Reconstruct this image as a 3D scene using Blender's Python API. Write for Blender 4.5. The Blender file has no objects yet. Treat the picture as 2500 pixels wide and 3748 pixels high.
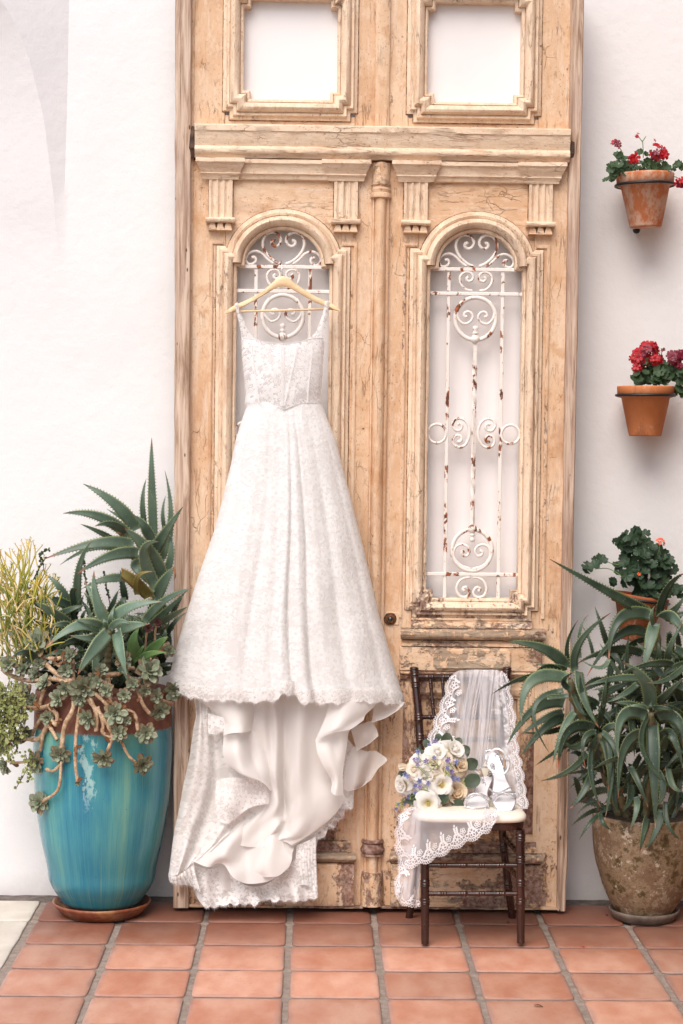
import bpy, math, random
from mathutils import Vector, Matrix, noise as mnoise
random.seed(7)
sc = bpy.context.scene
COL = sc.collection
PI = math.pi
R = math.radians

# ------------------------------------------------------------------ camera
FPX, PITCH, YAW, ROLL, CAMH = 7000.0, -0.039164, 0.014937, 0.012027, 1.8319
cp, sp, cy, sy, cr, sr = math.cos(PITCH), math.sin(PITCH), math.cos(YAW), math.sin(YAW), math.cos(ROLL), math.sin(ROLL)
FWD = Vector((sy*cp, cy*cp, sp))
_r = Vector((cy, -sy, 0)); _u = _r.cross(FWD)
RIGHT = cr*_r + sr*_u
UP = -sr*_r + cr*_u
cam = bpy.data.objects.new('camera', bpy.data.cameras.new('camera'))
COL.objects.link(cam)
cam.matrix_world = Matrix(((RIGHT.x, UP.x, -FWD.x, 0), (RIGHT.y, UP.y, -FWD.y, 0), (RIGHT.z, UP.z, -FWD.z, CAMH), (0, 0, 0, 1)))
cam.data.sensor_fit = 'VERTICAL'; cam.data.sensor_height = 36.0
cam.data.lens = FPX/3748*36
cam.data.clip_start = 0.1; cam.data.clip_end = 3000
sc.camera = cam

# ------------------------------------------------------------------ light
SUN_DIR = Vector((-0.24, -0.66, 0.90)).normalized()       # towards the sun
world = bpy.data.worlds.new('World'); sc.world = world; world.use_nodes = True
wn = world.node_tree; bg = wn.nodes['Background']
sky = wn.nodes.new('ShaderNodeTexSky'); sky.sky_type = 'NISHITA'; sky.sun_disc = False
sky.sun_elevation = math.asin(SUN_DIR.z); sky.sun_rotation = math.atan2(SUN_DIR.x, SUN_DIR.y)
sky.dust_density = 3.0; sky.air_density = 1.0; sky.ozone_density = 0.6
wn.links.new(sky.outputs[0], bg.inputs[0]); bg.inputs[1].default_value = 0.12
sun = bpy.data.objects.new('sun', bpy.data.lights.new('sun', 'SUN')); COL.objects.link(sun)
sun.data.energy = 1.5; sun.data.angle = R(42); sun.data.color = (1.0, 0.945, 0.89)
sun.rotation_euler = SUN_DIR.to_track_quat('Z', 'Y').to_euler()
sc.view_settings.view_transform = 'Standard'; sc.view_settings.look = 'None'
sc.view_settings.gamma = 1.0; sc.view_settings.use_curve_mapping = False
sc.view_settings.exposure = 0.70

# ------------------------------------------------------------------ helpers
def P(px, py, Y):
    """point of the photograph (2500 x 3748) on the upright plane at depth Y"""
    d = FWD + (px-1250)/FPX*RIGHT - (py-1874)/FPX*UP
    return Vector((0, 0, CAMH)) + d*(Y/d.y)
def zc(ox, oy, s): return lambda x, y: (ox + x/s, oy + y/s)
z2 = zc(700, 750, 1.96); z3 = zc(1350, 750, 1.96); z4 = zc(1350, 1500, 1.96)
z5 = zc(0, 1550, 1.96); z6 = zc(0, 2300, 1.9586); z7 = zc(550, 2450, 1.568)
z8 = zc(1400, 2400, 2.137); zs = zc(1400, 2600, 2.613); zw = zc(2100, 400, 1.8075)
zr = zc(1800, 1850, 2.24); zq = zc(1800, 2400, 2.137); zt = zc(600, 0, .98)

def tag(o, label=None, cat=None, group=None, kind=None):
    if label: o['label'] = label
    if cat: o['category'] = cat
    if group: o['group'] = group
    if kind: o['kind'] = kind
    return o
def thing(name, loc, label, cat, group=None):
    o = bpy.data.objects.new(name, None); COL.objects.link(o)
    o.location = Vector(loc); o.empty_display_size = .05
    return tag(o, label, cat, group)
def root_loc(o):
    while o.parent: o = o.parent
    return Vector(o.location)
class MB:
    def __init__(s): s.v = []; s.f = []; s.uv = []; s.mi = []
    def add(s, vs, fs, uvs=None, mi=0):
        b = len(s.v)
        s.v += [Vector(p) for p in vs]; s.f += [[i+b for i in f] for f in fs]
        s.uv += list(uvs) if uvs else [(0.5, 0.5)]*len(vs)
        s.mi += [mi]*len(fs); return s
    def mesh(s, name, mats, off=Vector((0, 0, 0)), smooth=True):
        me = bpy.data.meshes.new(name)
        me.from_pydata([p-off for p in s.v], [], s.f)
        for m in (mats if isinstance(mats, (list, tuple)) else [mats]): me.materials.append(m)
        ul = me.uv_layers.new(name='UVMap')
        vi = [0]*len(me.loops); me.loops.foreach_get('vertex_index', vi)
        flat = [c for i in vi for c in s.uv[i]]
        ul.data.foreach_set('uv', flat)
        me.polygons.foreach_set('use_smooth', [smooth]*len(me.polygons))
        me.polygons.foreach_set('material_index', s.mi)
        me.update(); return me
    def build(s, name, mats, parent=None, smooth=True, label=None, kind=None, sharp=None):
        off = root_loc(parent) if parent else Vector((0, 0, 0))
        me = s.mesh(name, mats, off, smooth)
        if sharp is not None: me.set_sharp_from_angle(angle=R(sharp))
        o = bpy.data.objects.new(name, me); COL.objects.link(o)
        if parent: o.parent = parent
        return tag(o, label, None, None, kind)
def inst(name, me, parent, M, label=None):
    """another piece that shares mesh data; M is its world matrix"""
    o = bpy.data.objects.new(name, me); COL.objects.link(o); o.parent = parent
    o.matrix_local = Matrix.Translation(-root_loc(parent)) @ M
    if label: o['label'] = label
    return o
def frame(pos, zdir, xdir=None, s=1.0):
    z = Vector(zdir).normalized(); x = Vector(xdir) if xdir is not None else Vector((0, 0, 1))
    x = x - z*x.dot(z)
    if x.length < 1e-4: x = Vector((1, 0, 0)) - z*z.x
    x.normalize(); y = z.cross(x)
    return Matrix.Translation(pos) @ Matrix(((x.x, y.x, z.x, 0), (x.y, y.y, z.y, 0), (x.z, y.z, z.z, 0), (0, 0, 0, 1))) @ Matrix.Diagonal((s, s, s, 1))
def jit(p, amp, fr=9.0): 
    return mnoise.noise(Vector(p)*fr)*amp
def box(mb, x0, x1, y0, y1, z0, z1, b=.002, mi=0):
    """box with chamfered edges on its front (-Y) side"""
    if x0 > x1: x0, x1 = x1, x0
    if z0 > z1: z0, z1 = z1, z0
    if y0 > y1: y0, y1 = y1, y0
    vs = [(x0, y1, z0), (x1, y1, z0), (x1, y1, z1), (x0, y1, z1),
          (x0, y0+b, z0), (x1, y0+b, z0), (x1, y0+b, z1), (x0, y0+b, z1),
          (x0+b, y0, z0+b), (x1-b, y0, z0+b), (x1-b, y0, z1-b), (x0+b, y0, z1-b)]
    fs = [(0, 1, 2, 3), (0, 4, 5, 1), (1, 5, 6, 2), (2, 6, 7, 3), (3, 7, 4, 0),
          (4, 8, 9, 5), (5, 9, 10, 6), (6, 10, 11, 7), (7, 11, 8, 4), (8, 11, 10, 9)]
    return mb.add(vs, fs, None, mi)
def crv(pts, n):
    """Catmull-Rom through the points, n samples, by chord length"""
    pts = [Vector(p) for p in pts]
    if len(pts) == 1: return [pts[0]]*n
    t = [0]
    for a, b in zip(pts, pts[1:]): t.append(t[-1]+max((b-a).length, 1e-9)**.7)
    out = []; k = 0
    for i in range(n):
        s = t[-1]*i/(n-1)
        while k < len(pts)-2 and s > t[k+1]: k += 1
        u = (s-t[k])/(t[k+1]-t[k]); p1, p2 = pts[k], pts[k+1]
        d = t[k+1]-t[k]
        m1 = (p2-pts[k-1])/(t[k+1]-t[k-1])*d if k > 0 else p2-p1
        m2 = (pts[k+2]-p1)/(t[k+2]-t[k])*d if k < len(pts)-2 else p2-p1
        out.append((2*u**3-3*u*u+1)*p1+(u**3-2*u*u+u)*m1+(-2*u**3+3*u*u)*p2+(u**3-u*u)*m2)
    return out
def lin(xs, ys, x):
    if x <= xs[0]: return ys[0]
    for i in range(len(xs)-1):
        if x <= xs[i+1]:
            return ys[i]+(ys[i+1]-ys[i])*(x-xs[i])/(xs[i+1]-xs[i])
    return ys[-1]
def tube(mb, pts, rad, n=8, mi=0, cap=True, twist=None):
    """round bar along points; rad a number or a list"""
    pts = [Vector(p) for p in pts]; m = len(pts)
    rads = rad if isinstance(rad, (list, tuple)) else [rad]*m
    vs = []; uvs = []; nrm = None; L = 0
    for i in range(m):
        t = (pts[min(i+1, m-1)]-pts[max(i-1, 0)]).normalized()
        if nrm is None:
            nrm = t.orthogonal().normalized()
        nrm = (nrm-t*nrm.dot(t)).normalized(); bn = t.cross(nrm)
        if i: L += (pts[i]-pts[i-1]).length
        for k in range(n):
            a = 2*PI*k/n
            vs.append(pts[i]+rads[i]*(math.cos(a)*nrm+math.sin(a)*bn)); uvs.append((k/n, i/(m-1)))
    fs = [(i*n+k, i*n+(k+1) % n, (i+1)*n+(k+1) % n, (i+1)*n+k) for i in range(m-1) for k in range(n)]
    if cap: fs += [tuple(range(n-1, -1, -1)), tuple((m-1)*n+k for k in range(n))]
    return mb.add(vs, fs, uvs, mi)
def lathe(mb, c, prof, n=40, mi=0, axis=None, wob=0.0):
    """prof: (radius, height) upwards from c, outside first"""
    c = Vector(c); m = len(prof); vs = []; uvs = []
    A = axis if axis is not None else Matrix.Identity(3)
    for j, (r, h) in enumerate(prof):
        for k in range(n):
            a = 2*PI*k/n
            rr = r*(1+wob*mnoise.noise(Vector((math.cos(a)*1.7, math.sin(a)*1.7, h*5+c.x*3))))
            vs.append(c + A @ Vector((rr*math.cos(a), rr*math.sin(a), h))); uvs.append((k/n, j/(m-1)))
    fs = [(j*n+k, j*n+(k+1) % n, (j+1)*n+(k+1) % n, (j+1)*n+k) for j in range(m-1) for k in range(n)]
    return mb.add(vs, fs, uvs, mi)
def sweep(mb, path, prof, yb, closed=False, sub=.05, amp=.0012, side=1, cap=True):
    """moulding: path of (x, z) on an upright board, prof of (outward, forward); mitred"""
    pts = []
    n = len(path)
    # subdivide, remembering the corner normals
    def nor(a, b):
        d = Vector((b[0]-a[0], b[1]-a[1])); d.normalize(); return Vector((-d.y, d.x))*side
    segs = n if closed else n-1
    for i in range(segs):
        a, b = path[i], path[(i+1) % n]
        na = nor(a, b)
        pa = nor(path[i-1], a) if (i > 0 or closed) else na
        nb = nor(b, path[(i+2) % n]) if (i < segs-1 or closed) else na
        def mit(p, q):
            m = p+q
            return m/max(m.length_squared/2, .15)
        ma, mbv = mit(pa, na), mit(na, nb)
        L = math.hypot(b[0]-a[0], b[1]-a[1]); k = max(1, int(L/sub))
        for j in range(k):
            u = j/k
            w = ma if j == 0 else na
            pts.append((Vector(a)*(1-u)+Vector(b)*u, w))
        if i == segs-1 and not closed: pts.append((Vector(b), mbv))
    m = len(pts); q = len(prof); vs = []; L = 0; uvs = []
    for i, (p, w) in enumerate(pts):
        for j, (o, f) in enumerate(prof):
            x, z = p.x+w.x*o, p.y+w.y*o
            d = f + (jit((x, z, j*3.1), amp, 14) + jit((x, z, j*1.3+7), amp*.8, 45) if 0 < j < q-1 else 0)
            vs.append((x, yb-d, z)); uvs.append((j/(q-1), i*sub))
    mm = m if closed else m-1
    fs = [(i*q+j, i*q+j+1, ((i+1) % m)*q+j+1, ((i+1) % m)*q+j) for i in range(mm) for j in range(q-1)]
    if cap and not closed: fs += [tuple(range(q)), tuple((m-1)*q+j for j in range(q-1, -1, -1))]
    return mb.add(vs, fs, uvs)
def hmould(mb, x0, x1, prof, yb, inset=0.0, sub=.03, amp=.0015):
    """level moulding from x0 to x1, prof of (z, forward) from top to bottom; ends returned"""
    m = max(2, int((x1-x0)/sub)+1); q = len(prof); vs = []
    for i in range(m):
        u = i/(m-1)
        for j, (z, f) in enumerate(prof):
            lo, hi = x0-f*inset, x1+f*inset
            x = lo+(hi-lo)*u
            d = f+(jit((x, z, j), amp, 16)+jit((x, z, 5+j), amp*.7, 60) if f > .001 else 0)
            zz = z+(jit((x, z, 3+j), amp, 30))
            vs.append((x, yb-d, zz))
    fs = [(i*q+j, i*q+j+1, (i+1)*q+j+1, (i+1)*q+j) for i in range(m-1) for j in range(q-1)]
    fs += [tuple(range(q-1, -1, -1)), tuple((m-1)*q+j for j in range(q))]
    return mb.add(vs, fs)
def loft(rows, nu=24, nv=24, disp=None, conv=None):
    """surface through rows of (px, py, Y); returns grid of world points"""
    g = []
    for r in rows:
        r3 = [Vector((*(conv(p[0], p[1]) if conv else p[:2]), p[2])) for p in r]
        g.append(crv([Vector((p.x/1000, p.y/1000, p.z)) for p in r3], nu))
    cols = [crv([g[k][i] for k in range(len(g))], nv) for i in range(nu)]
    out = []
    for j in range(nv):
        row = []
        for i in range(nu):
            p = cols[i][j]; px, py, Y = p.x*1000, p.y*1000, p.z
            if disp: Y += disp(i/(nu-1), j/(nv-1), px, py)
            row.append(P(px, py, Y))
        out.append(row)
    return out
def grid_mb(mb, g, mi=0, flip=False, uvo=(0, 0)):
    nv, nu = len(g), len(g[0]); vs = [p for r in g for p in r]; uvs = []
    for j in range(nv):
        for i in range(nu):
            p = g[j][i]; uvs.append((p.x+.35*p.y+uvo[0], p.z+.35*p.y+uvo[1]))
    fs = [(j*nu+i, (j+1)*nu+i, (j+1)*nu+i+1, j*nu+i+1) for j in range(nv-1) for i in range(nu-1)]
    return mb.add(vs, fs, uvs, mi)
# ------------------------------------------------------------------ materials
def S(r, g, b):
    f = lambda c: (c/255/12.92 if c/255 <= .04045 else ((c/255+.055)/1.055)**2.4)
    return (f(r), f(g), f(b), 1)
class NT:
    def __init__(s, name):
        s.m = bpy.data.materials.new(name); s.m.use_nodes = True; s.t = s.m.node_tree
        s.b = s.t.nodes['Principled BSDF']; s.o = s.t.nodes['Material Output']
        s.tc = s.t.nodes.new('ShaderNodeTexCoord')
        s.obj = s.tc.outputs['Object']; s.uv = s.tc.outputs['UV']; s.gen = s.tc.outputs['Generated']
    def n(s, k, **kw):
        x = s.t.nodes.new('ShaderNode'+k)
        for a, v in kw.items(): setattr(x, a, v)
        return x
    def put(s, sock, v):
        if v is None: return
        if isinstance(v, bpy.types.NodeSocket): s.t.links.new(v, sock)
        else:
            if sock.type == 'RGBA' and isinstance(v, (int, float)): v = (v, v, v, 1)
            if sock.type == 'RGBA' and len(v) == 3: v = (*v, 1)
            sock.default_value = v
    def rnd(s): return s.n('ObjectInfo').outputs['Random']
    def sc(s, vec, k, loc=None):
        x = s.n('Mapping'); s.put(x.inputs[0], vec); x.inputs['Scale'].default_value = k if isinstance(k, tuple) else (k, k, k)
        if loc: x.inputs['Location'].default_value = loc
        return x.outputs[0]
    def off(s, vec, amt):
        x = s.n('VectorMath', operation='ADD'); s.put(x.inputs[0], vec)
        c = s.n('VectorMath', operation='SCALE'); c.inputs[0].default_value = amt; s.put(c.inputs['Scale'], s.rnd())
        s.put(x.inputs[1], c.outputs[0]); return x.outputs[0]
    def noise(s, vec, scale=5, detail=4, rough=.55, dist=0, out=0):
        x = s.n('TexNoise'); s.put(x.inputs['Vector'], vec); x.inputs['Scale'].default_value = scale
        x.inputs['Detail'].default_value = detail; x.inputs['Roughness'].default_value = rough; x.inputs['Distortion'].default_value = dist
        return x.outputs[out]
    def vor(s, vec, scale=5, feature='F1', out='Distance', rand=1.0, dims='3D'):
        x = s.n('TexVoronoi', feature=feature, voronoi_dimensions=dims); s.put(x.inputs['Vector'], vec); x.inputs['Scale'].default_value = scale
        x.inputs['Randomness'].default_value = rand
        return x.outputs[out]
    def ramp(s, fac, stops, interp='LINEAR'):
        x = s.n('ValToRGB'); s.put(x.inputs[0], fac); cr_ = x.color_ramp; cr_.interpolation = interp
        for i, (p, c) in enumerate(stops):
            e = cr_.elements[i] if i < 2 else cr_.elements.new(p)
            e.position = p; c = (c, c, c, 1) if isinstance(c, (int, float)) else c
            e.color = c if len(c) == 4 else (*c, 1)
        return x.outputs[0]
    def mix(s, fac, a, b, blend='MIX'):
        x = s.n('Mix', data_type='RGBA', blend_type=blend); s.put(x.inputs[0], fac); s.put(x.inputs[6], a); s.put(x.inputs[7], b); return x.outputs[2]
    def ma(s, op, a, b=None, c=None, clamp=False):
        x = s.n('Math', operation=op, use_clamp=clamp); s.put(x.inputs[0], a); s.put(x.inputs[1], b)
        if c is not None: s.put(x.inputs[2], c)
        return x.outputs[0]
    def step(s, v, lo, hi):
        x = s.n('MapRange', interpolation_type='SMOOTHSTEP'); s.put(x.inputs[0], v); x.inputs[1].default_value = lo; x.inputs[2].default_value = hi; return x.outputs[0]
    def xyz(s, v):
        x = s.n('SeparateXYZ'); s.put(x.inputs[0], v); return x.outputs
    def bump(s, h, st=.5, d=.005, nrm=None):
        x = s.n('Bump'); s.put(x.inputs['Height'], h); x.inputs['Strength'].default_value = st; x.inputs['Distance'].default_value = d
        s.put(x.inputs['Normal'], nrm); return x.outputs[0]
    def fin(s, col, rough=.6, nrm=None, spec=.5, metal=0, trans=0, alpha=None, coat=0, sheen=0, transl=None):
        b = s.b
        s.put(b.inputs['Base Color'], col); s.put(b.inputs['Roughness'], rough); s.put(b.inputs['Normal'], nrm)
        s.put(b.inputs['Specular IOR Level'], spec); s.put(b.inputs['Metallic'], metal); s.put(b.inputs['Coat Weight'], coat)
        s.put(b.inputs['Sheen Weight'], sheen)
        sh = b.outputs[0]
        if transl:
            tr = s.n('BsdfTranslucent'); s.put(tr.inputs[0], col); mx = s.n('MixShader'); mx.inputs[0].default_value = transl
            s.t.links.new(sh, mx.inputs[1]); s.t.links.new(tr.outputs[0], mx.inputs[2]); sh = mx.outputs[0]
        if alpha is not None:
            tp = s.n('BsdfTransparent'); mx = s.n('MixShader'); s.put(mx.inputs[0], alpha)
            s.t.links.new(tp.outputs[0], mx.inputs[1]); s.t.links.new(sh, mx.inputs[2]); sh = mx.outputs[0]
        s.t.links.new(sh, s.o.inputs[0]); return s.m

def plaster(name, c):
    n = NT(name); a = n.noise(n.obj, 1.3, 5, .6); b = n.noise(n.obj, 24, 4, .6); d = n.noise(n.obj, 170, 2)
    col = n.mix(n.step(a, .35, .7), c, tuple(x*.945 for x in c[:3]))
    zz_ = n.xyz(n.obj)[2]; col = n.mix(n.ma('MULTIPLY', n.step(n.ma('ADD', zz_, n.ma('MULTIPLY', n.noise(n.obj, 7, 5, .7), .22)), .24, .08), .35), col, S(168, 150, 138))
    spots = n.step(n.noise(n.obj, 37, 3, .8), .76, .80)
    col = n.mix(n.ma('MULTIPLY', spots, .22), col, S(150, 135, 125))
    h = n.ma('ADD', n.ma('MULTIPLY', a, 1.2), n.ma('ADD', n.ma('MULTIPLY', b, .25), n.ma('MULTIPLY', d, .05)))
    return n.fin(col, .85, n.bump(h, .6, .014), .25)
M = {}
M['plaster'] = plaster('white_plaster', (.80, .784, .786, 1))
M['blocker_plaster'] = plaster('tan_plaster', S(150, 120, 100))
M['plaster_warm'] = plaster('warm_white_plaster', (.82, .79, .76, 1))

def paint(name, horiz=False, wear=0.0, grey=0.0, pale=0.0):
    """old peach paint, cracked and flaked to dark primer and bare grey wood"""
    n = NT(name); v = n.off(n.obj, (31, 17, 23))
    g = n.sc(v, (.10, 1, 1) if horiz else (1, 1, .10))
    z = n.xyz(n.obj)[2]
    big = n.noise(v, 2.2, 4, .6); grain = n.noise(g, 42, 5, .65); fine = n.noise(g, 130, 4, .7)
    mid = n.noise(v, 11, 5, .65)
    col = n.ramp(big, [(.28, S(203, 162, 126)), (.5, S(216, 181, 148)), (.72, S(226, 200, 172))])
    col = n.mix(n.step(grain, .5, .75), col, S(222, 200, 178))            # thinned, paler along the grain
    col = n.mix(pale*.6, col, S(232, 212, 188))
    fl = n.noise(n.sc(v, (.55, 1, 1) if horiz else (1, 1, .55)), 70, 5, .75); fl2 = n.noise(n.sc(v, (.5, 1, 1) if horiz else (1, 1, .5)), 32, 5, .7)
    col = n.mix(n.ma('MULTIPLY', n.step(fl2, .50, .62), .30+.25*pale), col, S(236, 216, 192))
    col = n.mix(n.ma('MULTIPLY', n.step(fl, .56, .64), .36), col, S(176, 126, 88))
    col = n.mix(n.ma('MULTIPLY', n.step(mid, .54, .68), .55-.3*pale), col, S(194, 144, 100))   # ochre undercoat
    col = n.mix(n.ma('MULTIPLY', n.step(fine, .60, .74), .45), col, S(164, 124, 92))
    # flaking: fine specks gathered in patches that run with the grain, worse near the ground
    low = n.ma('MULTIPLY', n.step(z, 2.2, .3), .095+.03*wear)
    patch = n.noise(n.sc(v, (.5, 1.2, 1.3) if horiz else (1.5, 1.2, .45)), 5.0, 4, .6)
    speck = n.noise(n.sc(v, (.6, 1, 1) if horiz else (1, 1, .7)), 75, 6, .78)
    k = n.ma('ADD', n.ma('MULTIPLY', speck, .55), n.ma('MULTIPLY', patch, .62))
    k = n.ma('ADD', k, low); k = n.ma('ADD', k, wear*.045)
    dark = n.step(k, .735, .775)
    bare = n.step(n.ma('ADD', n.ma('MULTIPLY', n.noise(v, 24, 6, .7), .6), n.ma('ADD', n.ma('MULTIPLY', patch, .45), n.ma('ADD', n.ma('MULTIPLY', low, .7), wear*.05+grey*.24))), .70, .74)
    wood = n.ramp(grain, [(.3, S(120, 100, 84)), (.55, S(176, 156, 134)), (.75, S(206, 190, 172))])
    prim = n.ramp(n.noise(v, 60, 3), [(.4, S(104, 62, 50)), (.62, S(164, 136, 128))])
    col = n.mix(bare, col, wood); col = n.mix(n.ma('MULTIPLY', dark, .85), col, prim)
    # long drying cracks across the coat
    w = n.n('VectorMath', operation='ADD'); n.put(w.inputs[0], n.sc(v, (9, 20, 30) if horiz else (30, 20, 9)))
    n.put(w.inputs[1], n.noise(v, 14, 3, .6, 0, 1))
    cr_ = n.vor(w.outputs[0], .9, 'DISTANCE_TO_EDGE'); crk = n.ma('MULTIPLY', n.step(cr_, .022, .0), n.step(n.noise(v, 4, 3), .54, .66))
    col = n.mix(n.ma('MULTIPLY', crk, .5), col, S(124, 88, 64))
    gl = n.noise(g, 26, 4, .6, .3); line = n.ma('MULTIPLY', n.step(n.ma('ABSOLUTE', n.ma('SUBTRACT', gl, .5)), .016, .004), n.step(n.noise(v, 7, 3), .50, .64))
    col = n.mix(n.ma('MULTIPLY', line, .5), col, S(128, 88, 62))
    stain = n.step(n.noise(n.sc(v, (.3, 1, 1) if horiz else (1, 1, .3)), 8, 5, .65), .52, .70); col = n.mix(n.ma('MULTIPLY', stain, .42), col, S(170, 126, 94))
    spk = n.ma('MULTIPLY', n.step(n.noise(n.sc(v, (.6, 1, 1) if horiz else (1, 1, .6)), 120, 3, .7), .61, .66), n.step(n.noise(v, 5, 4, .6), .44, .60))
    col = n.mix(n.ma('MULTIPLY', spk, .6), col, S(124, 86, 64)); crk = n.ma('MAXIMUM', crk, n.ma('MULTIPLY', line, .5))
    h = n.ma('SUBTRACT', n.ma('ADD', n.ma('MULTIPLY', grain, .5), n.ma('ADD', n.ma('MULTIPLY', fl2, .6), n.ma('MULTIPLY', speck, .35))), n.ma('ADD', n.ma('MULTIPLY', dark, .5), n.ma('ADD', n.ma('MULTIPLY', bare, .35), n.ma('MULTIPLY', crk, .8))))
    return n.fin(col, .72, n.bump(h, .9, .0045), .3)
M['paint'] = paint('peach_paint_vertical')
M['paint_h'] = paint('peach_paint_level', True)
M['pale'] = paint('pale_peach_paint_vertical', False, .35, 0, 1)
M['pale_h'] = paint('pale_peach_paint_level', True, .35, 0, 1)
M['paint_worn'] = paint('peach_paint_worn', False, .75)
M['paint_worn_h'] = paint('peach_paint_worn_level', True, .9, .25)
M['paint_grey_h'] = paint('peach_paint_bare_level', True, .6, .62)

def rawwood():
    n = NT('raw_weathered_wood'); v = n.off(n.obj, (5, 3, 9)); g = n.sc(v, (1, 1, .05))
    a = n.noise(g, 55, 6, .65, .6); b = n.noise(n.sc(v, (1, 1, .25)), 7, 4); f = n.noise(g, 190, 3)
    col = n.ramp(a, [(.28, S(106, 82, 66)), (.42, S(164, 136, 116)), (.56, S(206, 182, 162)), (.75, S(222, 204, 188))])
    col = n.mix(n.ma('MULTIPLY', n.step(b, .48, .7), .7), col, S(160, 134, 122))
    col = n.mix(n.ma('MULTIPLY', n.step(f, .6, .75), .5), col, S(104, 76, 60))
    kn = n.vor(n.sc(v, (9, 9, 2.6)), 1.0); knot = n.step(kn, .16, .07)
    col = n.mix(n.ma('MULTIPLY', knot, .75), col, S(112, 78, 58))
    nail = n.step(n.vor(n.sc(v, (22, 22, 9)), 1.0), .10, .06); col = n.mix(n.ma('MULTIPLY', nail, .85), col, S(66, 48, 40))
    return n.fin(col, .8, n.bump(n.ma('ADD', a, n.ma('MULTIPLY', f, .5)), .8, .003), .25)
M['raw'] = rawwood()

def iron():
    n = NT('flaking_white_iron'); v = n.off(n.obj, (3, 7, 5))
    a = n.noise(n.sc(v, (1, 1, .6)), 34, 5, .65); b = n.noise(v, 9, 3)
    rust = n.step(n.ma('ADD', n.ma('MULTIPLY', a, .8), n.ma('MULTIPLY', b, .35)), .645, .665)
    halo = n.step(n.ma('ADD', n.ma('MULTIPLY', a, .8), n.ma('MULTIPLY', b, .35)), .60, .66)
    col = n.mix(n.ma('MULTIPLY', halo, .35), (.80, .745, .70, 1), S(206, 160, 120))
    col = n.mix(rust, col, n.ramp(n.noise(v, 80, 3), [(.4, S(88, 56, 46)), (.65, S(170, 92, 44))]))
    return n.fin(col, .55, n.bump(n.ma('SUBTRACT', n.noise(v, 90, 3), rust), .6, .0015), .4)
M['iron'] = iron()
n = NT('rusty_lock'); M['lock'] = n.fin(n.ramp(n.noise(n.obj, 120, 4), [(.35, S(52, 38, 30)), (.6, S(120, 78, 46)), (.75, S(150, 112, 70))]), .55, n.bump(n.noise(n.obj, 200, 4), .5, .001), .5, .35)
n = NT('keyhole_steel'); M['steel'] = n.fin(S(92, 96, 102), .3, None, .5, .9)
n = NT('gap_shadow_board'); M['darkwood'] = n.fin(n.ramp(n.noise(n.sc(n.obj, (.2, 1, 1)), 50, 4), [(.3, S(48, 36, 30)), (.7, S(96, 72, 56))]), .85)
n = NT('seam_grime_shade'); a = n.noise(n.obj, 45, 4, .7); M['grime_shade'] = n.fin(n.ramp(a, [(.42, S(98, 66, 46)), (.6, S(184, 142, 106))]), .9)  # seam tone: grime and gap shade in one colour
n = NT('white_backing_board'); M['board'] = n.fin(n.mix(n.step(n.noise(n.obj, 2.5, 4), .4, .7), (.84, .81, .805, 1), (.80, .77, .77, 1)), .7, n.bump(n.noise(n.obj, 8, 3), .1, .01), .3)

def terracotta_tile():
    n = NT('terracotta_tile'); v = n.off(n.obj, (11, 7, 3)); r = n.rnd()
    a = n.noise(n.sc(v, (1.3, .6, 1)), 6.5, 4, .55); b = n.noise(v, 60, 4, .7)
    c1 = n.mix(r, S(178, 112, 84), S(192, 130, 104)); c2 = n.mix(r, S(206, 156, 132), S(214, 170, 148))
    col = n.mix(n.step(a, .22, .82), c1, c2)
    col = n.mix(n.ma('MULTIPLY', n.step(b, .58, .72), .4), col, S(158, 84, 56))
    g = n.xyz(n.gen)
    ex = n.ma('ABSOLUTE', n.ma('SUBTRACT', g[0], .5)); ey = n.ma('ABSOLUTE', n.ma('SUBTRACT', g[1], .5))
    e = n.ma('ADD', n.ma('MAXIMUM', ex, ey), n.ma('MULTIPLY', n.ma('SUBTRACT', n.noise(v, 8, 4), .5), .16))
    col = n.mix(n.ma('MULTIPLY', n.step(e, .43, .51), .62), col, n.mix(n.noise(v, 14, 2), S(128, 88, 76), S(176, 152, 146)))
    # rows by the wall darkened in colour: grime plus painted contact shade
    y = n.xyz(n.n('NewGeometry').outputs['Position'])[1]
    grime_shade = n.ma('MULTIPLY', n.step(n.ma('ADD', y, n.ma('MULTIPLY', n.noise(v, 6, 4), .35)), 6.75, 7.40), .8)
    col = n.mix(grime_shade, col, S(108, 64, 50)); w_ = n.n('HueSaturation'); n.put(w_.inputs['Color'], col); n.put(w_.inputs['Value'], n.ma('ADD', .80, n.ma('MULTIPLY', n.xyz(n.n('TexWhiteNoise', noise_dimensions='1D').outputs['Color'])[0], .0))); wn_ = [x for x in n.t.nodes if x.bl_idname == 'ShaderNodeTexWhiteNoise'][0]; n.put(wn_.inputs['W'], r); n.put(w_.inputs['Value'], n.ma('ADD', .76, n.ma('MULTIPLY', wn_.outputs['Value'], .36))); col = w_.outputs[0]
    rg = n.ramp(n.noise(v, 5, 4), [(.3, .38), (.7, .62)])
    return n.fin(col, rg, n.bump(n.ma('ADD', n.ma('MULTIPLY', a, 1.0), n.ma('MULTIPLY', b, .12)), .45, .006), .42)
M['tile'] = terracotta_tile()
n = NT('grey_grout'); a = n.noise(n.obj, 30, 5, .7); b = n.noise(n.obj, 240, 3)
M['grout'] = n.fin(n.mix(n.ma('MULTIPLY', n.step(b, .55, .7), .4), n.ramp(a, [(.3, S(126, 112, 102)), (.7, S(164, 150, 140))]), S(86, 74, 66)), .9, n.bump(n.ma('ADD', a, n.ma('MULTIPLY', b, .6)), .7, .004), .2)
n = NT('dark_concrete_strip'); a = n.noise(n.obj, 18, 6, .75)
M['strip'] = n.fin(n.ramp(a, [(.3, S(74, 66, 62)), (.7, S(128, 118, 112))]), .92, n.bump(a, .8, .006), .2)
n = NT('pale_limestone_tile'); a = n.noise(n.obj, 6, 6, .65)
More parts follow.
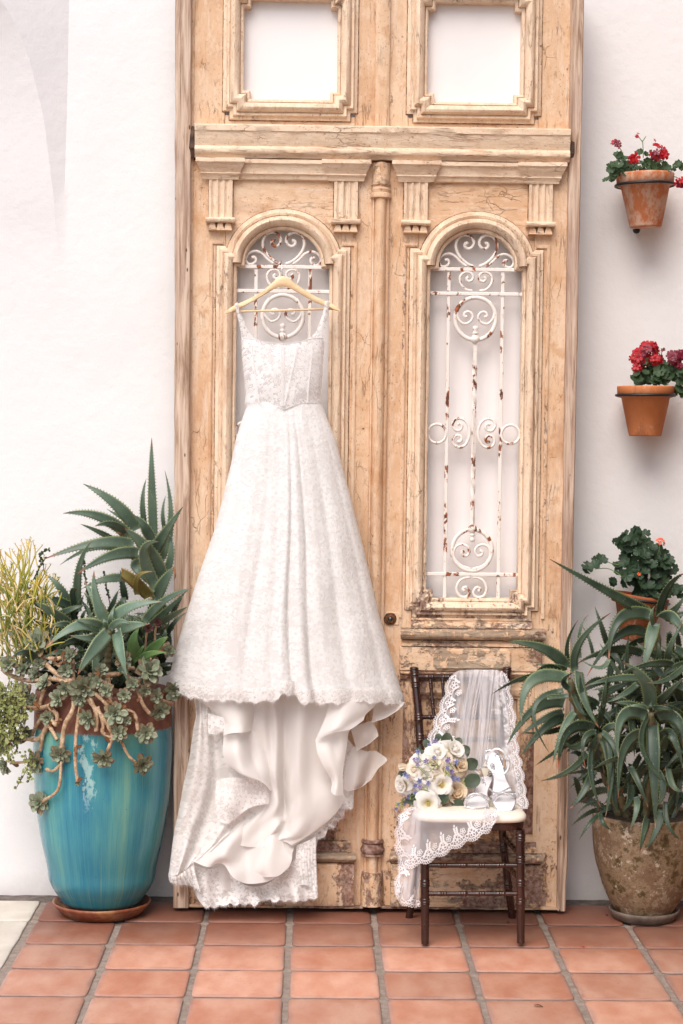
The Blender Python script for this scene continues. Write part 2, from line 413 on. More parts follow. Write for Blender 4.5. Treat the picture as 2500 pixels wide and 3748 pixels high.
M['stone'] = n.fin(n.ramp(a, [(.3, S(190, 180, 168)), (.7, S(212, 204, 192))]), .6, n.bump(n.noise(n.obj, 90, 4), .2, .002), .35)

def glaze():
    n = NT('turquoise_glaze'); z = n.xyz(n.obj)[2]
    ang = n.n('CombineXYZ'); o = n.xyz(n.obj)
    th = n.ma('ARCTAN2', o[0], n.ma('MULTIPLY', o[1], -1)); n.put(ang.inputs[0], th); n.put(ang.inputs[2], n.ma('MULTIPLY', z, .16))
    st = ang.outputs[0]
    fine = n.noise(st, 46, 5, .7); wide = n.noise(st, 3.6, 3, .55); patch = n.noise(n.sc(n.obj, (1, 1, .6)), 4.2, 4)
    k = n.ma('ADD', n.ma('MULTIPLY', wide, .65), n.ma('ADD', n.ma('MULTIPLY', patch, .38), n.ma('MULTIPLY', fine, .34)))
    col = n.ramp(k, [(.50, S(30, 104, 138)), (.62, S(50, 128, 148)), (.74, S(76, 148, 152)), (.86, S(108, 164, 150))])
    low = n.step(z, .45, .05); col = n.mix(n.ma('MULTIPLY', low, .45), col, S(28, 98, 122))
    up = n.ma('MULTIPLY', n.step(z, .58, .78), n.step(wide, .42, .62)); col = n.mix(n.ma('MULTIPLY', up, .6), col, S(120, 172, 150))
    run = n.ma('MULTIPLY', n.step(n.noise(n.sc(st, (1, 1, .3)), 17, 2, .5), .60, .70), n.step(n.noise(n.obj, 3, 2), .42, .6))
    col = n.mix(n.ma('MULTIPLY', run, .5), col, S(128, 150, 96))
    pl = n.noise(n.sc(n.obj, (1.2, 1, .6)), 13, 6, .7)                        # pale patches, densest at the front middle
    lm = n.ma('MULTIPLY', n.step(n.ma('ADD', n.ma('MULTIPLY', pl, .8), n.ma('MULTIPLY', n.step(n.ma('ABSOLUTE', n.ma('ADD', th, .08)), .42, .0), .17)), .57, .61), n.ma('MULTIPLY', n.step(z, .40, .55), n.step(z, .80, .70)))
    col = n.mix(n.ma('MULTIPLY', lm, .55), col, S(190, 220, 214))
    pit = n.step(n.vor(n.obj, 46), .10, .05); pit = n.ma('MULTIPLY', pit, n.step(n.noise(n.obj, 9, 2), .5, .6)); col = n.mix(pit, col, S(40, 44, 44))
    # unglazed brown rim with a ragged lower edge
    ed = n.ma('ADD', z, n.ma('MULTIPLY', n.ma('SUBTRACT', fine, .5), .035)); rim = n.step(ed, .722, .732)
    br = n.ramp(n.noise(n.obj, 22, 5), [(.3, S(96, 56, 44)), (.7, S(140, 92, 72))])
    col = n.mix(rim, col, br)
    foot = n.step(n.ma('ADD', z, n.ma('MULTIPLY', n.noise(n.obj, 20, 3), .02)), .062, .054); col = n.mix(n.ma('MULTIPLY', foot, .75), col, S(176, 158, 132))
    rg = n.ma('ADD', n.ma('MULTIPLY', rim, .45), n.ma('ADD', .20, n.ma('MULTIPLY', lm, .4)))
    return n.fin(col, rg, n.bump(n.ma('ADD', fine, n.ma('MULTIPLY', pl, .5)), .18, .002), .5)
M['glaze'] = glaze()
n = NT('brown_glazed_saucer'); a = n.noise(n.obj, 16, 5, .65)
M['saucer'] = n.fin(n.ramp(a, [(.3, S(96, 48, 34)), (.5, S(136, 78, 54)), (.72, S(176, 128, 86))]), .38, n.bump(a, .2, .002))
n = NT('grey_clay_saucer'); a = n.noise(n.obj, 16, 5, .65)
M['saucer_grey'] = n.fin(n.ramp(a, [(.3, S(84, 72, 64)), (.7, S(132, 116, 104))]), .6, n.bump(a, .3, .002))
def worn_pot():
    n = NT('lichen_worn_glaze'); a = n.noise(n.obj, 8.5, 7, .72, .1); b = n.noise(n.obj, 21, 6, .78, .1); f = n.noise(n.obj, 90, 4)
    col = n.ramp(a, [(.34, S(70, 56, 34)), (.42, S(92, 76, 48)), (.47, S(150, 128, 102)), (.56, S(118, 92, 68)), (.63, S(166, 146, 122)), (.75, S(92, 66, 50))])
    col = n.mix(n.step(b, .57, .66), col, S(204, 190, 170))
    col = n.mix(n.ma('MULTIPLY', n.step(b, .40, .36), n.step(a, .5, .55)), col, S(98, 56, 42))
    col = n.mix(n.ma('MULTIPLY', n.step(f, .55, .7), .3), col, S(88, 70, 50))
    return n.fin(col, n.ramp(a, [(.45, .4), (.52, .75)]), n.bump(n.ma('ADD', b, n.ma('MULTIPLY', f, .3)), .5, .003))
M['worn'] = worn_pot()
def clay(name, patina, base1, base2):
    n = NT(name); v = n.off(n.obj, (3, 5, 9)); a = n.noise(v, 9, 5, .62); b = n.noise(n.sc(v, (1, 1, .55)), 15, 6, .7); z = n.xyz(n.obj)[2]
    col = n.ramp(a, [(.3, base1), (.7, base2)])
    col = n.mix(n.ma('MULTIPLY', n.step(b, .62-patina*.16, .72-patina*.14), .62), col, S(214, 192, 172))
    col = n.mix(n.ma('MULTIPLY', n.step(n.noise(n.sc(v, (1, 1, .35)), 11, 5, .7), .54, .68), .6), col, S(128, 76, 54))
    return n.fin(col, .8, n.bump(b, .3, .002), .3)
M['clay'] = clay('terracotta_pot', .2, S(190, 112, 64), S(206, 132, 86))
M['clay_salt'] = clay('terracotta_pot_salted', 1.25, S(186, 106, 62), S(204, 130, 88))
M['clay_dark'] = clay('terracotta_pot_dark', .3, S(140, 74, 44), S(172, 100, 64))
n = NT('black_bracket'); M['black'] = n.fin(S(34, 30, 30), .45)
n = NT('potting_soil'); M['soil'] = n.fin(n.ramp(n.noise(n.obj, 60, 4), [(.3, S(34, 26, 20)), (.7, S(74, 58, 46))]), .95, n.bump(n.noise(n.obj, 90, 4), 1, .01))

def leafmat(name, c1, c2, edge, tip, rough=.42, spots=True, tl=.08):
    n = NT(name); v = n.off(n.obj, (13, 5, 7)); u = n.xyz(n.uv); r = n.rnd()
    a = n.noise(v, 14, 4); col = n.mix(n.step(a, .3, .7), c1, c2)
    col = n.mix(n.ma('MULTIPLY', r, .35), col, tuple(x*.72 for x in c1[:3]))
    e = n.ma('ABSOLUTE', n.ma('SUBTRACT', u[0], .5))
    col = n.mix(n.ma('MULTIPLY', n.step(e, .38, .5), .85), col, edge)
    t = n.ma('ADD', u[1], n.ma('MULTIPLY', n.ma('SUBTRACT', r, .5), .10))
    col = n.mix(n.step(t, .90, 1.0), col, tip)
    if spots: col = n.mix(n.ma('MULTIPLY', n.step(n.vor(n.sc(v, (1, 1, .5)), 85), .16, .08), .35), col, S(176, 190, 160))
    return n.fin(col, rough, n.bump(a, .1, .004), .45, transl=tl)
M['aloe'] = leafmat('aloe_leaf', S(78, 98, 82), S(98, 118, 98), S(152, 160, 104), S(146, 84, 60))
M['aloe_blue'] = leafmat('aloe_leaf_blue', S(98, 122, 104), S(120, 144, 124), S(164, 176, 120), S(160, 104, 72))
M['aloe_dark'] = leafmat('aloe_leaf_dark', S(52, 68, 56), S(72, 90, 72), S(116, 132, 76), S(160, 88, 58))
M['aloe_old'] = leafmat('aloe_leaf_old', S(112, 112, 62), S(138, 122, 66), S(160, 120, 60), S(150, 84, 44))
M['agave'] = leafmat('agave_leaf', S(84, 118, 66), S(106, 138, 84), S(120, 150, 92), S(140, 150, 90), .4, False)
M['ech'] = leafmat('rosette_leaf', S(132, 144, 118), S(158, 166, 138), S(156, 140, 112), S(160, 120, 96), .5, False)
M['ech_old'] = leafmat('rosette_leaf_outer', S(138, 122, 96), S(156, 138, 110), S(150, 112, 84), S(160, 104, 76), .55, False)
M['aeon'] = leafmat('dark_rosette_leaf', S(84, 52, 50), S(110, 76, 68), S(70, 44, 44), S(60, 40, 40), .5, False)
M['gleaf'] = leafmat('geranium_leaf', S(46, 70, 42), S(68, 92, 56), S(78, 104, 60), S(70, 90, 50), .55, False, .15)
M['gleaf_dark'] = leafmat('geranium_leaf_dark', S(36, 58, 40), S(56, 80, 54), S(62, 86, 52), S(58, 80, 46), .55, False, .1)
M['dryleaf'] = leafmat('dry_leaf', S(120, 78, 46), S(146, 100, 60), S(110, 70, 40), S(90, 60, 40), .7, False)
M['jade'] = leafmat('variegated_bush_leaf', S(112, 124, 62), S(150, 156, 92), S(196, 190, 136), S(180, 176, 120), .45, False)
M['euc'] = leafmat('round_dark_leaf', S(62, 76, 58), S(86, 98, 78), S(84, 96, 76), S(90, 100, 80), .5, False)
n = NT('pencil_stem'); u = n.xyz(n.uv)[1]; M['pencil'] = n.fin(n.mix(n.ma('MULTIPLY', n.rnd(), .12), n.ramp(n.ma('ADD', n.ma('MULTIPLY', u, .72), n.ma('MULTIPLY', n.noise(n.obj, 9, 3), .3)), [(.2, S(92, 114, 54)), (.5, S(140, 152, 60)), (.8, S(204, 190, 78)), (1.0, S(212, 164, 80))]), S(196, 180, 120)), .5, transl=.05)
n = NT('pencil_stem_pale'); M['pencil_pale'] = n.fin(n.ramp(n.noise(n.obj, 18, 3), [(.3, S(150, 146, 72)), (.5, S(206, 184, 122)), (.7, S(226, 204, 154))]), .55)
n = NT('bark_stem'); a = n.noise(n.obj, 38, 5, .75); M['bark'] = n.fin(n.ramp(a, [(.32, S(116, 90, 70)), (.48, S(172, 142, 112)), (.66, S(210, 186, 156))]), .7, n.bump(a, .9, .004), .3)
n = NT('green_stem'); M['stem'] = n.fin(S(112, 132, 76), .5)
n = NT('aloe_trunk'); M['trunk'] = n.fin(n.ramp(n.noise(n.obj, 40, 4), [(.3, S(84, 84, 60)), (.7, S(128, 116, 84))]), .7)
n = NT('purple_stem'); M['stem_dark'] = n.fin(S(74, 44, 46), .5)
n = NT('red_petal'); M['red'] = n.fin(n.ramp(n.noise(n.obj, 60, 3), [(.3, S(150, 10, 22)), (.7, S(206, 24, 40))]), .5, transl=.2)
n = NT('dark_red_petal'); M['darkred'] = n.fin(n.ramp(n.noise(n.obj, 60, 3), [(.3, S(92, 14, 38)), (.7, S(140, 24, 54))]), .5, transl=.15)
n = NT('orange_petal'); M['orange'] = n.fin(S(220, 84, 34), .5)

# ---- cloth
def floral(n, vec, k=1.0):
    """lace pattern: five-petalled flowers, leaf sprays and thin vines"""
    w = n.n('VectorMath', operation='ADD'); n.put(w.inputs[0], vec)
    sc_ = n.n('VectorMath', operation='SCALE'); n.put(sc_.inputs[0], n.noise(vec, 18*k, 2, .5, 0, 1)); sc_.inputs['Scale'].default_value = .012/k
    n.put(w.inputs[1], sc_.outputs[0]); vec = w.outputs[0]
    def flower(scale, petals, r0, r1, hole):
        x = n.n('TexVoronoi', feature='F1', voronoi_dimensions='2D'); n.put(x.inputs['Vector'], vec); x.inputs['Scale'].default_value = scale; x.inputs['Randomness'].default_value = .8
        d = n.n('VectorMath', operation='SUBTRACT'); n.put(d.inputs[0], vec); n.put(d.inputs[1], x.outputs['Position'])
        o = n.xyz(d.outputs[0]); th = n.ma('ARCTAN2', o[1], o[0]); ph = n.ma('MULTIPLY', n.xyz(x.outputs['Color'])[0], 6.28)
        rr = n.ma('ADD', r0, n.ma('MULTIPLY', n.ma('COSINE', n.ma('ADD', n.ma('MULTIPLY', th, petals), ph)), r1))
        q = n.ma('SUBTRACT', rr, x.outputs['Distance'])
        m = n.step(q, .0, .05)
        if hole: m = n.ma('MULTIPLY', m, n.step(x.outputs['Distance'], hole*.5, hole))
        return m
    f1 = flower(13*k, 5, .36, .12, .10); f2 = flower(27*k, 2, .28, .20, 0); f3 = flower(52*k, 3, .30, .14, 0)
    gate = n.step(n.noise(vec, 10*k, 2), .40, .52)
    vine = n.step(n.ma('ABSOLUTE', n.ma('SUBTRACT', n.noise(vec, 22*k, 2, .5, .4), .5)), .035, .018)
    m = n.ma('MAXIMUM', f1, n.ma('MULTIPLY', n.ma('MAXIMUM', f2, n.ma('MULTIPLY', f3, .8)), gate))
    return n.ma('MAXIMUM', m, n.ma('MULTIPLY', vine, .8))
def lace(name, a0, a1, c=(.84, .82, .815, 1), cm=(.88, .87, .865, 1), k=1.0, tl=.25):
    n = NT(name); m = floral(n, n.uv, k)
    thread = n.noise(n.uv, 520, 2)
    h = n.ma('ADD', m, n.ma('MULTIPLY', thread, .25))
    al = n.ma('ADD', a0, n.ma('MULTIPLY', m, a1-a0))
    return n.fin(n.mix(m, c, cm), .8, n.bump(h, .5, .0018), .2, alpha=al, sheen=.1, transl=tl)
M['lace_skirt'] = lace('lace_over_satin', .92, .99, (.885, .872, .868, 1), (.925, .92, .915, 1), 1.15, .28)
M['lace_bodice'] = lace('sheer_lace_bodice', .50, .96, (.87, .85, .85, 1), (.91, .90, .90, 1), 1.15)
M['lace_strap'] = lace('sheer_lace_strap', .55, .97, k=1.3)
M['lace_train'] = lace('sheer_lace_train', .80, .98, (.90, .88, .86, 1), (.925, .915, .90, 1), 1.0, .35)
M['lace_border'] = lace('lace_border', .70, 1.0, (.86, .835, .815, 1), (.885, .87, .86, 1), 1.35)
n = NT('satin'); a = n.noise(n.sc(n.uv, (1, .2, 1)), 9, 3)
M['satin'] = n.fin(n.mix(a, (.915, .885, .855, 1), (.925, .905, .885, 1)), .5, n.bump(n.noise(n.uv, 14, 3), .06, .01), .35, sheen=.15, transl=.42)
n = NT('organza'); M['organza'] = n.fin((.87, .84, .82, 1), .6, None, .3, alpha=.52, transl=.15)
n = NT('tulle'); w = n.noise(n.sc(n.uv, (1, .05, 1)), 44, 3, .6)
M['tulle'] = n.fin((.93, .91, .94, 1), .7, None, .2, alpha=n.ramp(w, [(.38, .26), (.68, .48)]), transl=.08)
n = NT('tulle_fold'); M['tulle_fold'] = n.fin((.93, .91, .94, 1), .7, None, .2, alpha=.32, transl=.08)
n = NT('lace_thread'); M['thread'] = n.fin((.86, .835, .85, 1), .8, None, .2, transl=.2)
n = NT('boning'); M['boning'] = n.fin((.88, .86, .85, 1), .7, None, .3, alpha=.6, transl=.2)
n = NT('hanger_wood'); a = n.noise(n.sc(n.obj, (1, 1, 5)), 14, 4); M['hanger'] = n.fin(n.ramp(a, [(.3, S(222, 186, 142)), (.7, S(238, 212, 172))]), .45)
n = NT('chrome'); M['chrome'] = n.fin((.72, .72, .73, 1), .18, None, .5, 1)
n = NT('mahogany_varnish'); a = n.noise(n.sc(n.obj, (1, 1, .12)), 60, 5)
M['mahogany'] = n.fin(n.mix(n.ma('MULTIPLY', n.step(n.noise(n.obj, 45, 5, .7), .60, .68), .35), n.ramp(a, [(.3, S(36, 17, 13)), (.7, S(62, 32, 24))]), S(116, 66, 46)), .26, n.bump(a, .1, .001), .5, coat=.3)
n = NT('ivory_vinyl'); M['ivory'] = n.fin(n.mix(n.noise(n.obj, 7, 3), S(232, 222, 204), S(240, 232, 216)), .42, n.bump(n.noise(n.obj, 150, 3), .1, .001))
n = NT('silver_mirror_leather'); M['silver'] = n.fin((.86, .85, .875, 1), .16, n.bump(n.noise(n.obj, 26, 2), .12, .004), .5, .92)
n = NT('silver_satin_sole'); M['silver_soft'] = n.fin((.92, .91, .93, 1), .28, None, .5, .35)
n = NT('crystal_strap'); s_ = n.vor(n.obj, 900, 'F1', 'Color'); M['glitter'] = n.fin(n.mix(n.xyz(s_)[0], (.62, .60, .62, 1), (.95, .94, .95, 1)), n.ma('ADD', .12, n.ma('MULTIPLY', n.xyz(s_)[1], .4)), n.bump(n.xyz(s_)[2], .9, .002), .6, .7)
n = NT('tan_lining'); M['tan'] = n.fin(S(206, 176, 146), .6)
n = NT('print_grey'); M['print'] = n.fin(S(92, 84, 90), .5)
def petal(name, c1, c2):
    n = NT(name); u = n.xyz(n.uv); return n.fin(n.mix(n.step(u[1], .05, .75), c1, c2), .55, n.bump(n.noise(n.obj, 40, 3), .1, .003), .3, transl=.42)
M['petal'] = petal('ivory_petal', S(236, 216, 176), S(246, 238, 224))
M['petal_white'] = petal('white_petal', S(238, 230, 202), S(248, 245, 240))
M['petal_cream'] = petal('cream_petal', S(236, 204, 158), S(244, 228, 202))
M['petal_peach'] = petal('peach_petal', S(232, 188, 148), S(240, 212, 182))
M['petal_blue'] = petal('blue_petal', S(104, 104, 168), S(150, 160, 208))
M['petal_lilac'] = petal('lilac_petal', S(112, 92, 160), S(160, 146, 198))
n = NT('yellow_stamen'); M['yellow'] = n.fin(S(214, 170, 62), .6)
n = NT('bud_green'); M['budgreen'] = n.fin(S(170, 184, 116), .5)
# ------------------------------------------------------------------ floor
WALLY = 7.52
TX, TY, TP = -.7109, 7.1398, .32
mb = MB(); mb.add([(-60, -60, -.006), (60, -60, -.006), (60, 60, -.006), (-60, 60, -.006)], [(0, 1, 2, 3)])
floor = tag(mb.build('floor', M['grout']), kind='structure')
mb = MB(); box(mb, -6, 6, TY+TP-.008, WALLY+.05, -.03, .0)
mb = MB()
xs = [-3+i*.03 for i in range(201)]
for i, x in enumerate(xs):
    f = TY+TP-.012+jit((x, 0, 0), .01, 9)
    mb.v += [Vector((x, f, -.006)), Vector((x, f+.006, .002+jit((x, 1, 0), .003, 20))), Vector((x, WALLY+.02, .006+jit((x, 2, 0), .004, 15)))]
    mb.uv += [(0, 0)]*3
    if i: b = 3*i; mb.f += [[b-3, b, b+1, b-2], [b-2, b+1, b+2, b-1]]; mb.mi += [0, 0]
tag(mb.build('concrete_strip', M['strip']), kind='structure')
def tile_mesh(name, w, d, m, seed, pw=24):
    """hand-made tile: rounded, slightly pillowed top and wavering edges"""
    mb = MB(); N = 10; rings = [(1.0, -.006), (1.0, -.0025), (.985, -.0003), (.93, .0008), (.6, .0016)]
    per = []
    for k in range(4):
        for j in range(N):
            t = j/N; c = [(-1, -1), (1, -1), (1, 1), (-1, 1)]
            a, b = c[k], c[(k+1) % 4]; p = [a[0]+(b[0]-a[0])*t, a[1]+(b[1]-a[1])*t]
            l = (abs(p[0])**pw+abs(p[1])**pw)**(1/pw); per.append((p[0]/l, p[1]/l))
    n = len(per)
    for s, h in rings:
        for (a, b) in per:
            x, y = a*w/2*s, b*d/2*s
            wv = 1+.012*mnoise.noise(Vector((a*2.2+seed*9, b*2.2, seed)))
            mb.v.append(Vector((x*wv, y*wv, h+.0008*mnoise.noise(Vector((x*14, y*14, seed*3)))))); mb.uv.append((a/2*s+.5, b/2*s+.5))
    for r in range(len(rings)-1):
        for k in range(n): mb.f.append([r*n+k, r*n+(k+1) % n, (r+1)*n+(k+1) % n, (r+1)*n+k]); mb.mi.append(0)
    b = len(mb.v); mb.v.append(Vector((0, 0, .0018))); mb.uv.append((.5, .5)); r = (len(rings)-1)*n
    for k in range(n): mb.f.append([r+k, r+(k+1) % n, b]); mb.mi.append(0)
    return mb.mesh(name, m)
tm = [tile_mesh('tile', .297, .297, M['tile'], s) for s in range(5)]
rt = random.Random(4)
for r in range(-1, 8):
    for c in range(-1, 8):
        x, y = TX+TP*(c+.5), TY-TP*(r-.5)
        dx = rt.uniform(-.002, .002)
        Mx = Matrix.Translation((x+dx, y+rt.uniform(-.0015, .0015), .001+rt.uniform(-.0006, .0008))) @ Matrix.Rotation(rt.choice((0, PI))+rt.uniform(-.006, .006), 4, 'Z')
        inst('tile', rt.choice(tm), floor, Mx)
sm = tile_mesh('stone_tile', .625, .625, M['stone'], 11, 60); sm2 = tile_mesh('stone_tile', .625, .305, M['stone'], 5, 60)
for r in range(0, 4):
    for c in range(0, 2):
        x = TX-TP-.012-.64*(c+.5)
        inst('stone_tile', sm2 if r == 0 else sm, floor, Matrix.Translation((x, TY+.157 if r == 0 else TY-.64*(r-.5), .0012)))

# ------------------------------------------------------------------ wall
def pxz(pts, Y): return [(P(x, y, Y).x, P(x, y, Y).z) for x, y in pts]
lnp = pxz([(253, 0), (248, 300), (243, 476), (235, 748), (231, 1000), (229, 1430)], WALLY)
cvp = pxz([(-60, -90), (14, 14), (68, 102), (112, 224), (160, 435), (184, 646), (204, 816), (220, 1007), (227, 1250), (229, 1430)], WALLY-.05)
zl = [p[1] for p in reversed(lnp)]; xl_ = [p[0] for p in reversed(lnp)]
zc_ = [p[1] for p in reversed(cvp)]; xc_ = [p[0] for p in reversed(cvp)]
mb = MB(); zs_ = [-.1, .5, 1.0, 1.4]+[1.5+i*.06 for i in range(36)]+[3.72, 4.2, 4.8]
nrow = 0
for z in zs_:
    xl = lin(zl, xl_, z)
    xc = lin(zc_, xc_, min(z, 3.62)) - max(0, z-3.62)*1.4
    gap = max(xl-xc, 0) if z > zl[0] else 0
    if z <= zl[0]: xc = xl-.002
    xc = min(xc, xl-.002)
    q_ = min(max((gap-.003)/.035, 0), 1); d = gap*.48*q_*q_*(3-2*q_); e = 0
    row = [(-6, WALLY-d), (xc-.5, WALLY-d), (xc-.012, WALLY-d), (xc, WALLY-d+e), (xl, WALLY-e*.25), (xl+.02, WALLY), (0, WALLY), (1.3, WALLY), (6, WALLY)]
    for x, y in row: mb.v.append(Vector((x, y+jit((x, 0, z), .002, 1.3), z))); mb.uv.append((0, 0))
    nrow += 1
q = 9
for j in range(nrow-1):
    for i in range(q-1): mb.f.append([j*q+i, j*q+i+1, (j+1)*q+i+1, (j+1)*q+i]); mb.mi.append(0)
box(mb, -6, 6, WALLY+.05, WALLY+.3, -.1, 4.8)
wall = mb.build('plaster_wall', M['plaster'], sharp=25)
tag(wall, 'white plaster wall behind the old door, its left end swelling forward into an arched edge', 'wall', kind='thing')

# unseen bush and tan wall, added on the right only to hold back light
hb = MB(); rows_ = [(1.62, 5.9), (1.50, 6.3), (1.62, 2.6)]
N_ = 30; vs = []
for j in range(15):
    h = 2.1*j/14
    for i in range(N_):
        t = 2*PI*i/N_; sq = lambda c: math.copysign(abs(c)**.4, c); f = 1 if j < 13 else (.8 if j == 13 else .4)
        x = 2.40+.95*f*sq(math.cos(t)); y = 4.4+2.1*f*sq(math.sin(t)); k = .10*mnoise.noise(Vector((x*3, y*3, h*4)))
        vs.append((x+k, y+k, h-.006))
hb.add(vs, [(j*N_+i, j*N_+(i+1) % N_, (j+1)*N_+(i+1) % N_, (j+1)*N_+i) for j in range(14) for i in range(N_)]+[tuple(14*N_+i for i in range(N_))])
tag(hb.build('hedge', M['gleaf_dark']), 'clipped dark hedge beside the court, right of the view', 'hedge')
mb = MB(); box(mb, 1.86, 2.3, 2.2, WALLY-.01, -.05, 4.6, .01); tag(mb.build('blocker_wall', M['blocker_plaster'], smooth=False), kind='structure')  # unseen wall added to darken the right side

# ------------------------------------------------------------------ the old double door
YD = 7.315                                   # face of the leaves
DC = (P(1386, 640, YD).x+P(1371, 3200, YD).x)/2
def rl(px, py): p = P(px, py, YD); return (p.x-DC, p.z)
def zz(py, px=1740): return P(px, py, YD).z
door = thing('antique_door', (DC, YD, 0), 'tall weathered peach double door with flaking paint leaning against the white wall', 'door')
door['kind'] = 'thing'
PW, PH, PWW, PWH, PGH = M['paint'], M['paint_h'], M['paint_worn'], M['paint_worn_h'], M['paint_grey_h']
ZT = zz(-40)
def sgn(s, a): return DC+s*a
# raw timber posts each side
for s, (a0t, a1t, a0b, a1b) in ((-1, (-1, -1, -1, -1)), (1, (1, 1, 1, 1))):
    if s < 0: e0, e1 = pxz([(641, 0), (634, 3325)], 7.285), pxz([(700, 0), (690, 3325)], 7.285)
    else: e0, e1 = pxz([(2093, 0), (2037, 3340)], 7.285), pxz([(2139, 0), (2073, 3340)], 7.285)
    mb = MB(); K = 70; vs = []
    for k in range(K+1):
        z = .018+(ZT+.05-.018)*k/K
        xa = lin([e0[1][1], e0[0][1]], [e0[1][0], e0[0][0]], z); xb = lin([e1[1][1], e1[0][1]], [e1[1][0], e1[0][0]], z)
        ja, jb = jit((s, 0, z), .0025, 7)+jit((s, 1, z), .0012, 40), jit((s, 5, z), .0025, 7)+jit((s, 3, z), .0015, 40)
        if s > 0 and z < .25: ja += (.25-z)*.02; jb -= (.25-z)*.05*abs(mnoise.noise(Vector((1, 2, z*30))))
        xa += ja; xb += jb; y = 7.285
        vs += [(xa, WALLY-.08, z), (xa, y+.005, z), (xa+.004, y, z), (xb-.004, y+jit((9, s, z), .001, 30), z), (xb, y+.005, z), (xb, WALLY-.08, z)]
    fs = [(k*6+i, k*6+i+1, (k+1)*6+i+1, (k+1)*6+i) for k in range(K) for i in range(5)] + [tuple(range(5, -1, -1)), tuple(K*6+i for i in range(6))]
    mb.add(vs, fs); mb.build('post', M['raw'], door, sharp=35, label='raw grey-brown timber post, left' if s < 0 else 'raw grey-brown timber post, right')
# broken rebate strips between post and leaf
for s in (-1, 1):
    mb = MB(); K = 60; vs = []
    for k in range(K+1):
        z = .05+(ZT-.05)*k/K; w = .010+.006*mnoise.noise(Vector((s*3, 1, z*9)))+.005*mnoise.noise(Vector((s, 7, z*40)))
        a0 = .728 if s > 0 else .7165
        x0, x1 = sgn(s, a0-.004), sgn(s, a0+max(w, .003)); vs += [(x0, YD+.03, z), (x0, YD-.004, z), (x1, YD-.002, z), (x1, YD+.03, z)]
    fs = [(k*4+i, k*4+i+1, (k+1)*4+i+1, (k+1)*4+i) if s > 0 else (k*4+i+1, k*4+i, (k+1)*4+i, (k+1)*4+i+1) for k in range(K) for i in range(3)]
    mb.add(vs, fs); mb.build('rebate_strip', PWW, door)
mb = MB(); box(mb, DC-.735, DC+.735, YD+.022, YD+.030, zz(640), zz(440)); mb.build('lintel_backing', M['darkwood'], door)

CAS = [(0, -.045), (0, .010), (.005, .015), (.011, .016), (.0125, .010), (.016, .026), (.023, .038), (.034, .044), (.043, .040), (.0495, .028), (.051, .020), (.054, .024), (.062, .026), (.0645, .022), (.066, .012), (.074, .011), (.078, .009), (.078, 0)]
def mir(s, path):
    """path given for the right-hand leaf, mirrored for the left one"""
    pts = [(DC+s*a, z) for a, z in path]
    return pts if s > 0 else pts[::-1]
def bx(mb, s, a0, a1, z0, z1, yf, yb, b=.002): box(mb, sgn(s, a0), sgn(s, a1), yf, yb, z0, z1, b)

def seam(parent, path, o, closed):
    """dark raised strip painted in place of the grimy, shaded gap beside a moulding"""
    mb = MB(); sweep(mb, path, [(o-.001, .0002), (o+.0004, .0014), (o+.0018, .0014), (o+.003, .0002)], YD, closed=closed, sub=.03, amp=.0008); mb.build('dark_seam', M['grime_shade'], parent)
# ---- transom: two window panels over the lintel
WX0, WX1 = rl(1566, 200)[0], rl(1907, 200)[0]; WZ0, WZ1 = zz(376), zz(12)
for s in (-1, 1):
    mb = MB(); bx(mb, s, WX1+.07, .716, zz(478), ZT, YD, YD+.04)
    tr = mb.build('transom_panel', PW, door, smooth=False)
    mb = MB(); bx(mb, s, WX0-.07, WX1+.069, zz(478), WZ0-.06, YD+.001, YD+.04); mb.build('rail', PH, tr, smooth=False)
    mb = MB(); bx(mb, s, .022, WX0-.071, zz(478), ZT, YD+.0005, YD+.04); mb.build('stile', PW, tr, smooth=False)
    nx, nz = .026, .031
    path = [(WX0+nx, WZ0), (WX0+nx, WZ0+nz), (WX0, WZ0+nz), (WX0, WZ1-nz), (WX0+nx, WZ1-nz), (WX0+nx, WZ1), (WX1-nx, WZ1), (WX1-nx, WZ1-nz), (WX1, WZ1-nz), (WX1, WZ0+nz), (WX1-nx, WZ0+nz), (WX1-nx, WZ0)]
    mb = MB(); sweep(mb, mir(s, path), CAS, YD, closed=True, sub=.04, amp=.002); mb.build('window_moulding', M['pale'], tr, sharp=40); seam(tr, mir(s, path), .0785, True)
    mb = MB(); bx(mb, s, WX0-.02, WX1+.02, WZ0-.02, WZ1+.02, YD+.030, YD+.038); mb.build('window_board', M['board'], tr, smooth=False)
mb = MB(); prof = [(-.0265, 0), (-.0265, .012), (-.020, .016), (-.010, .017), (0, .0175), (.010, .017), (.020, .016), (.0265, .012), (.0265, 0)]
sweep(mb, [(DC, zz(476)), (DC, ZT)], [(-o, f) for o, f in prof], YD, sub=.03, amp=.0025); mb.build('centre_bead', PWW, door, sharp=40)

# ---- lintel
def prof_px(rows): return [(zz(y), f) for y, f in rows]
mb = MB(); hmould(mb, DC-.706, DC+.712, prof_px([(474, 0), (474, .050), (480, .062), (499, .062), (503, .057), (520, .055), (540, .048), (553, .044), (558, .052), (566, .056), (576, .054), (582, .048), (586, .040), (594, .036), (596, 0)]), YD, sub=.02, amp=.0022)
mb.build('lintel', M['pale_h'], door, sharp=40)
for s, a in ((-1, .716), (1, .720)):
    mb = MB(); tube(mb, [(sgn(s, a), YD-.01, zz(594)), (sgn(s, a-.002), YD-.022, zz(560)), (sgn(s, a+.004), YD-.018, zz(520)), (sgn(s, a-.004), YD-.012, zz(480))], [.012, .018, .014, .008], 7); mb.build('broken_end', M['darkwood'], door, smooth=False)

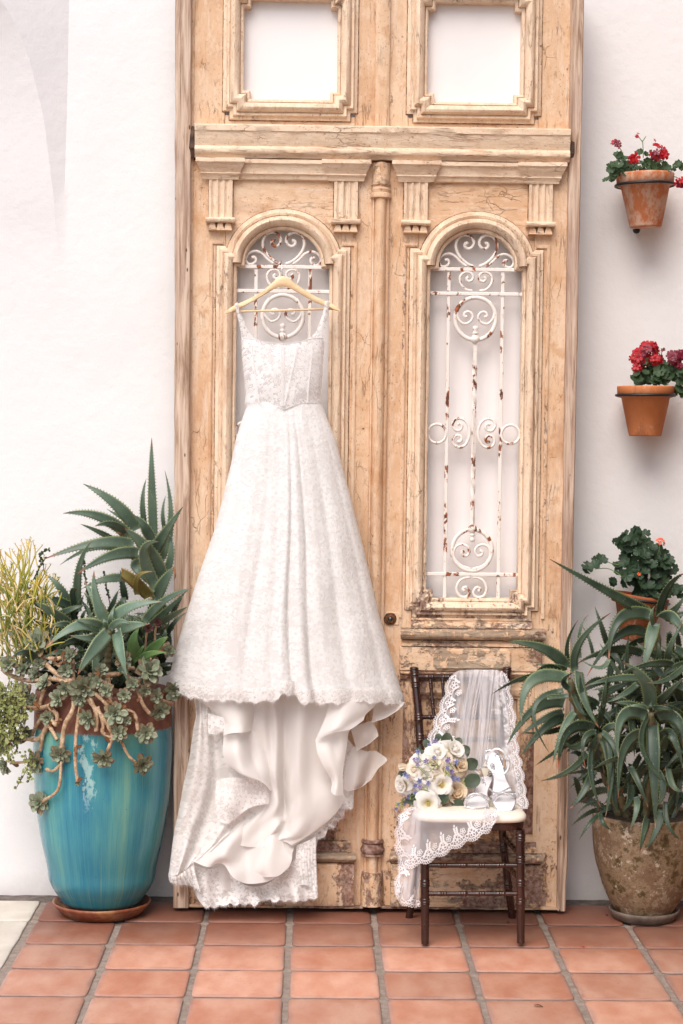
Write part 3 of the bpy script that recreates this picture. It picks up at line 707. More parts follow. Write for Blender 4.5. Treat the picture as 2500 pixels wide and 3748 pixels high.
# ---- the two leaves
AC = rl(1745, 900)[0]                        # axis of the arched opening
HW, HA = .176, .1445                          # half width below and in the arch
ZS, ZA = zz(988), zz(851)                     # springing and crown of the opening
ZB = zz(2189); NX, NZ = .026, .031
def arch_path(hw=HW, ha=HA, grow=0):
    pts = [(AC-hw+NX, ZB), (AC-hw+NX, ZB+NZ), (AC-hw, ZB+NZ), (AC-hw, ZS), (AC-ha, ZS)]
    ry = ZA-ZS-.012
    for k in range(0, 25):
        a = PI-PI*k/24; pts.append((AC+ha*math.cos(a), ZS+.012+ry*math.sin(a)))
    pts += [(AC+ha, ZS), (AC+hw, ZS), (AC+hw, ZB+NZ), (AC+hw-NX, ZB+NZ), (AC+hw-NX, ZB)]
    return pts
AE = .724
for s in (-1, 1):
    side = 'left' if s < 0 else 'right'
    # face: inner stile is the part itself; other boards are its sub-parts
    mb = MB(); bx(mb, s, .031, AC-HW-.045, zz(3318), zz(600), YD, YD+.045)
    leaf = mb.build('door_leaf', PW if s < 0 else PW, door, smooth=False)
    mb = MB(); bx(mb, s, AC+HW+.045, AE-.008, zz(3318), zz(600), YD+.0004, YD+.045); mb.build('stile', PW, leaf, smooth=False)
    # board round the arch head
    mb = MB(); vs = []; N = 28
    for k in range(N+1):
        a = PI-PI*k/N; x = AC+(HA+.03)*math.cos(a); z = ZS+(ZA-ZS+.03)*math.sin(a)
        if k in (0, N): z = ZS-.02
        u = -1+2*k/N; tx = AC+u*(HW+.0445); vs += [(sgn(s, x), YD+.0008, z), (sgn(s, tx), YD+.0008, zz(600))]
    vs = [(sgn(s, AC-HW-.0445), YD+.0008, ZS-.02), (sgn(s, AC-HW-.0445), YD+.0008, zz(600))]+vs+[(sgn(s, AC+HW+.0445), YD+.0008, ZS-.02), (sgn(s, AC+HW+.0445), YD+.0008, zz(600))]
    n_ = len(vs)//2; fs = [(2*k, 2*k+1, 2*k+3, 2*k+2)[::(-1 if s > 0 else 1)] for k in range(n_-1)]
    mb.add(vs, fs); mb.build('arch_board', PH, leaf, smooth=False)
    mb = MB(); bx(mb, s, AC-HW-.0446, AC+HW+.0446, zz(2560), ZB-.03, YD+.0006, YD+.04); mb.build('lock_rail', PWH, leaf, smooth=False)
    # arched casing
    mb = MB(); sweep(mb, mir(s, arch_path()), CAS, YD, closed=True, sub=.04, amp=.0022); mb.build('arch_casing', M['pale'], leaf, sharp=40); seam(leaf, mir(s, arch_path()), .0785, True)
    mb = MB(); bx(mb, s, AC-HW-.02, AC+HW+.02, ZB-.02, ZA+.03, YD+.075, YD+.085); mb.build('backing_board', M['board'], leaf, smooth=False)
    # outer fillet that frames casing and stile
    f0, f1 = AC-HW-.092, AC+HW+.092
    path = [(f0, zz(2262)), (f0, ZS+.085), (f0+.04, ZS+.085)]
    for q_ in (1, -1):
        pp = [(AC+q_*(AC-a)*-1 if q_ > 0 else 2*AC-a, z) for a, z in path] if q_ < 0 else path
        if q_ < 0: pp = pp[::-1]
        mb = MB(); sweep(mb, mir(s, pp), [(0, 0), (0, .006), (.005, .008), (.012, .006), (.012, 0)], YD, sub=.04, amp=.0015); mb.build('fillet', PWW, leaf, sharp=40)
    # cornice and pilasters
    a_p = [(.0875, .178), (.563, .653)]
    mb = MB(); hmould(mb, min(sgn(s, .2), sgn(s, .545)), max(sgn(s, .2), sgn(s, .545)), prof_px([(599, 0), (599, .040), (613, .041), (618, .034), (632, .030), (640, .026), (650, .026), (655, .018), (668, .014), (672, 0)]), YD); mb.build('cornice', M['pale_h'], leaf, sharp=40)
    for a0, a1 in a_p:
        c = sgn(s, (a0+a1)/2); hw = (a1-a0)/2
        mb = MB()
        prof = [(-hw, 0), (-hw, .020)]
        for fl in (-.55, 0, .55):
            x = fl*hw; prof += [(x-.010, .021), (x-.007, .017), (x, .0145), (x+.007, .017), (x+.010, .021)]
        prof += [(hw, .020), (hw, 0)]
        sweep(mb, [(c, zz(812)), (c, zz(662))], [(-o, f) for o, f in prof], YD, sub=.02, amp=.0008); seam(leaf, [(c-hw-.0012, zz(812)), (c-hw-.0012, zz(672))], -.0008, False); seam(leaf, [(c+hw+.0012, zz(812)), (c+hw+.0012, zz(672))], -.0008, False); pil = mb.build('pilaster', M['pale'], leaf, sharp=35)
        mb = MB(); hmould(mb, c-hw-.004, c+hw+.004, prof_px([(598, 0), (598, .058), (612, .060), (617, .054), (621, .052), (630, .046), (640, .038), (648, .034), (652, .036), (658, .030), (666, .026), (672, .024), (673, 0)]), YD, inset=.75, sub=.02); mb.build('capital', M['pale_h'], leaf, sharp=40)
        mb = MB(); hmould(mb, c-hw-.010, c+hw+.010, prof_px([(811, 0), (812, .034), (817, .039), (824, .039), (829, .034), (830, 0)]), YD, sub=.02); mb.build('pilaster_foot', M['pale_h'], leaf, sharp=40)
        for k in (-1, 0, 1):
            x = c+k*hw*.66; z1, z0 = zz(830), zz(860); w1, w0 = .008, .0155; mb = MB(); f = .028
            mb.add([(x-w0, YD, z0), (x+w0, YD, z0), (x+w1, YD, z1), (x-w1, YD, z1), (x-w0, YD-f, z0+.003), (x+w0, YD-f, z0+.003), (x+w1, YD-f*.8, z1), (x-w1, YD-f*.8, z1)],
                   [(4, 5, 6, 7), (0, 1, 5, 4), (1, 2, 6, 5), (3, 0, 4, 7), (2, 3, 7, 6)]); mb.build('drop', PWH, leaf, smooth=False)
    # keystone crack line is paint; sill group below the opening
    def hm(name, a0, a1, rows, m, inset=0, amp=.0022):
        mb = MB(); lo, hi = sorted((sgn(s, a0), sgn(s, a1))); hmould(mb, lo, hi, prof_px(rows), YD, inset=inset, sub=.018, amp=amp); return mb.build(name, m, leaf, sharp=42)
    cxp = 1372.5; pa = lambda px: (px-cxp)*.001045
    hm('sill', pa(1503), pa(1945), [(2262, 0), (2262, .018), (2268, .021), (2274, .018), (2280, .024), (2290, .030), (2297, .036), (2298, 0)], PWH)
    hm('torus', pa(1470), pa(1990), [(2299, 0), (2299, .030), (2304, .042), (2311, .048), (2320, .050), (2329, .046), (2336, .038), (2340, .026), (2343, 0)], PGH, .15)
    hm('necking', pa(1468), pa(1988), [(2344, 0), (2345, .016), (2351, .018), (2354, .026), (2364, .028), (2366, 0)], PWH)
    mb = MB(); bx(mb, s, pa(1462), pa(1984), zz(2455), zz(2367), YD-.026, YD, .004); blk = mb.build('frieze_block', PWH, leaf, smooth=False)
    mb = MB(); x0, x1, z0, z1, c_ = pa(1586), pa(1870), zz(2447), zz(2372), .012
    def octo(i, f): return [(sgn(s, a), YD-.026-f, z) for a, z in ((x0+i+c_, z0+i), (x1-i-c_, z0+i), (x1-i, z0+i+c_), (x1-i, z1-i-c_), (x1-i-c_, z1-i), (x0+i+c_, z1-i), (x0+i, z1-i-c_), (x0+i, z0+i+c_))]
    vs = octo(0, 0)+octo(.001, .006)+octo(.006, .010)+octo(.010, .010)
    fs = [(r*8+k, r*8+(k+1) % 8, (r+1)*8+(k+1) % 8, (r+1)*8+k)[::s] for r in range(3) for k in range(8)]+[tuple(range(24, 32))[::s]]
    mb.add(vs, fs); mb.build('tablet', PGH, leaf, smooth=False)
    hm('bed_moulding', pa(1465), pa(1986), [(2457, 0), (2457, .034), (2463, .036), (2468, .028), (2476, .022), (2484, .016), (2487, 0)], PWH)
    # lower panel
    lx0, lx1, lz0, lz1 = pa(1541), pa(1900), zz(2990), zz(2556)
    mb = MB(); bx(mb, s, lx0-.05, lx1+.05, lz0-.09, zz(2486), YD+.012, YD+.03); mb.build('panel', PWW, leaf, smooth=False)
    mb = MB(); sweep(mb, mir(s, [(lx0, lz0), (lx0, lz1), (lx1, lz1), (lx1, lz0)]), [(-.004, -.012), (0, .004), (.008, .006), (.012, .014), (.024, .020), (.036, .017), (.042, .010), (.052, .009), (.060, .006), (.066, 0)], YD, closed=True, sub=.04, amp=.002); mb.build('panel_moulding', PWW, leaf, sharp=40)
    mb = MB(); bx(mb, s, AC-HW-.0446, AC+HW+.0446, zz(3085), lz0-.05, YD+.0006, YD+.04); mb.build('low_rail', PWH, leaf, smooth=False)
    # base
    hm('base_moulding', pa(1455), pa(1975), [(3080, 0), (3080, .016), (3086, .018), (3092, .015), (3098, .022), (3112, .026), (3116, .028), (3118, 0)], PWH)
    hm('base_torus', pa(1440), pa(1994), [(3119, 0), (3119, .030), (3124, .040), (3132, .046), (3140, .046), (3148, .040), (3153, .030), (3156, .024), (3158, 0)], PGH, .15)
    mb = MB(); hmould(mb, *sorted((sgn(s, pa(1440)), sgn(s, pa(1993)))), prof_px([(3160, 0), (3160, .024), (3168, .034), (3200, .036), (3260, .036), (3308, .034), (3314, .030), (3314, 0)]), YD, sub=.02, amp=.0015); mb.build('plinth', PWW if s < 0 else PWH, leaf, sharp=40)
    mb = MB(); hmould(mb, *sorted((sgn(s, .034), sgn(s, AE-.01))), prof_px([(3315, 0), (3315, .020), (3324, .020), (3325, 0)]), YD, sub=.02, amp=.002); mb.build('bottom_rail', PWH, leaf, sharp=40)
    if s > 0:
        kx, kz = pa(1427), zz(2268)
        mb = MB(); box(mb, DC+kx-.016, DC+kx+.034, YD-.004, YD, kz-.024, kz+.026, .002); lk = mb.build('lock_plate', PWW, leaf, smooth=False)
        mb = MB(); A = Matrix(((1, 0, 0), (0, 0, -1), (0, 1, 0)))
        lathe(mb, (DC+kx, YD-.004, kz), [(.024, 0), (.024, .003), (.021, .006), (.017, .006), (.0165, .010), (.013, .013), (.0095, .013), (.009, .006), (0, .006)], 22, axis=A, wob=.12); mb.build('lock_ring', M['lock'], leaf, sharp=40)
        mb = MB(); lathe(mb, (DC+kx, YD-.008, kz), [(.0075, 0), (.0075, .007), (.005, .009), (0, .009)], 16, axis=A); mb.build('lock_barrel', M['steel'], leaf, sharp=40)

# ---- centre column
mb = MB(); prof = [(-.032, 0), (-.032, .014), (-.026, .018), (-.022, .013), (-.018, .024), (-.010, .034), (0, .037), (.010, .034), (.018, .024), (.022, .013), (.026, .018), (.032, .014), (.032, 0)]
sweep(mb, [(DC, zz(3314)), (DC, zz(602))], [(-o, f) for o, f in prof], YD, sub=.03, amp=.0018); colm = mb.build('centre_column', PW, door, sharp=45)
def half_lathe(name, rows, m):
    mb = MB(); z0 = zz(rows[-1][0]); lathe(mb, (DC, YD-.004, z0), [(r, zz(y)-z0) for y, r in reversed(rows)], 24, wob=.05); mb.build(name, m, colm, sharp=45)
half_lathe('column_head', [(606, .0), (607, .030), (620, .032), (660, .034), (684, .037), (690, .030), (700, .038), (712, .036), (718, .041), (730, .040), (734, .030), (738, .0)], PWH)
half_lathe('column_ring', [(3072, 0), (3073, .040), (3082, .044), (3088, .038), (3096, .040), (3108, .047), (3118, .045), (3124, .038), (3130, .044), (3134, 0)], PWH)
half_lathe('column_foot', [(3190, 0), (3192, .040), (3210, .043), (3260, .045), (3314, .044), (3315, 0)], PWW)

# ---- wrought-iron grilles
def grille(s):
    yg = YD+.012
    def W(p, f=None):
        q = P(p[0], p[1], YD); a = q.x-DC
        return Vector((sgn(s, a), yg, q.z))
    def mirr(v): return Vector((2*sgn(s, AC)-v.x, v.y, v.z))
    rb = .0068
    mb = MB(); zt_, zb_ = ZS-.002, ZB+.002
    for (top, bot) in ((z3(578, 470), z4(548, 1350)),):
        a = W(top); b = W(bot); box(mb, a.x-rb, a.x+rb, yg-.004, yg+.006, b.z, a.z, .002)
    g = mb.build('grille', M['iron'], door, smooth=False)
    mb = MB(); a2 = mirr(a); box(mb, a2.x-rb, a2.x+rb, yg-.004, yg+.006, b.z, a2.z, .002); mb.build('bar', M['iron'], g, smooth=False)
    for zc2, hw in ((zz(986), HA+.01), (zz(1075), HW+.01), (zz(2103), HW+.01)):
        mb = MB(); c = sgn(s, AC); box(mb, c-hw, c+hw, yg-.008, yg+.002, zc2-.007, zc2+.007, .002); mb.build('bar', M['iron'], g, smooth=False)
    def scroll(pts, r=.0062, conv=z3, both=True, f=.002):
        p = crv([W(conv(*q)) for q in pts], 40); p = [v+Vector((0, -f, 0)) for v in p]
        rr = [r*(1 if i < 34 else 1+.25*(i-34)/5) for i in range(40)]
        for k in range(2 if both else 1):
            mb = MB(); tube(mb, p if k == 0 else [mirr(v) for v in p], rr, 7); mb.build('scroll', M['iron'], g)
    scroll([(757, 442), (700, 415), (645, 355), (625, 290), (648, 232), (692, 213), (735, 228), (756, 268), (742, 302), (712, 313), (690, 296), (696, 272), (714, 276)])
    scroll([(705, 440), (660, 408), (620, 366), (575, 347), (525, 364), (503, 404), (520, 438), (552, 440), (577, 417), (568, 392), (546, 396)], .0055)
    scroll([(745, 616), (700, 606), (665, 572), (655, 522), (680, 487), (715, 480), (745, 500), (746, 535), (716, 548), (702, 528), (716, 516)], .0055)
    scroll([(670, 688), (636, 745), (640, 810), (680, 852), (725, 840), (747, 805), (735, 775), (705, 765), (683, 785), (692, 804), (706, 796)], .0055, f=.004)
    scroll([(638, 110), (655, 97), (672, 118), (655, 148), (622, 146), (601, 112), (615, 75), (650, 60), (695, 80), (720, 130), (722, 190), (695, 250), (650, 270), (610, 248), (605, 212), (630, 183), (660, 188), (668, 215), (650, 233), (637, 222)], .0058, z4)
    scroll([(735, 1145), (655, 1115), (610, 1050), (620, 992), (660, 966), (705, 980), (721, 1015), (705, 1048), (676, 1045), (668, 1020), (688, 1012)], .0058, z4, f=.004)
    scroll([(727, 1203), (690, 1207), (648, 1235), (630, 1288), (652, 1335), (695, 1345), (724, 1320), (715, 1288), (695, 1272), (676, 1286), (688, 1303)], .0058, z4)
    def ring(c, rx, rz, conv, r, sh=0, fl=-.002):
        p = W(conv(*c)); k = .001045/1.96; n_ = 44; mb = MB()
        x0 = sgn(s, AC)+s*sh
        pts = [(x0+rx*k*math.cos(2*PI*i/n_), yg+fl, p.z+rz*k*math.sin(2*PI*i/n_)) for i in range(n_+1)]
        tube(mb, pts, r, 8, cap=False); mb.build('ring', M['iron'], g)
    ring((750, 815), 146, 152, z3, .0085); ring((733, 1007), 143, 150, z4, .0085)
    e = (HW+(AC-(W(z4(548, 700)).x-DC)*s))/2 if s > 0 else (HW+(AC-(DC-W(z4(548, 700)).x)))/2
    ring((480, 170), 66, 68, z4, .0055, -e); ring((480, 170), 66, 68, z4, .0055, e)
    # twisted middle bar with knobs
    zt2, zb2 = W(z3(745, 965)).z, W(z4(735, 855)).z; mb = MB(); vs = []; n_ = 90; c = sgn(s, AC)
    for i in range(n_+1):
        z = zt2+(zb2-zt2)*i/n_; u = i/n_
        tw = 0
        for c0, c1 in ((.12, .40), (.60, .88)): tw += 5.2*min(max((u-c0)/(c1-c0), 0), 1)
        for k in range(4):
            a = tw+PI/4+k*PI/2; vs.append((c+.0095*math.cos(a), yg+.0095*math.sin(a), z))
    fs = [(i*4+k, i*4+(k+1) % 4, (i+1)*4+(k+1) % 4, (i+1)*4+k) for i in range(n_) for k in range(4)]
    mb.add(vs, fs); mb.build('twisted_bar', M['iron'], g, smooth=False)
    for (py, conv, up) in ((962, z3, 1), (855, z4, -1)):
        z = W(conv(745, py)).z; mb = MB()
        lathe(mb, (c, yg-.004, z), [(0, -.018*up), (.010, -.015*up), (.0165, -.007*up), (.0185, 0), (.0165, .007*up), (.010, .014*up), (.007, .017*up), (.012, .021*up), (.012, .025*up), (.007, .029*up), (.009, .034*up), (.0115, .041*up), (.009, .048*up), (0, .052*up)], 16); mb.build('knob', M['iron'], g)
for s in (-1, 1): grille(s)
# ------------------------------------------------------------------ hanger
YH = 7.205
hanger = thing('clothes_hanger', P(1034, 1010, YH), 'pale wooden clothes hanger hooked over the left iron grille, holding the gown', 'hanger')
top = [z2(*q) for q in ((240, 772), (300, 725), (400, 680), (500, 625), (580, 560), (620, 520), (655, 511), (690, 520), (730, 552), (800, 600), (900, 660), (1000, 705), (1050, 730), (1070, 758))]
bot = [z2(*q) for q in ((243, 784), (300, 768), (400, 718), (500, 660), (580, 612), (620, 594), (655, 586), (690, 592), (730, 610), (800, 650), (900, 705), (1000, 742), (1045, 762), (1070, 762))]
tp = crv([Vector((x, y, 0)) for x, y in top], 40); bt = crv([Vector((x, y, 0)) for x, y in bot], 40)
mb = MB(); vs = []
for a, b in zip(tp, bt):
    y0 = YH-.006; m = (a+b)/2; i = a*.82+b*.18; j = a*.18+b*.82
    vs += [P(a.x, a.y, YH+.006), P(a.x, a.y, y0+.004), P(i.x, i.y, y0), P(j.x, j.y, y0), P(b.x, b.y, y0+.004), P(b.x, b.y, YH+.006)]
n_ = 6; fs = [(k*n_+i, k*n_+(i+1) % n_, (k+1)*n_+(i+1) % n_, (k+1)*n_+i) for k in range(39) for i in range(n_)]+[tuple(range(6)), tuple(39*6+i for i in range(5, -1, -1))]
mb.add(vs, fs); mb.build('hanger_arm', M['hanger'], hanger, sharp=50)
mb = MB(); tube(mb, [P(*z2(292, 765), YH+.004), P(*z2(650, 757), YH+.004), P(*z2(1035, 745), YH+.004)], .0042, 8); mb.build('trouser_bar', M['hanger'], hanger)
hk = [Vector((*z2(x, y), YH+d)) for x, y, d in ((655, 520, 0), (653, 480, 0), (650, 450, .003), (645, 405, .025), (644, 398, .06), (644, 412, .118), (645, 440, .125))]
mb = MB(); tube(mb, [P(v.x, v.y, v.z) for v in crv(hk, 24)], .0018, 6); mb.build('hook', M['chrome'], hanger)

# ------------------------------------------------------------------ wedding gown
gown = thing('wedding_gown', P(1050, 3310, 7.2), 'white lace wedding gown with a satin lining and long train hanging from the wooden hanger', 'wedding gown')
def gsheet(name, mat, left, right, ys, yfun, topf=None, hemf=None, nu=60, nv=60, kind=None, label=None):
    """sheet between a left and a right edge (px as a function of row y)"""
    g = []
    for j in range(nv):
        v = j/(nv-1); row = []
        for i in range(nu):
            u = -1+2*i/(nu-1)
            yt = topf(u) if topf else ys[0]; yh = hemf(u) if hemf else ys[1]
            py = yt+(yh-yt)*v
            xl, xr = lin(*left, py), lin(*right, py)
            px = xl+(xr-xl)*(u+1)/2
            row.append(P(px, py, yfun(u, v, px, py)))
        g.append(row)
    mb = MB(); grid_mb(mb, g); return mb.build(name, mat, gown, label=label), g
# bodice
bl = ([1235, 1245, 1300, 1337, 1440, 1470, 1500], [884, 884, 886, 889, 900, 897, 893])
br = ([1235, 1260, 1362, 1400, 1454, 1480, 1500], [1188, 1187, 1181, 1177, 1173, 1180, 1184])
neck = lambda u: lin([-1, -.66, -.4, 0, .4, .62, 1], [1237, 1243, 1254, 1259, 1252, 1241, 1236], u)
fb = lambda u, v, px, py: 7.225-.075*math.sqrt(max(0, 1-u*u))-.008*math.sin(v*PI)+jit((px*.004, py*.004, 1), .006, 3)
bod, gb = gsheet('bodice', M['lace_bodice'], bl, br, (1240, 1500), fb, neck, lambda u: 1475+25*max(0, 1-abs(u)*2.2), 44, 36)
gsheet('bodice_back', M['lace_bodice'], bl, br, (1240, 1500), lambda u, v, px, py: 7.236+.004*math.cos(u*9), lambda u: 1258+6*math.cos(u), lambda u: 1480, 30, 20)
for q in ([(430, 990), (448, 1150), (475, 1340), (487, 1420)], [(545, 1010), (572, 1120), (610, 1260), (640, 1370), (650, 1440)], [(645, 1005), (648, 1150), (652, 1440)], [(664, 1005), (662, 1150), (660, 1440)], [(758, 1010), (740, 1120), (708, 1260), (684, 1370), (668, 1440)], [(868, 985), (860, 1130), (842, 1290), (832, 1420)]):
    pts = crv([Vector((*z2(*p), 0)) for p in q], 18); mb = MB(); rows = []
    for p in pts:
        u = (p.x-1036)/150; y = 7.225-.075*math.sqrt(max(0, 1-min(1, u*u)))-.013
        rows.append([P(p.x-3.2, p.y, y), P(p.x, p.y, y-.0016), P(p.x+3.2, p.y, y)])
    grid_mb(mb, rows); mb.build('boning', M['boning'], bod)
mb = MB(); tube(mb, gb[0], .0016, 5); mb.build('neckline_edge', M['thread'], bod)
# straps
for pl, pr in (([(313, 712), (328, 790), (345, 860), (356, 920), (360, 985)], [(332, 700), (352, 770), (385, 850), (425, 925), (470, 972)]),
               ([(962, 692), (940, 790), (915, 865), (885, 920), (838, 966)], [(993, 690), (982, 770), (968, 850), (958, 920), (956, 990)])):
    a = crv([Vector((*z2(*p), 0)) for p in pl], 16); b = crv([Vector((*z2(*p), 0)) for p in pr], 16); rows = []
    for k, (p, q) in enumerate(zip(a, b)):
        t = k/15; r = []
        for i in range(7):
            u = i/6; m = p*(1-u)+q*u; r.append(P(m.x, m.y, YH-.010-.004*math.sin(u*PI)+.012*t))
        rows.append(r)
    back = [[v+Vector((0, .022, .004)) for v in r] for r in rows[:9]]
    mb = MB(); grid_mb(mb, back[::-1]+rows); mb.build('strap', M['lace_strap'], gown)
# lace overskirt
def dd(p): return (p[1]*1.5944, p[0]*1.5944)
L_ = [dd(p) for p in ((563, 920), (566, 935), (553, 970), (541, 1010), (528, 1075), (510, 1150), (491, 1220), (470, 1280), (448, 1345), (429, 1405), (411, 1465), (396, 1520), (389, 1555))]
R_ = [dd(p) for p in ((735, 920), (741, 935), (753, 965), (771, 1010), (786, 1070), (802, 1130), (818, 1195), (835, 1260), (851, 1330), (868, 1405), (886, 1465), (903, 1525), (918, 1575), (928, 1606))]
sl = ([p[0] for p in L_], [p[1] for p in L_]); sr_ = ([p[0] for p in R_], [p[1] for p in R_])
hemz = [(105, 62), (140, 105), (190, 125), (250, 140), (350, 155), (430, 152), (480, 156), (560, 164), (650, 158), (730, 150), (762, 112), (800, 118), (838, 122), (856, 170), (960, 166), (1060, 172), (1150, 160), (1230, 162), (1300, 165), (1400, 172), (1460, 192)]
hx = [z7(*p)[0] for p in hemz]; hy = [z7(*p)[1] for p in hemz]
def hem(u):
    px = 617+(1480-617)*(u+1)/2
    y = lin(hx, hy, px); return y+2*abs(math.sin(px*.115))-4
FOLD = [(-.74, .05, .020), (-.52, .07, -.018), (-.33, .05, .022), (-.12, .05, .020), (.0, .035, -.020), (.075, .022, .045), (.17, .05, -.030), (.25, .025, .034), (.40, .06, -.016), (.56, .05, .024), (.72, .06, -.012), (.86, .04, .018)]
def skirtY(u, v, px, py):
    b = 7.222-(.068+.10*v**.8)*math.sqrt(max(0, 1-u*u))
    f = sum(a*math.exp(-((u-c-.015*math.sin(v*5+c*20))/w)**2) for c, w, a in FOLD)
    f += .003*math.sin(u*23+v*1.5)*(1-abs(u))
    return b+f*(min(1, v*1.25)**.85)*.36+jit((px*.003, py*.0012, 0), .008, 3)
skirt, gs = gsheet('overskirt', M['lace_skirt'], sl, sr_, (1470, 2550), skirtY, lambda u: 1466+22*max(0, 1-abs(u)*2.4), hem, 150, 90)
def fringe(name, edge, parent, ln=.010, dens=260, down=Vector((0, 0, -1)), w=.0007):
    """eyelash threads along a lace edge"""
    r = random.Random(len(edge)); mb = MB()
    L = sum((b-a).length for a, b in zip(edge, edge[1:])); n = int(L*dens)
    acc = 0; k = 0
    for i in range(n):
        s = L*i/n
        while k < len(edge)-2 and acc+(edge[k+1]-edge[k]).length < s: acc += (edge[k+1]-edge[k]).length; k += 1
        d = (edge[k+1]-edge[k]); p = edge[k]+d*min(1, (s-acc)/max(d.length, 1e-6))
        q = p+down*ln*r.uniform(.4, 1.2)+Vector((r.uniform(-.4, .4)*ln, r.uniform(-.3, .3)*ln, 0))
        t = d.normalized()*w
        mb.add([p-t, p+t, q], [(0, 1, 2)])
    return mb.build(name, M['thread'], parent, kind='stuff')
gl_ = []
for j in range(50):
    v = j/49; row = []
    for i in range(80):
        u = (-1+2*i/79); k = .93-.06*v; uu = u*k+.01; py = 1500+(hem(uu)-38-1500)*v; xl, xr = lin(*sl, py), lin(*sr_, py); px = xl+(xr-xl)*(uu+1)/2
        row.append(P(px, py, skirtY(uu, v, px, py)+.005))
    gl_.append(row)
mb = MB(); grid_mb(mb, gl_); mb.build('skirt_lining', M['satin'], skirt)
fringe('eyelash_fringe', gs[-1], skirt, .012)
hr = []
for j, dy in enumerate((-30, -14, 2, 14)):
    row = []
    for i in range(150):
        u = -1+2*i/149; px = 617+863*(i/149); y = lin(hx, hy, px)
        row.append(P(px, y+dy+(10*abs(math.sin(px*.052))+3*math.sin(px*.21) if j == 3 else 0)-4, skirtY(u, 1, px, y)-.005))
    hr.append(row)
mb = MB(); grid_mb(mb, hr); mb.build('hem_lace', M['lace_border'], skirt); fringe('eyelash_fringe', hr[-1], skirt, .012)
def piping(edge, parent, r=.0008, m='thread', name='piping'):
    mb = MB(); tube(mb, edge, r, 5); mb.build(name, M[m], parent)

def lsheet(name, mat, rows, nu=30, nv=30, disp=None, edge=True, conv=z7, fr=0, label=None):
    g = loft(rows, nu, nv, disp, conv); mb = MB(); grid_mb(mb, g); o = mb.build(name, mat, gown, label=label)
    if edge: piping(g[-1], o)
    if fr: fringe('eyelash_fringe', g[-1], o, fr)
    return o, g
def rw(y, *pts): return [(a, b, y+d) for a, b, d in pts]
wob = lambda u, v, px, py: jit((px*.006, py*.0022, 3), .012, 2)
def creases(*cs):
    def f(u, v, px, py):
        s = jit((px*.006, py*.002, 3), .008, 2)
        for x0, y0, x1, y1, w, a in cs:
            X0, Y0 = z7(x0, y0); X1, Y1 = z7(x1, y1)
            t = (py-Y0)/(Y1-Y0)
            if -.15 < t < 1.15:
                xc = X0+(X1-X0)*t; k = math.sin(PI*min(max((t+.15)/1.3, 0), 1))
                d = (px-xc)/w; s += a*k*(math.exp(-d*d)-.6*math.exp(-((d-1.6)/1.2)**2))
        return s
    return f
# satin lining, back layer first
lsheet('satin_lining', M['satin'], [
    rw(7.17, (290, 120, 0), (430, 120, -.03), (560, 120, .0), (690, 120, -.035), (780, 120, .02), (900, 120, -.03), (1050, 120, 0), (1300, 140, .02)),
    rw(7.165, (400, 340, 0), (500, 340, -.03), (600, 340, .0), (700, 350, -.035), (775, 350, .02), (870, 350, -.03), (1000, 350, -.01), (1150, 340, .02)),
    rw(7.165, (540, 600, .01), (600, 600, -.02), (660, 610, .0), (720, 620, -.035), (775, 620, .02), (860, 620, -.03), (960, 610, -.01), (1060, 650, .01)),
    rw(7.165, (630, 780, .01), (660, 770, -.02), (690, 770, -.02), (735, 770, -.035), (780, 780, .02), (870, 780, -.035), (1000, 760, -.02), (1117, 738, .0)),
    rw(7.155, (500, 910, .01), (560, 910, -.02), (640, 910, -.02), (720, 910, -.045), (770, 900, .0), (830, 940, -.035), (900, 945, -.02), (1008, 884, -.0)),
    rw(7.145, (420, 1010, .01), (500, 1010, -.01), (600, 1020, -.015), (680, 1010, -.05), (745, 985, -.02), (780, 990, -.02), (815, 1010, -.02), (850, 1000, .01)),
    ], 90, 50, creases((683, 170, 702, 540, 14, .022), (766, 560, 772, 900, 14, .030), (850, 200, 850, 900, 40, -.016), (600, 180, 640, 520, 30, -.014), (930, 180, 900, 850, 40, .014)))
lsheet('satin_flounce', M['satin'], [
    rw(7.16, (430, 860, .03), (520, 870, 0), (600, 860, .0), (690, 800, .02), (760, 850, .04)),
    rw(7.14, (422, 940, .01), (500, 950, -.015), (580, 950, .0), (670, 930, -.01), (765, 940, .03)),
    rw(7.12, (345, 1010, .01), (440, 1025, -.02), (545, 1040, .01), (650, 1040, -.015), (770, 1010, .02), (822, 1010, .03)),
    rw(7.105, (300, 1065, .015), (410, 1075, -.02), (520, 1110, .01), (640, 1120, -.015), (740, 1090, .0), (815, 1060, .02)),
    rw(7.095, (243, 1100, .02), (330, 1132, -.005), (388, 1112, .012), (425, 1122, .005), (475, 1192, -.015), (550, 1228, .0), (640, 1224, -.01), (700, 1205, .0), (770, 1150, .01), (814, 1085, .02))], 90, 34, creases((600, 860, 560, 1230, 34, .014), (470, 930, 410, 1130, 30, -.012), (720, 860, 690, 1200, 26, .016)))
lsheet('satin_flounce', M['satin'], [
    rw(7.12, (650, 930, .02), (700, 920, .0), (758, 930, .03)),
    rw(7.10, (640, 1040, .01), (695, 1030, -.012), (770, 1020, .015)),
    rw(7.085, (597, 1152, .015), (670, 1125, -.012), (740, 1110, .0), (812, 1085, .015)),
    rw(7.08, (640, 1192, .008), (690, 1190, -.012), (735, 1184, -.004), (798, 1132, .012))], 40, 30)
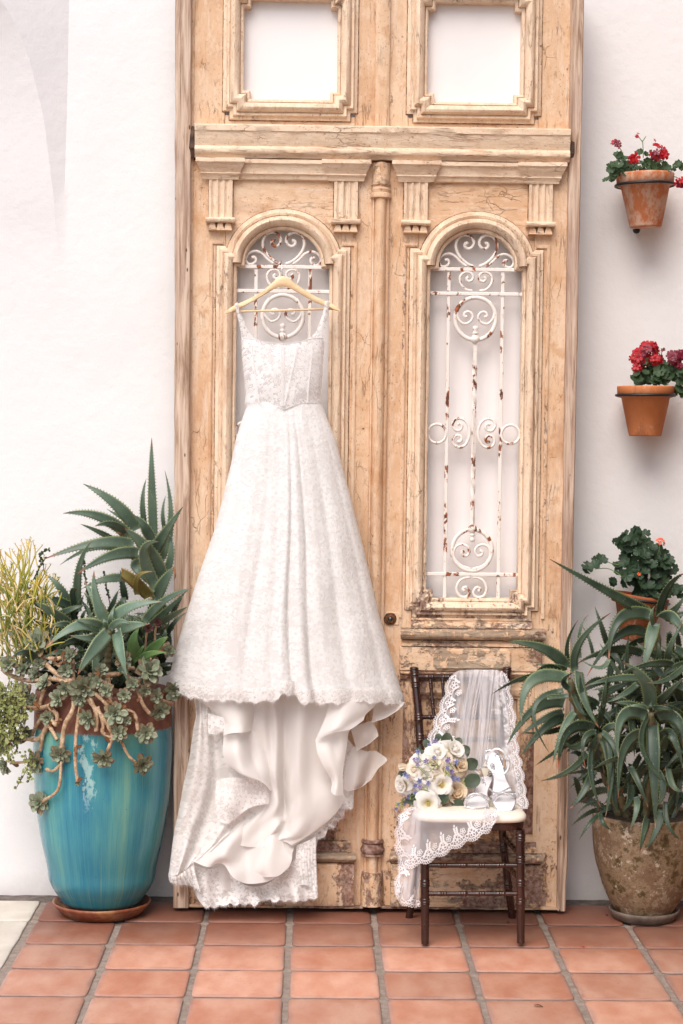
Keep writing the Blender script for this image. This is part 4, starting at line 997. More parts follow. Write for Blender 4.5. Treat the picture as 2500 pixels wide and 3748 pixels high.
# right flounce that turns over
lsheet('satin_flounce', M['satin'], [
    rw(7.12, (1040, 130, 0), (1150, 130, -.03), (1300, 150, .0)),
    rw(7.10, (1010, 260, 0), (1110, 260, -.035), (1290, 205, .02)),
    rw(7.085, (965, 370, .0), (1060, 340, -.04), (1150, 315, -.01), (1235, 262, .02)),
    rw(7.08, (948, 402, .01), (1050, 362, -.03), (1145, 344, -.01), (1225, 290, .02))], 40, 26)
lsheet('satin_flounce', M['satin'], [
    rw(7.11, (948, 400, .0), (1030, 370, -.005), (1140, 345, .01)),
    rw(7.10, (960, 480, -.01), (1040, 460, -.03), (1128, 440, .02)),
    rw(7.09, (995, 560, -.01), (1055, 550, -.035), (1112, 545, .02)),
    rw(7.085, (1040, 640, .0), (1070, 640, -.02), (1104, 600, .01)),
    rw(7.08, (1036, 700, .0), (1062, 722, -.02), (1108, 722, .01))], 30, 30, creases((1050, 360, 1070, 640, 24, .02)))
# left flounce
lsheet('satin_flounce', M['satin'], [
    rw(7.13, (190, 130, .03), (330, 150, -.01), (480, 150, -.02), (600, 150, .03)),
    rw(7.12, (330, 215, .02), (430, 235, -.02), (520, 250, -.02), (600, 250, .04)),
    rw(7.10, (418, 300, .01), (470, 320, -.02), (530, 330, -.02), (582, 330, .05)),
    rw(7.09, (420, 380, .0), (470, 365, -.025), (530, 362, -.02), (578, 352, .05))], 36, 26)
lsheet('satin_flounce', M['satin'], [
    rw(7.12, (422, 378, .0), (500, 372, -.01), (580, 350, .03), (690, 330, .06)),
    rw(7.11, (418, 480, -.01), (500, 470, -.035), (590, 470, .02), (690, 470, .06)),
    rw(7.10, (440, 545, .0), (520, 545, -.035), (610, 545, .02), (695, 545, .06)),
    rw(7.09, (485, 580, .01), (540, 610, -.03), (600, 612, -.02), (640, 628, .01), (700, 610, .07)),
    rw(7.10, (600, 640, .01), (630, 632, -.01), (660, 660, -.01), (684, 690, .01), (705, 700, .06))], 40, 30, creases((560, 380, 600, 600, 24, .018)))
# sheer layers right of the flounces
lsheet('organza_layer', M['organza'], [rw(7.17, (1280, 150, 0), (1380, 165, -.01), (1461, 190, 0)), rw(7.165, (1280, 250, -.01), (1360, 240, .01), (1450, 205, 0)), rw(7.16, (1270, 305, 0), (1345, 280, -.01), (1425, 232, 0))], 20, 14)
lsheet('organza_layer', M['organza'], [rw(7.18, (1150, 340, 0), (1220, 310, -.01), (1275, 292, 0)), rw(7.17, (1170, 410, 0), (1235, 380, -.02), (1300, 345, .01)), rw(7.165, (1185, 465, 0), (1250, 430, -.01), (1310, 380, 0))], 20, 14)
lsheet('organza_layer', M['organza'], [rw(7.20, (1160, 440, 0), (1240, 470, -.01), (1290, 468, 0), (1352, 505, 0)), rw(7.19, (1120, 560, 0), (1200, 560, -.02), (1270, 550, .01), (1358, 525, 0)), rw(7.185, (1110, 660, 0), (1180, 660, -.02), (1240, 640, .01), (1310, 570, 0)), rw(7.18, (1130, 700, 0), (1170, 690, -.01), (1215, 672, .01), (1270, 630, 0))], 26, 20)
lsheet('lace_panel', M['lace_train'], [rw(7.215, (1120, 380, 0), (1190, 470, 0)), rw(7.21, (1080, 560, 0), (1130, 560, -.01), (1190, 570, 0)), rw(7.21, (1060, 700, 0), (1130, 700, -.01), (1170, 690, 0)), rw(7.205, (1090, 800, 0), (1130, 800, -.01), (1166, 778, 0))], 16, 26, edge=False, fr=.012)
# lace train, left side
lsheet('lace_train', M['lace_train'], [
    rw(7.19, (245, 150, .01), (300, 160, -.01), (370, 180, -.01), (470, 200, 0)),
    rw(7.18, (262, 260, .01), (310, 270, -.02), (370, 290, .0), (440, 330, -.01)),
    rw(7.175, (246, 350, .01), (300, 380, -.025), (360, 380, .015), (440, 440, -.01), (520, 470, 0)),
    rw(7.17, (222, 520, .01), (290, 540, -.03), (370, 540, .015), (470, 560, -.02), (600, 640, 0)),
    rw(7.165, (195, 640, .01), (275, 660, -.03), (370, 660, .02), (500, 680, -.02), (680, 700, 0)),
    rw(7.16, (165, 800, .01), (240, 800, -.03), (340, 800, .02), (460, 800, -.02), (640, 800, 0)),
    rw(7.15, (138, 930, .01), (210, 930, -.03), (300, 930, .02), (400, 905, -.02), (520, 900, 0)),
    rw(7.13, (120, 1060, .01), (180, 1060, -.03), (260, 1050, .015), (350, 1010, -.01), (430, 960, 0)),
    rw(7.11, (106, 1180, .01), (150, 1180, -.03), (200, 1150, .01), (260, 1100, 0), (350, 1040, 0))], 60, 60,
    lambda u, v, px, py: jit((px*.006, py*.0016, 3), .010, 3)+.008*math.sin(u*26+v*4), edge=False)
# appliqué border on the train's inner edge, then the lower lace hem
lsheet('lace_border', M['lace_border'], [rw(7.125, (330, 250, .0), (400, 270, -.02), (500, 290, .0)), rw(7.12, (330, 330, .0), (400, 350, -.02), (520, 330, .0)), rw(7.115, (335, 368, 0), (385, 372, -.01), (420, 350, 0))], 20, 14, edge=False, fr=.008)
lsheet('lace_border', M['lace_border'], [rw(7.13, (380, 640, 0), (470, 620, -.02), (640, 640, .0)), rw(7.12, (375, 760, 0), (460, 760, -.02), (560, 740, 0), (680, 720, .01)), rw(7.115, (390, 870, 0), (440, 886, -.01), (490, 850, 0), (580, 790, 0), (680, 770, .01))], 30, 20, edge=False, fr=.008)
def scal(u, v, px, py): return jit((px*.008, py*.002, 9), .012, 2)+.010*math.sin(u*44)*v
def hemrow(pts, amp=15): 
    out = []
    for k in range(len(pts)-1):
        (a, b), (c, d) = pts[k], pts[k+1]; n = max(2, int(abs(c-a)/11))
        for i in range(n): t = i/n; x = a+(c-a)*t; out.append((x, b+(d-b)*t+amp*(abs(math.sin(x*.055))-.5), 7.13+.012*math.sin(x*.05)))
    out.append((*pts[-1], 7.13)); return out
lsheet('tulle_underlayer', M['organza'], [rw(7.19, (240, 1090, 0), (420, 1050, -.01), (600, 1150, .01), (800, 1000, 0), (950, 950, 0)), rw(7.185, (240, 1180, 0), (420, 1200, -.02), (600, 1240, .01), (800, 1170, -.01), (952, 1120, 0)), rw(7.18, (250, 1225, 0), (440, 1270, -.02), (600, 1280, .01), (780, 1260, 0), (955, 1230, 0))], 40, 20, scal, edge=False)
lsheet('lace_border', M['lace_border'], [
    rw(7.17, (240, 1120, 0), (330, 1145, -.02), (420, 1140, .01), (540, 1235, -.02), (660, 1235, .01), (800, 1120, -.02), (950, 960, 0)),
    rw(7.16, (245, 1220, 0), (330, 1230, -.02), (440, 1240, .01), (540, 1270, -.02), (660, 1270, .01), (800, 1210, -.02), (955, 1130, 0)),
    hemrow([(250, 1265), (285, 1340), (330, 1368), (395, 1358), (460, 1345), (500, 1350), (555, 1345), (600, 1352), (660, 1318), (700, 1330), (780, 1326), (860, 1330), (965, 1305)])], 120, 26, scal, edge=False, fr=.013)
lsheet('lace_border', M['lace_border'], [
    rw(7.12, (104, 1170, 0), (160, 1180, -.02), (250, 1110, .01)),
    rw(7.11, (106, 1200, 0), (170, 1190, -.02), (260, 1170, .01)),
    [(a, b, 7.105) for a, b in ((110, 1215), (135, 1232), (165, 1238), (200, 1236), (235, 1243), (262, 1260), (290, 1275))]], 40, 14, scal, edge=False, fr=.012)
lsheet('lace_border', M['lace_border'], [
    rw(7.205, (1090, 720, 0), (1000, 860, -.01), (925, 940, 0), (900, 1010, 0)),
    rw(7.20, (1140, 745, 0), (1060, 860, -.015), (970, 940, 0), (930, 1010, 0)),
    [(a, b, 7.195) for a, b in ((1166, 772), (1160, 800), (1118, 806), (1112, 848), (1080, 868), (1060, 906), (1020, 920), (1000, 962), (965, 975), (955, 1012), (945, 1030))]], 40, 12, scal, edge=False, fr=.012)
lsheet('lace_border', M['lace_border'], [
    rw(7.15, (840, 1010, 0), (890, 990, -.01), (950, 960, 0)), rw(7.145, (835, 1100, 0), (890, 1100, -.015), (952, 1110, 0)), rw(7.14, (850, 1200, 0), (900, 1210, -.01), (958, 1220, 0)), rw(7.14, (850, 1240, 0), (900, 1240, -.01), (962, 1290, 0))], 20, 26, scal, edge=False)
lsheet('satin_lining', M['satin'], [rw(7.215, (300, 150, 0), (700, 150, 0), (1250, 160, 0)), rw(7.215, (300, 500, 0), (600, 500, 0), (1080, 500, 0)), rw(7.21, (260, 800, 0), (600, 800, 0), (1080, 740, 0)), rw(7.21, (230, 1000, 0), (560, 1000, 0), (930, 930, 0)), rw(7.205, (200, 1150, 0), (500, 1160, 0), (860, 1100, 0))], 24, 24, edge=False)
# ------------------------------------------------------------------ chair
def W8(x, y, Y): return P(*z8(x, y), Y)
chair = thing('bamboo_chair', (W8(620, 2250, 6.84).x, 7.03, 0), 'dark brown bamboo-turned chair with ivory seat pad in front of the right door leaf', 'chair')
def bamboo(name, pts, r, rings, parent=chair, taper=None, n=14, label=None, twist=0):
    """turned rod with groups of raised rings"""
    p = crv([Vector(q) for q in pts], 60); L = [0]
    for a, b in zip(p, p[1:]): L.append(L[-1]+(b-a).length)
    T = L[-1]; ss = set(i/40 for i in range(41))
    for c in rings:
        for d in (-.013, -.0105, -.008, -.0055, -.003, 0, .003, .0055, .008, .0105, .013):
            s = c+d/T
            if 0 < s < 1: ss.add(s)
    ss = sorted(ss); pp = []; rr = []
    for s in ss:
        d = s*T; k = max(i for i in range(60) if L[i] <= d+1e-9); k = min(k, 58); u = (d-L[k])/max(L[k+1]-L[k], 1e-9)
        pp.append(p[k]+(p[k+1]-p[k])*u)
        q = r*(lin([0, 1], taper, s) if taper else 1)
        for c in rings:
            e = abs(s-c)*T
            if e < .0125: q *= 1.17 if abs(e-.009) < .002 or e < .002 else 1.06
        rr.append(q)
    mb = MB(); tube(mb, pp, rr, n); return mb.build(name, M['mahogany'], parent, sharp=50, label=label)
SF = 6.845
bamboo('leg', [W8(332, 1362, SF), W8(333, 2252, 6.832)], .0155, (.07, .26, .47, .63), taper=(1.05, .92))
bamboo('leg', [W8(1078, 1362, SF), W8(1082, 2247, 6.832)], .0155, (.07, .26, .47, .63), taper=(1.05, .92))
bamboo('back_leg', [W8(248, 108, 7.262), W8(266, 290, 7.245), W8(284, 480, 7.225), W8(298, 760, 7.195), W8(305, 1150, 7.175), W8(300, 1380, 7.175), W8(265, 1700, 7.195), W8(207, 2052, 7.228)], .0150, (.012, .06, .19, .27, .40, .55, .70, .86), taper=(1.0, .95))
bamboo('back_leg', [W8(976, 108, 7.262), W8(960, 290, 7.245), W8(945, 480, 7.225), W8(935, 760, 7.195), W8(932, 1150, 7.175), W8(938, 1380, 7.175), W8(972, 1700, 7.195), W8(1015, 2048, 7.232)], .0150, (.012, .06, .19, .27, .40, .55, .70, .86), taper=(1.0, .95))
for x in (248, 976):
    mb = MB(); c = W8(x, 118, 7.262); lathe(mb, c, [(.014, -.004), (.018, -.001), (.018, .004), (.015, .006), (.0175, .009), (.016, .013), (.009, .0155), (0, .016)], 16); mb.build('finial', M['mahogany'], chair)
for y, Y, x0, x1 in ((165, 7.258, 260, 966), (480, 7.226, 290, 940), (655, 7.206, 300, 934), (815, 7.19, 305, 930)):
    bamboo('back_rail', [W8(x0, y, Y), W8((x0+x1)/2, y+2, Y+.012), W8(x1, y, Y)], .0085, (.16, .34, .5, .66, .84))
for k in range(6):
    x0 = 372+k*97; x1 = 403+k*86
    bamboo('spindle', [W8(x0, 165, 7.265), W8(x1, 480, 7.233)], .0068, (.22, .72), n=10)
for y in (1640, 1862): bamboo('stretcher', [W8(340, y, SF-.004), W8(1075, y, SF-.004)], .0083, (.18, .39, .585, .80))
for y, dy in ((1560, -150), (1740, -120)):
    for xf, xb in ((1075, 950), (335, 292)):
        bamboo('side_stretcher', [W8(xf, y, SF), W8(xb, y+dy*1.0, 7.18)], .0095, (.15, .3, .45, .6, .75, .9))
# seat frame and pad: rounded trapezoids
zs0 = W8(700, 1312, SF-.02).z; c0 = W8(700, 1312, SF-.02).x
def trap(t, grow=0.0, yf=6.823, yb=7.20):
    """outline of the seat, t in 0..1"""
    a = 2*PI*t; ca, sa = math.cos(a), math.sin(a); e = 2/5.5
    u = math.copysign(abs(ca)**e, ca); v = math.copysign(abs(sa)**e, sa)
    y = (yf+yb)/2+v*((yb-yf)/2+grow); w = .2035-(y-yf)*.065
    return Vector((c0+u*(w+grow), y, 0))
def slab(rows, n=64):
    mb = MB(); vs = []; uvs = []
    for g, z in rows:
        for k in range(n): p = trap(k/n, g); vs.append((p.x, p.y, z)); uvs.append((.5, .5))
    m = len(rows); fs = [(j*n+k, j*n+(k+1) % n, (j+1)*n+(k+1) % n, (j+1)*n+k) for j in range(m-1) for k in range(n)]+[tuple(range(n-1, -1, -1)), tuple((m-1)*n+k for k in range(n))]
    return mb.add(vs, fs, uvs)
slab([(-.006, zs0-.027), (-.002, zs0-.025), (0, zs0-.012), (0, zs0-.003), (-.003, zs0)]).build('seat_frame', M['mahogany'], chair, sharp=40)
slab([(-.006, zs0+.0005), (.004, zs0+.004), (.007, zs0+.012), (.006, zs0+.020), (0, zs0+.027), (-.010, zs0+.031), (-.030, zs0+.034), (-.07, zs0+.037), (-.12, zs0+.038)]).build('seat_pad', M['ivory'], chair)
ZSEAT = zs0+.037

# ------------------------------------------------------------------ bridal veil
veil = thing('bridal_veil', W8(700, 1150, 7.1), 'sheer white bridal veil with floral lace edging draped over the dark chair back and seat', 'veil')
def vsheet(name, mat, rows, nu, nv, disp):
    g = loft(rows, nu, nv, disp, z8); mb = MB(); grid_mb(mb, g); return mb.build(name, mat, veil), g
def gath(n, a): return lambda u, v, px, py: a*math.sin(u*n+1.7*math.sin(u*7)+v*1.2)*(.5+.6*v)+jit((px*.01, py*.003, 5), .008, 2)
va, ga = vsheet('tulle', M['tulle'], [
    rw(7.235, (540, 235, .03), (590, 180, .02), (700, 160, .02), (800, 160, .02), (900, 165, .02), (985, 235, .03)),
    rw(7.232, (532, 160, 0), (590, 122, 0), (700, 110, 0), (800, 112, 0), (910, 118, 0), (972, 160, 0)),
    rw(7.215, (492, 310, 0), (600, 300, 0), (720, 300, 0), (850, 300, 0), (1002, 330, 0)),
    rw(7.195, (432, 480, 0), (560, 480, 0), (700, 480, 0), (850, 490, 0), (1037, 520, 0)),
    rw(7.175, (376, 640, 0), (520, 640, 0), (680, 640, 0), (850, 660, 0), (1052, 720, 0)),
    rw(7.155, (332, 800, 0), (480, 800, 0), (650, 800, 0), (850, 830, 0), (1086, 880, -.04)),
    rw(7.135, (300, 950, 0), (460, 950, 0), (640, 960, 0), (860, 1000, 0), (1114, 1050, -.08)),
    rw(7.11, (285, 1110, 0), (450, 1120, 0), (650, 1130, 0), (880, 1170, -.05), (1136, 1200, -.12))], 90, 50, gath(60, .0045))
for q in ([(690, 110, 800, 110), (640, 400, 740, 400), (610, 700, 700, 700), (600, 860, 680, 860)], [(740, 110, 900, 114), (760, 400, 860, 400), (740, 700, 830, 700), (720, 880, 820, 880)]):
    rows = [[(a, y1, 7.222-.022*k), ((a+b)/2, (y1+y2)/2, 7.212-.022*k), (b, y2, 7.222-.022*k)] for k, (a, y1, b, y2) in enumerate(q)]
    vsheet('tulle_fold', M['tulle_fold'], rows, 30, 24, gath(22, .006))
vb, gb2 = vsheet('front_fall', M['tulle_fold'], [
    rw(6.99, (245, 1175, 0), (450, 1172, 0), (700, 1180, 0), (885, 1182, 0)),
    rw(6.804, (236, 1232, 0), (450, 1248, 0), (700, 1248, 0), (892, 1240, 0)),
    rw(6.798, (205, 1400, 0), (360, 1400, 0), (580, 1360, 0), (890, 1290, 0)),
    rw(6.794, (168, 1655, 0), (330, 1612, 0), (480, 1540, 0), (640, 1458, 0), (785, 1392, 0), (880, 1312, 0))], 60, 24, gath(14, .0025))
vc, gc = vsheet('front_tail', M['tulle_fold'], [
    rw(6.90, (225, 1185, 0), (300, 1200, 0)), rw(6.808, (140, 1272, 0), (220, 1260, -.01), (300, 1262, 0)),
    rw(6.815, (112, 1480, 0), (200, 1480, -.015), (292, 1500, 0)), rw(6.815, (140, 1640, 0), (220, 1650, -.015), (297, 1660, 0)),
    rw(6.81, (112, 1760, 0), (200, 1800, -.015), (292, 1800, 0)), rw(6.81, (100, 1850, 0), (170, 1950, -.01), (235, 1945, -.01), (292, 1962, 0))], 30, 40, gath(16, .005))
vd, gd = vsheet('front_tail', M['tulle_fold'], [rw(6.87, (160, 1270, 0), (285, 1270, 0)), rw(6.82, (150, 1480, 0), (270, 1500, 0)), rw(6.82, (120, 1840, 0), (210, 1900, 0))], 16, 20, gath(10, .006))
def trim(name, edge, inn, parent, width=.048, pitch=.060, seed=1, out=.004):
    """lace edging: scallops of little loops, flowers and leaf sprays, laid on the cloth along an edge"""
    r = random.Random(seed); mb = MB()
    acc = [0]
    for a, b in zip(edge, edge[1:]): acc.append(acc[-1]+(b-a).length)
    L = acc[-1]
    def at(s, w, lift=.0035):
        s = min(max(s, 0), L-1e-6); k = 0
        while k < len(acc)-2 and acc[k+1] < s: k += 1
        u = (s-acc[k])/max(acc[k+1]-acc[k], 1e-9); p = edge[k]+(edge[k+1]-edge[k])*u; q = (inn[k]+(inn[k+1]-inn[k])*u).normalized()
        t = (edge[k+1]-edge[k]).normalized(); n = t.cross(q); n = n if n.y < 0 else -n
        return p+q*w+n*lift
    def ring(s, w, rx, rw_, th, a0=0, n=12, arc=2*PI, rot=0):
        vs = []
        full = arc > 6.2
        for i in range(n if full else n+1):
            a = a0+arc*i/n
            for k in (0, 1):
                x, y = (rx-k*th)*math.cos(a), (rw_-k*th)*math.sin(a)
                vs.append(at(s+x*math.cos(rot)-y*math.sin(rot), w+x*math.sin(rot)+y*math.cos(rot)))
        m = n if full else n+1
        fs = [(2*i, 2*((i+1) % m), 2*((i+1) % m)+1, 2*i+1) for i in range(n)]
        mb.add(vs, fs)
    def leaf(s, w, l, wd, rot):
        pts = [(0, 0), (.3, 1), (.7, .8), (1, 0), (.7, -.8), (.3, -1)]
        vs = [at(s+x*l*math.cos(rot)-y*wd*math.sin(rot), w+x*l*math.sin(rot)+y*wd*math.cos(rot), .0038) for x, y in pts]
        mb.add(vs, [tuple(range(6))])
    n = max(1, int(L/pitch))
    for i in range(n):
        c = (i+.5)*L/n; pw = L/n; dep = .013
        m = 7
        for j in range(m):                                     # scalloped outer loops
            x = -pw/2+pw*(j+.5)/m; w = -dep*math.cos(PI*x/pw)+out
            ring(c+x, w+.003, .0046, .0062, .0022, 0, 9)
        for j in range(9):                                     # inner cord of the scallop
            x0, x1 = -pw/2+pw*j/9, -pw/2+pw*(j+1)/9
            a, b = -dep*math.cos(PI*x0/pw)+out+.009, -dep*math.cos(PI*x1/pw)+out+.009
            mb.add([at(c+x0, a), at(c+x1, b), at(c+x1, b+.003), at(c+x0, a+.003)], [(0, 1, 2, 3)])
        fw = width*.42
        for k in range(5):                                     # flower
            a = 2*PI*k/5+i; ring(c+.0095*math.cos(a), fw+.0095*math.sin(a), .0078, .0066, .0032, 0, 9, rot=a)
        ring(c, fw, .0035, .0035, .0034, 0, 7)
        for sg in (-1, 1):
            for k in range(3):
                a = PI/2+sg*(.5+.55*k); leaf(c+sg*(.012+.006*k), fw+.010-.004*k, .014, .0042, a)
            ring(c+sg*pw*.40, width*.34, .0075, .0075, .003, 0, 9)
        if width > .045:
            for k in range(5): a = 2*PI*k/5+i*.7; ring(c+pw*.45+.007*math.cos(a), width*.80+.007*math.sin(a), .0062, .0052, .0030, 0, 8, rot=a)
        if r.random() < .5:
            b = fw+.014; hgt = width*.75
            for k in range(4):
                y = b+hgt*k/5
                leaf(c+.003, y, .012, .0040, 1.0-.1*k); leaf(c+.001, y, .012, .0040, 2.1+.1*k)
            leaf(c, b+hgt*.8, .014, .004, PI/2)
    return mb.build(name, M['thread'], parent, smooth=False, kind='stuff')
le = [r[0] for r in ga[6:]]; li = [r[4]-r[0] for r in ga[6:]]; trim('lace_edging', le, li, va, width=.062, seed=2)
re_ = [r[-1] for r in ga[4:]]; ri = [r[-5]-r[-1] for r in ga[4:]]; trim('lace_edging', re_, ri, va, width=.066, seed=3)
trim('lace_edging', gb2[-1], [a-b for a, b in zip(gb2[-4], gb2[-1])], vb, seed=4)
trim('lace_edging', [r[-1] for r in gb2], [r[-4]-r[-1] for r in gb2], vb, width=.040, seed=5)
trim('lace_edging', [r[0] for r in gc], [r[3]-r[0] for r in gc], vc, width=.034, seed=6)
trim('lace_edging', gc[-1], [a-b for a, b in zip(gc[-4], gc[-1])], vc, width=.040, seed=7)
trim('lace_edging', gd[-1], [a-b for a, b in zip(gd[-4], gd[-1])], vd, width=.036, seed=8)
# a fold of edging lying on the pad
vsheet('tulle_fold', M['tulle_fold'], [rw(7.10, (780, 1150, 0), (960, 1150, 0), (1120, 1180, 0)), rw(6.93, (790, 1195, 0), (960, 1195, 0), (1115, 1198, 0)), rw(6.85, (790, 1215, 0), (930, 1222, 0), (1000, 1225, 0))], 20, 14, gath(10, .003))

# ------------------------------------------------------------------ sandals
def Ws(x, y, Y): return P(*zs(x, y), Y)
def sandal(label, rows, straps, ankle, heel, text):
    sh = thing('silver_sandal', Ws(*rows[0][1]), label, 'shoe', 'pair of silver sandals on the seat')
    g = []
    cols = [crv([Vector(r[i]) for r in rows], 30) for i in range(3)]
    for j in range(30):
        r = crv([cols[0][j], cols[1][j], cols[2][j]], 9); g.append([Ws(p.x, p.y, p.z) for p in r])
    back = [[p+Vector((0, .006, -.007)) for p in r] for r in g]
    mb = MB(); grid_mb(mb, g); so = mb.build('insole', M['silver_soft'], sh)
    mb = MB(); grid_mb(mb, back, flip=True)
    rim = [r[0] for r in g]+g[-1][1:]+[r[-1] for r in reversed(g[:-1])]+g[0][1:-1][::-1]
    rb = [r[0] for r in back]+back[-1][1:]+[r[-1] for r in reversed(back[:-1])]+back[0][1:-1][::-1]
    n = len(rim); mb.add(rim+rb, [(k, (k+1) % n, n+(k+1) % n, n+k) for k in range(n)]); mb.build('sole', M['silver'], sh)
    mb = MB(); tube(mb, rim+[rim[0]], .0022, 6); mb.build('sole_edge', M['silver'], sh)
    for pts, r in straps:
        p = crv([Vector(q) for q in pts], 24); p = [Ws(v.x, v.y, v.z) for v in p]; mb = MB(); tube(mb, p, r, 7); mb.build('strap', M['glitter'], sh)
    for pts, m, w in ankle:
        p = crv([Vector(q) for q in pts], 36); rows_ = []
        for v in p: c = Ws(v.x, v.y, v.z); rows_.append(c)
        mb = MB(); vs = []
        for i, c in enumerate(rows_):
            t = (rows_[min(i+1, 35)]-rows_[max(i-1, 0)]).normalized(); s = t.cross(Vector((0.25, -1, .35))).normalized()*w
            o = Vector((0, .0022, 0)); vs += [c-s, c+s, c+s+o, c-s+o]
        fs = [(i*4+k, i*4+(k+1) % 4, (i+1)*4+(k+1) % 4, (i+1)*4+k) for i in range(35) for k in range(4)]
        mb.add(vs, fs); mb.build('ankle_strap', M[m], sh)
    if heel:
        a, b = heel; mb = MB(); n = len(a); A_ = [Ws(*q) for q in a]; B_ = [Ws(*q) for q in b]
        mb.add(A_+B_, [tuple(range(n)), tuple(range(2*n-1, n-1, -1))]+[(k, n+k, n+(k+1) % n, (k+1) % n) for k in range(n)]); mb.build('heel', M['ivory'], sh, smooth=False)
    for s, pos, size, ang in text:
        cu = bpy.data.curves.new('print', 'FONT'); cu.body = s; cu.size = size; cu.align_x = 'CENTER'
        to = bpy.data.objects.new('print', cu); COL.objects.link(to)
        bpy.context.view_layer.update(); me = bpy.data.meshes.new_from_object(to.evaluated_get(bpy.context.evaluated_depsgraph_get())); bpy.data.objects.remove(to)
        me.materials.clear(); me.materials.append(M['print'])
        c = Ws(*pos); Mx = Matrix.Translation(c+Vector((0, -.0035, .001))) @ Matrix.Rotation(ang, 4, 'Y') @ Matrix.Rotation(R(66), 4, 'X')
        inst('lettering', me, so, Mx)
    return sh
sandal('silver sandal standing upright on its toe with its ankle loop raised, by the veil edge',
    [[(1112, 962, 6.885), (1170, 968, 6.88), (1236, 960, 6.885)], [(1074, 920, 6.905), (1165, 925, 6.90), (1264, 905, 6.905)], [(1052, 862, 6.935), (1160, 850, 6.93), (1268, 845, 6.935)], [(1048, 790, 6.965), (1140, 775, 6.965), (1236, 765, 6.965)],
     [(1060, 700, 7.0), (1122, 690, 7.0), (1196, 690, 7.0)], [(1056, 620, 7.03), (1108, 610, 7.035), (1166, 610, 7.03)], [(1022, 530, 7.055), (1078, 520, 7.06), (1138, 520, 7.055)], [(985, 450, 7.075), (1040, 440, 7.08), (1104, 440, 7.075)], [(974, 412, 7.08), (1018, 392, 7.085), (1080, 400, 7.08)], [(992, 388, 7.08), (1020, 380, 7.082), (1052, 384, 7.08)]],
    [([(1044, 870, 6.94), (1085, 815, 6.915), (1165, 786, 6.905), (1262, 782, 6.935)], .0042), ([(1036, 828, 6.95), (1120, 800, 6.915), (1215, 806, 6.905), (1268, 838, 6.935)], .0042), ([(1024, 752, 6.97), (1080, 788, 6.93), (1160, 768, 6.925), (1230, 730, 6.96)], .0032), ([(1056, 880, 6.935), (1110, 822, 6.91), (1180, 812, 6.905), (1266, 818, 6.935)], .0030)],
    [([(1000, 520, 7.045), (1004, 462, 7.02), (1045, 392, 7.0), (1092, 368, 6.99), (1148, 390, 6.985), (1196, 448, 6.985), (1216, 500, 6.985), (1195, 575, 6.985), (1152, 612, 6.985), (1090, 602, 6.99), (1030, 565, 7.01), (1000, 520, 7.03)], 'silver_soft', .0036), ([(1098, 372, 7.0), (1142, 425, 7.01), (1172, 485, 7.015), (1160, 550, 7.02)], 'tan', .004), ([(1150, 430, 6.985), (1180, 470, 6.98), (1215, 480, 6.98)], 'glitter', .003)],
    ([(1000, 455, 7.085), (1050, 610, 7.085), (975, 650, 7.085), (945, 560, 7.085)], [(1020, 470, 7.14), (1060, 600, 7.14), (990, 640, 7.14), (960, 560, 7.14)]),
    [('BADGLEY', (1085, 525, 7.05), .021, R(-72)), ('MISCHKA', (1066, 532, 7.05), .021, R(-72))])
sandal('silver sandal lying flat beside the bouquet, crossed glitter straps over its toe',
    [[(790, 920, 6.905), (880, 938, 6.895), (985, 932, 6.905)], [(780, 890, 6.93), (880, 895, 6.925), (1014, 890, 6.93)], [(806, 845, 6.965), (900, 840, 6.96), (1008, 845, 6.965)], [(872, 785, 7.0), (935, 785, 7.0), (1002, 795, 7.0)], [(898, 720, 7.03), (958, 720, 7.03), (1022, 730, 7.03)], [(924, 668, 7.055), (985, 660, 7.055), (1048, 668, 7.055)], [(950, 640, 7.065), (995, 636, 7.066), (1044, 642, 7.065)]],
    [([(782, 890, 6.92), (812, 828, 6.90), (878, 797, 6.90), (940, 815, 6.895), (990, 858, 6.895), (1012, 925, 6.905)], .0040), ([(786, 905, 6.915), (830, 840, 6.89), (905, 812, 6.895), (985, 826, 6.915), (1030, 868, 6.935)], .0036), ([(800, 850, 6.92), (880, 803, 6.905), (960, 806, 6.91), (1026, 850, 6.94)], .0032)],
    [([(895, 712, 7.03), (893, 660, 7.02), (918, 622, 7.02), (935, 598, 7.02), (905, 575, 7.02)], 'tan', .004), ([(872, 576, 7.02), (915, 562, 7.02), (965, 543, 7.03), (1010, 546, 7.05)], 'glitter', .003), ([(876, 574, 7.015), (900, 590, 7.015), (930, 612, 7.015)], 'silver_soft', .003)],
    None, [('MISCHKA', (985, 700, 7.035), .017, R(-108))])

# ------------------------------------------------------------------ bouquet
bouq = thing('bridal_bouquet', Ws(480, 930, 6.97), 'bridal bouquet of ivory roses, white lisianthus and pale blue delphinium lying on the chair seat', 'bouquet')
def petal_mesh(name, mat, w, l, cup, curl, seed=0):
    """cupped petal: base at the origin, growing along +Y of its own frame, facing +Z"""
    mb = MB(); NU, NV = 7, 6; vs = []; uvs = []
    for j in range(NV):
        v = j/(NV-1); wid = w*(math.sin(PI*min(v*.62+.12, 1))**.8)
        for i in range(NU):
            u = -1+2*i/(NU-1)
            x = u*wid; y = l*v*(1-.10*u*u*v)
            z = cup*(u*u*w*.8+v*v*l*.5) - curl*max(0, v-.62)**2*l*5 + .04*l*mnoise.noise(Vector((u*2+seed, v*3, seed)))
            vs.append((x, y, z)); uvs.append((i/(NU-1), v))
    fs = [(j*NU+i, j*NU+i+1, (j+1)*NU+i+1, (j+1)*NU+i) for j in range(NV-1) for i in range(NU-1)]
    mb.add(vs, fs, uvs); return mb.mesh(name, mat)
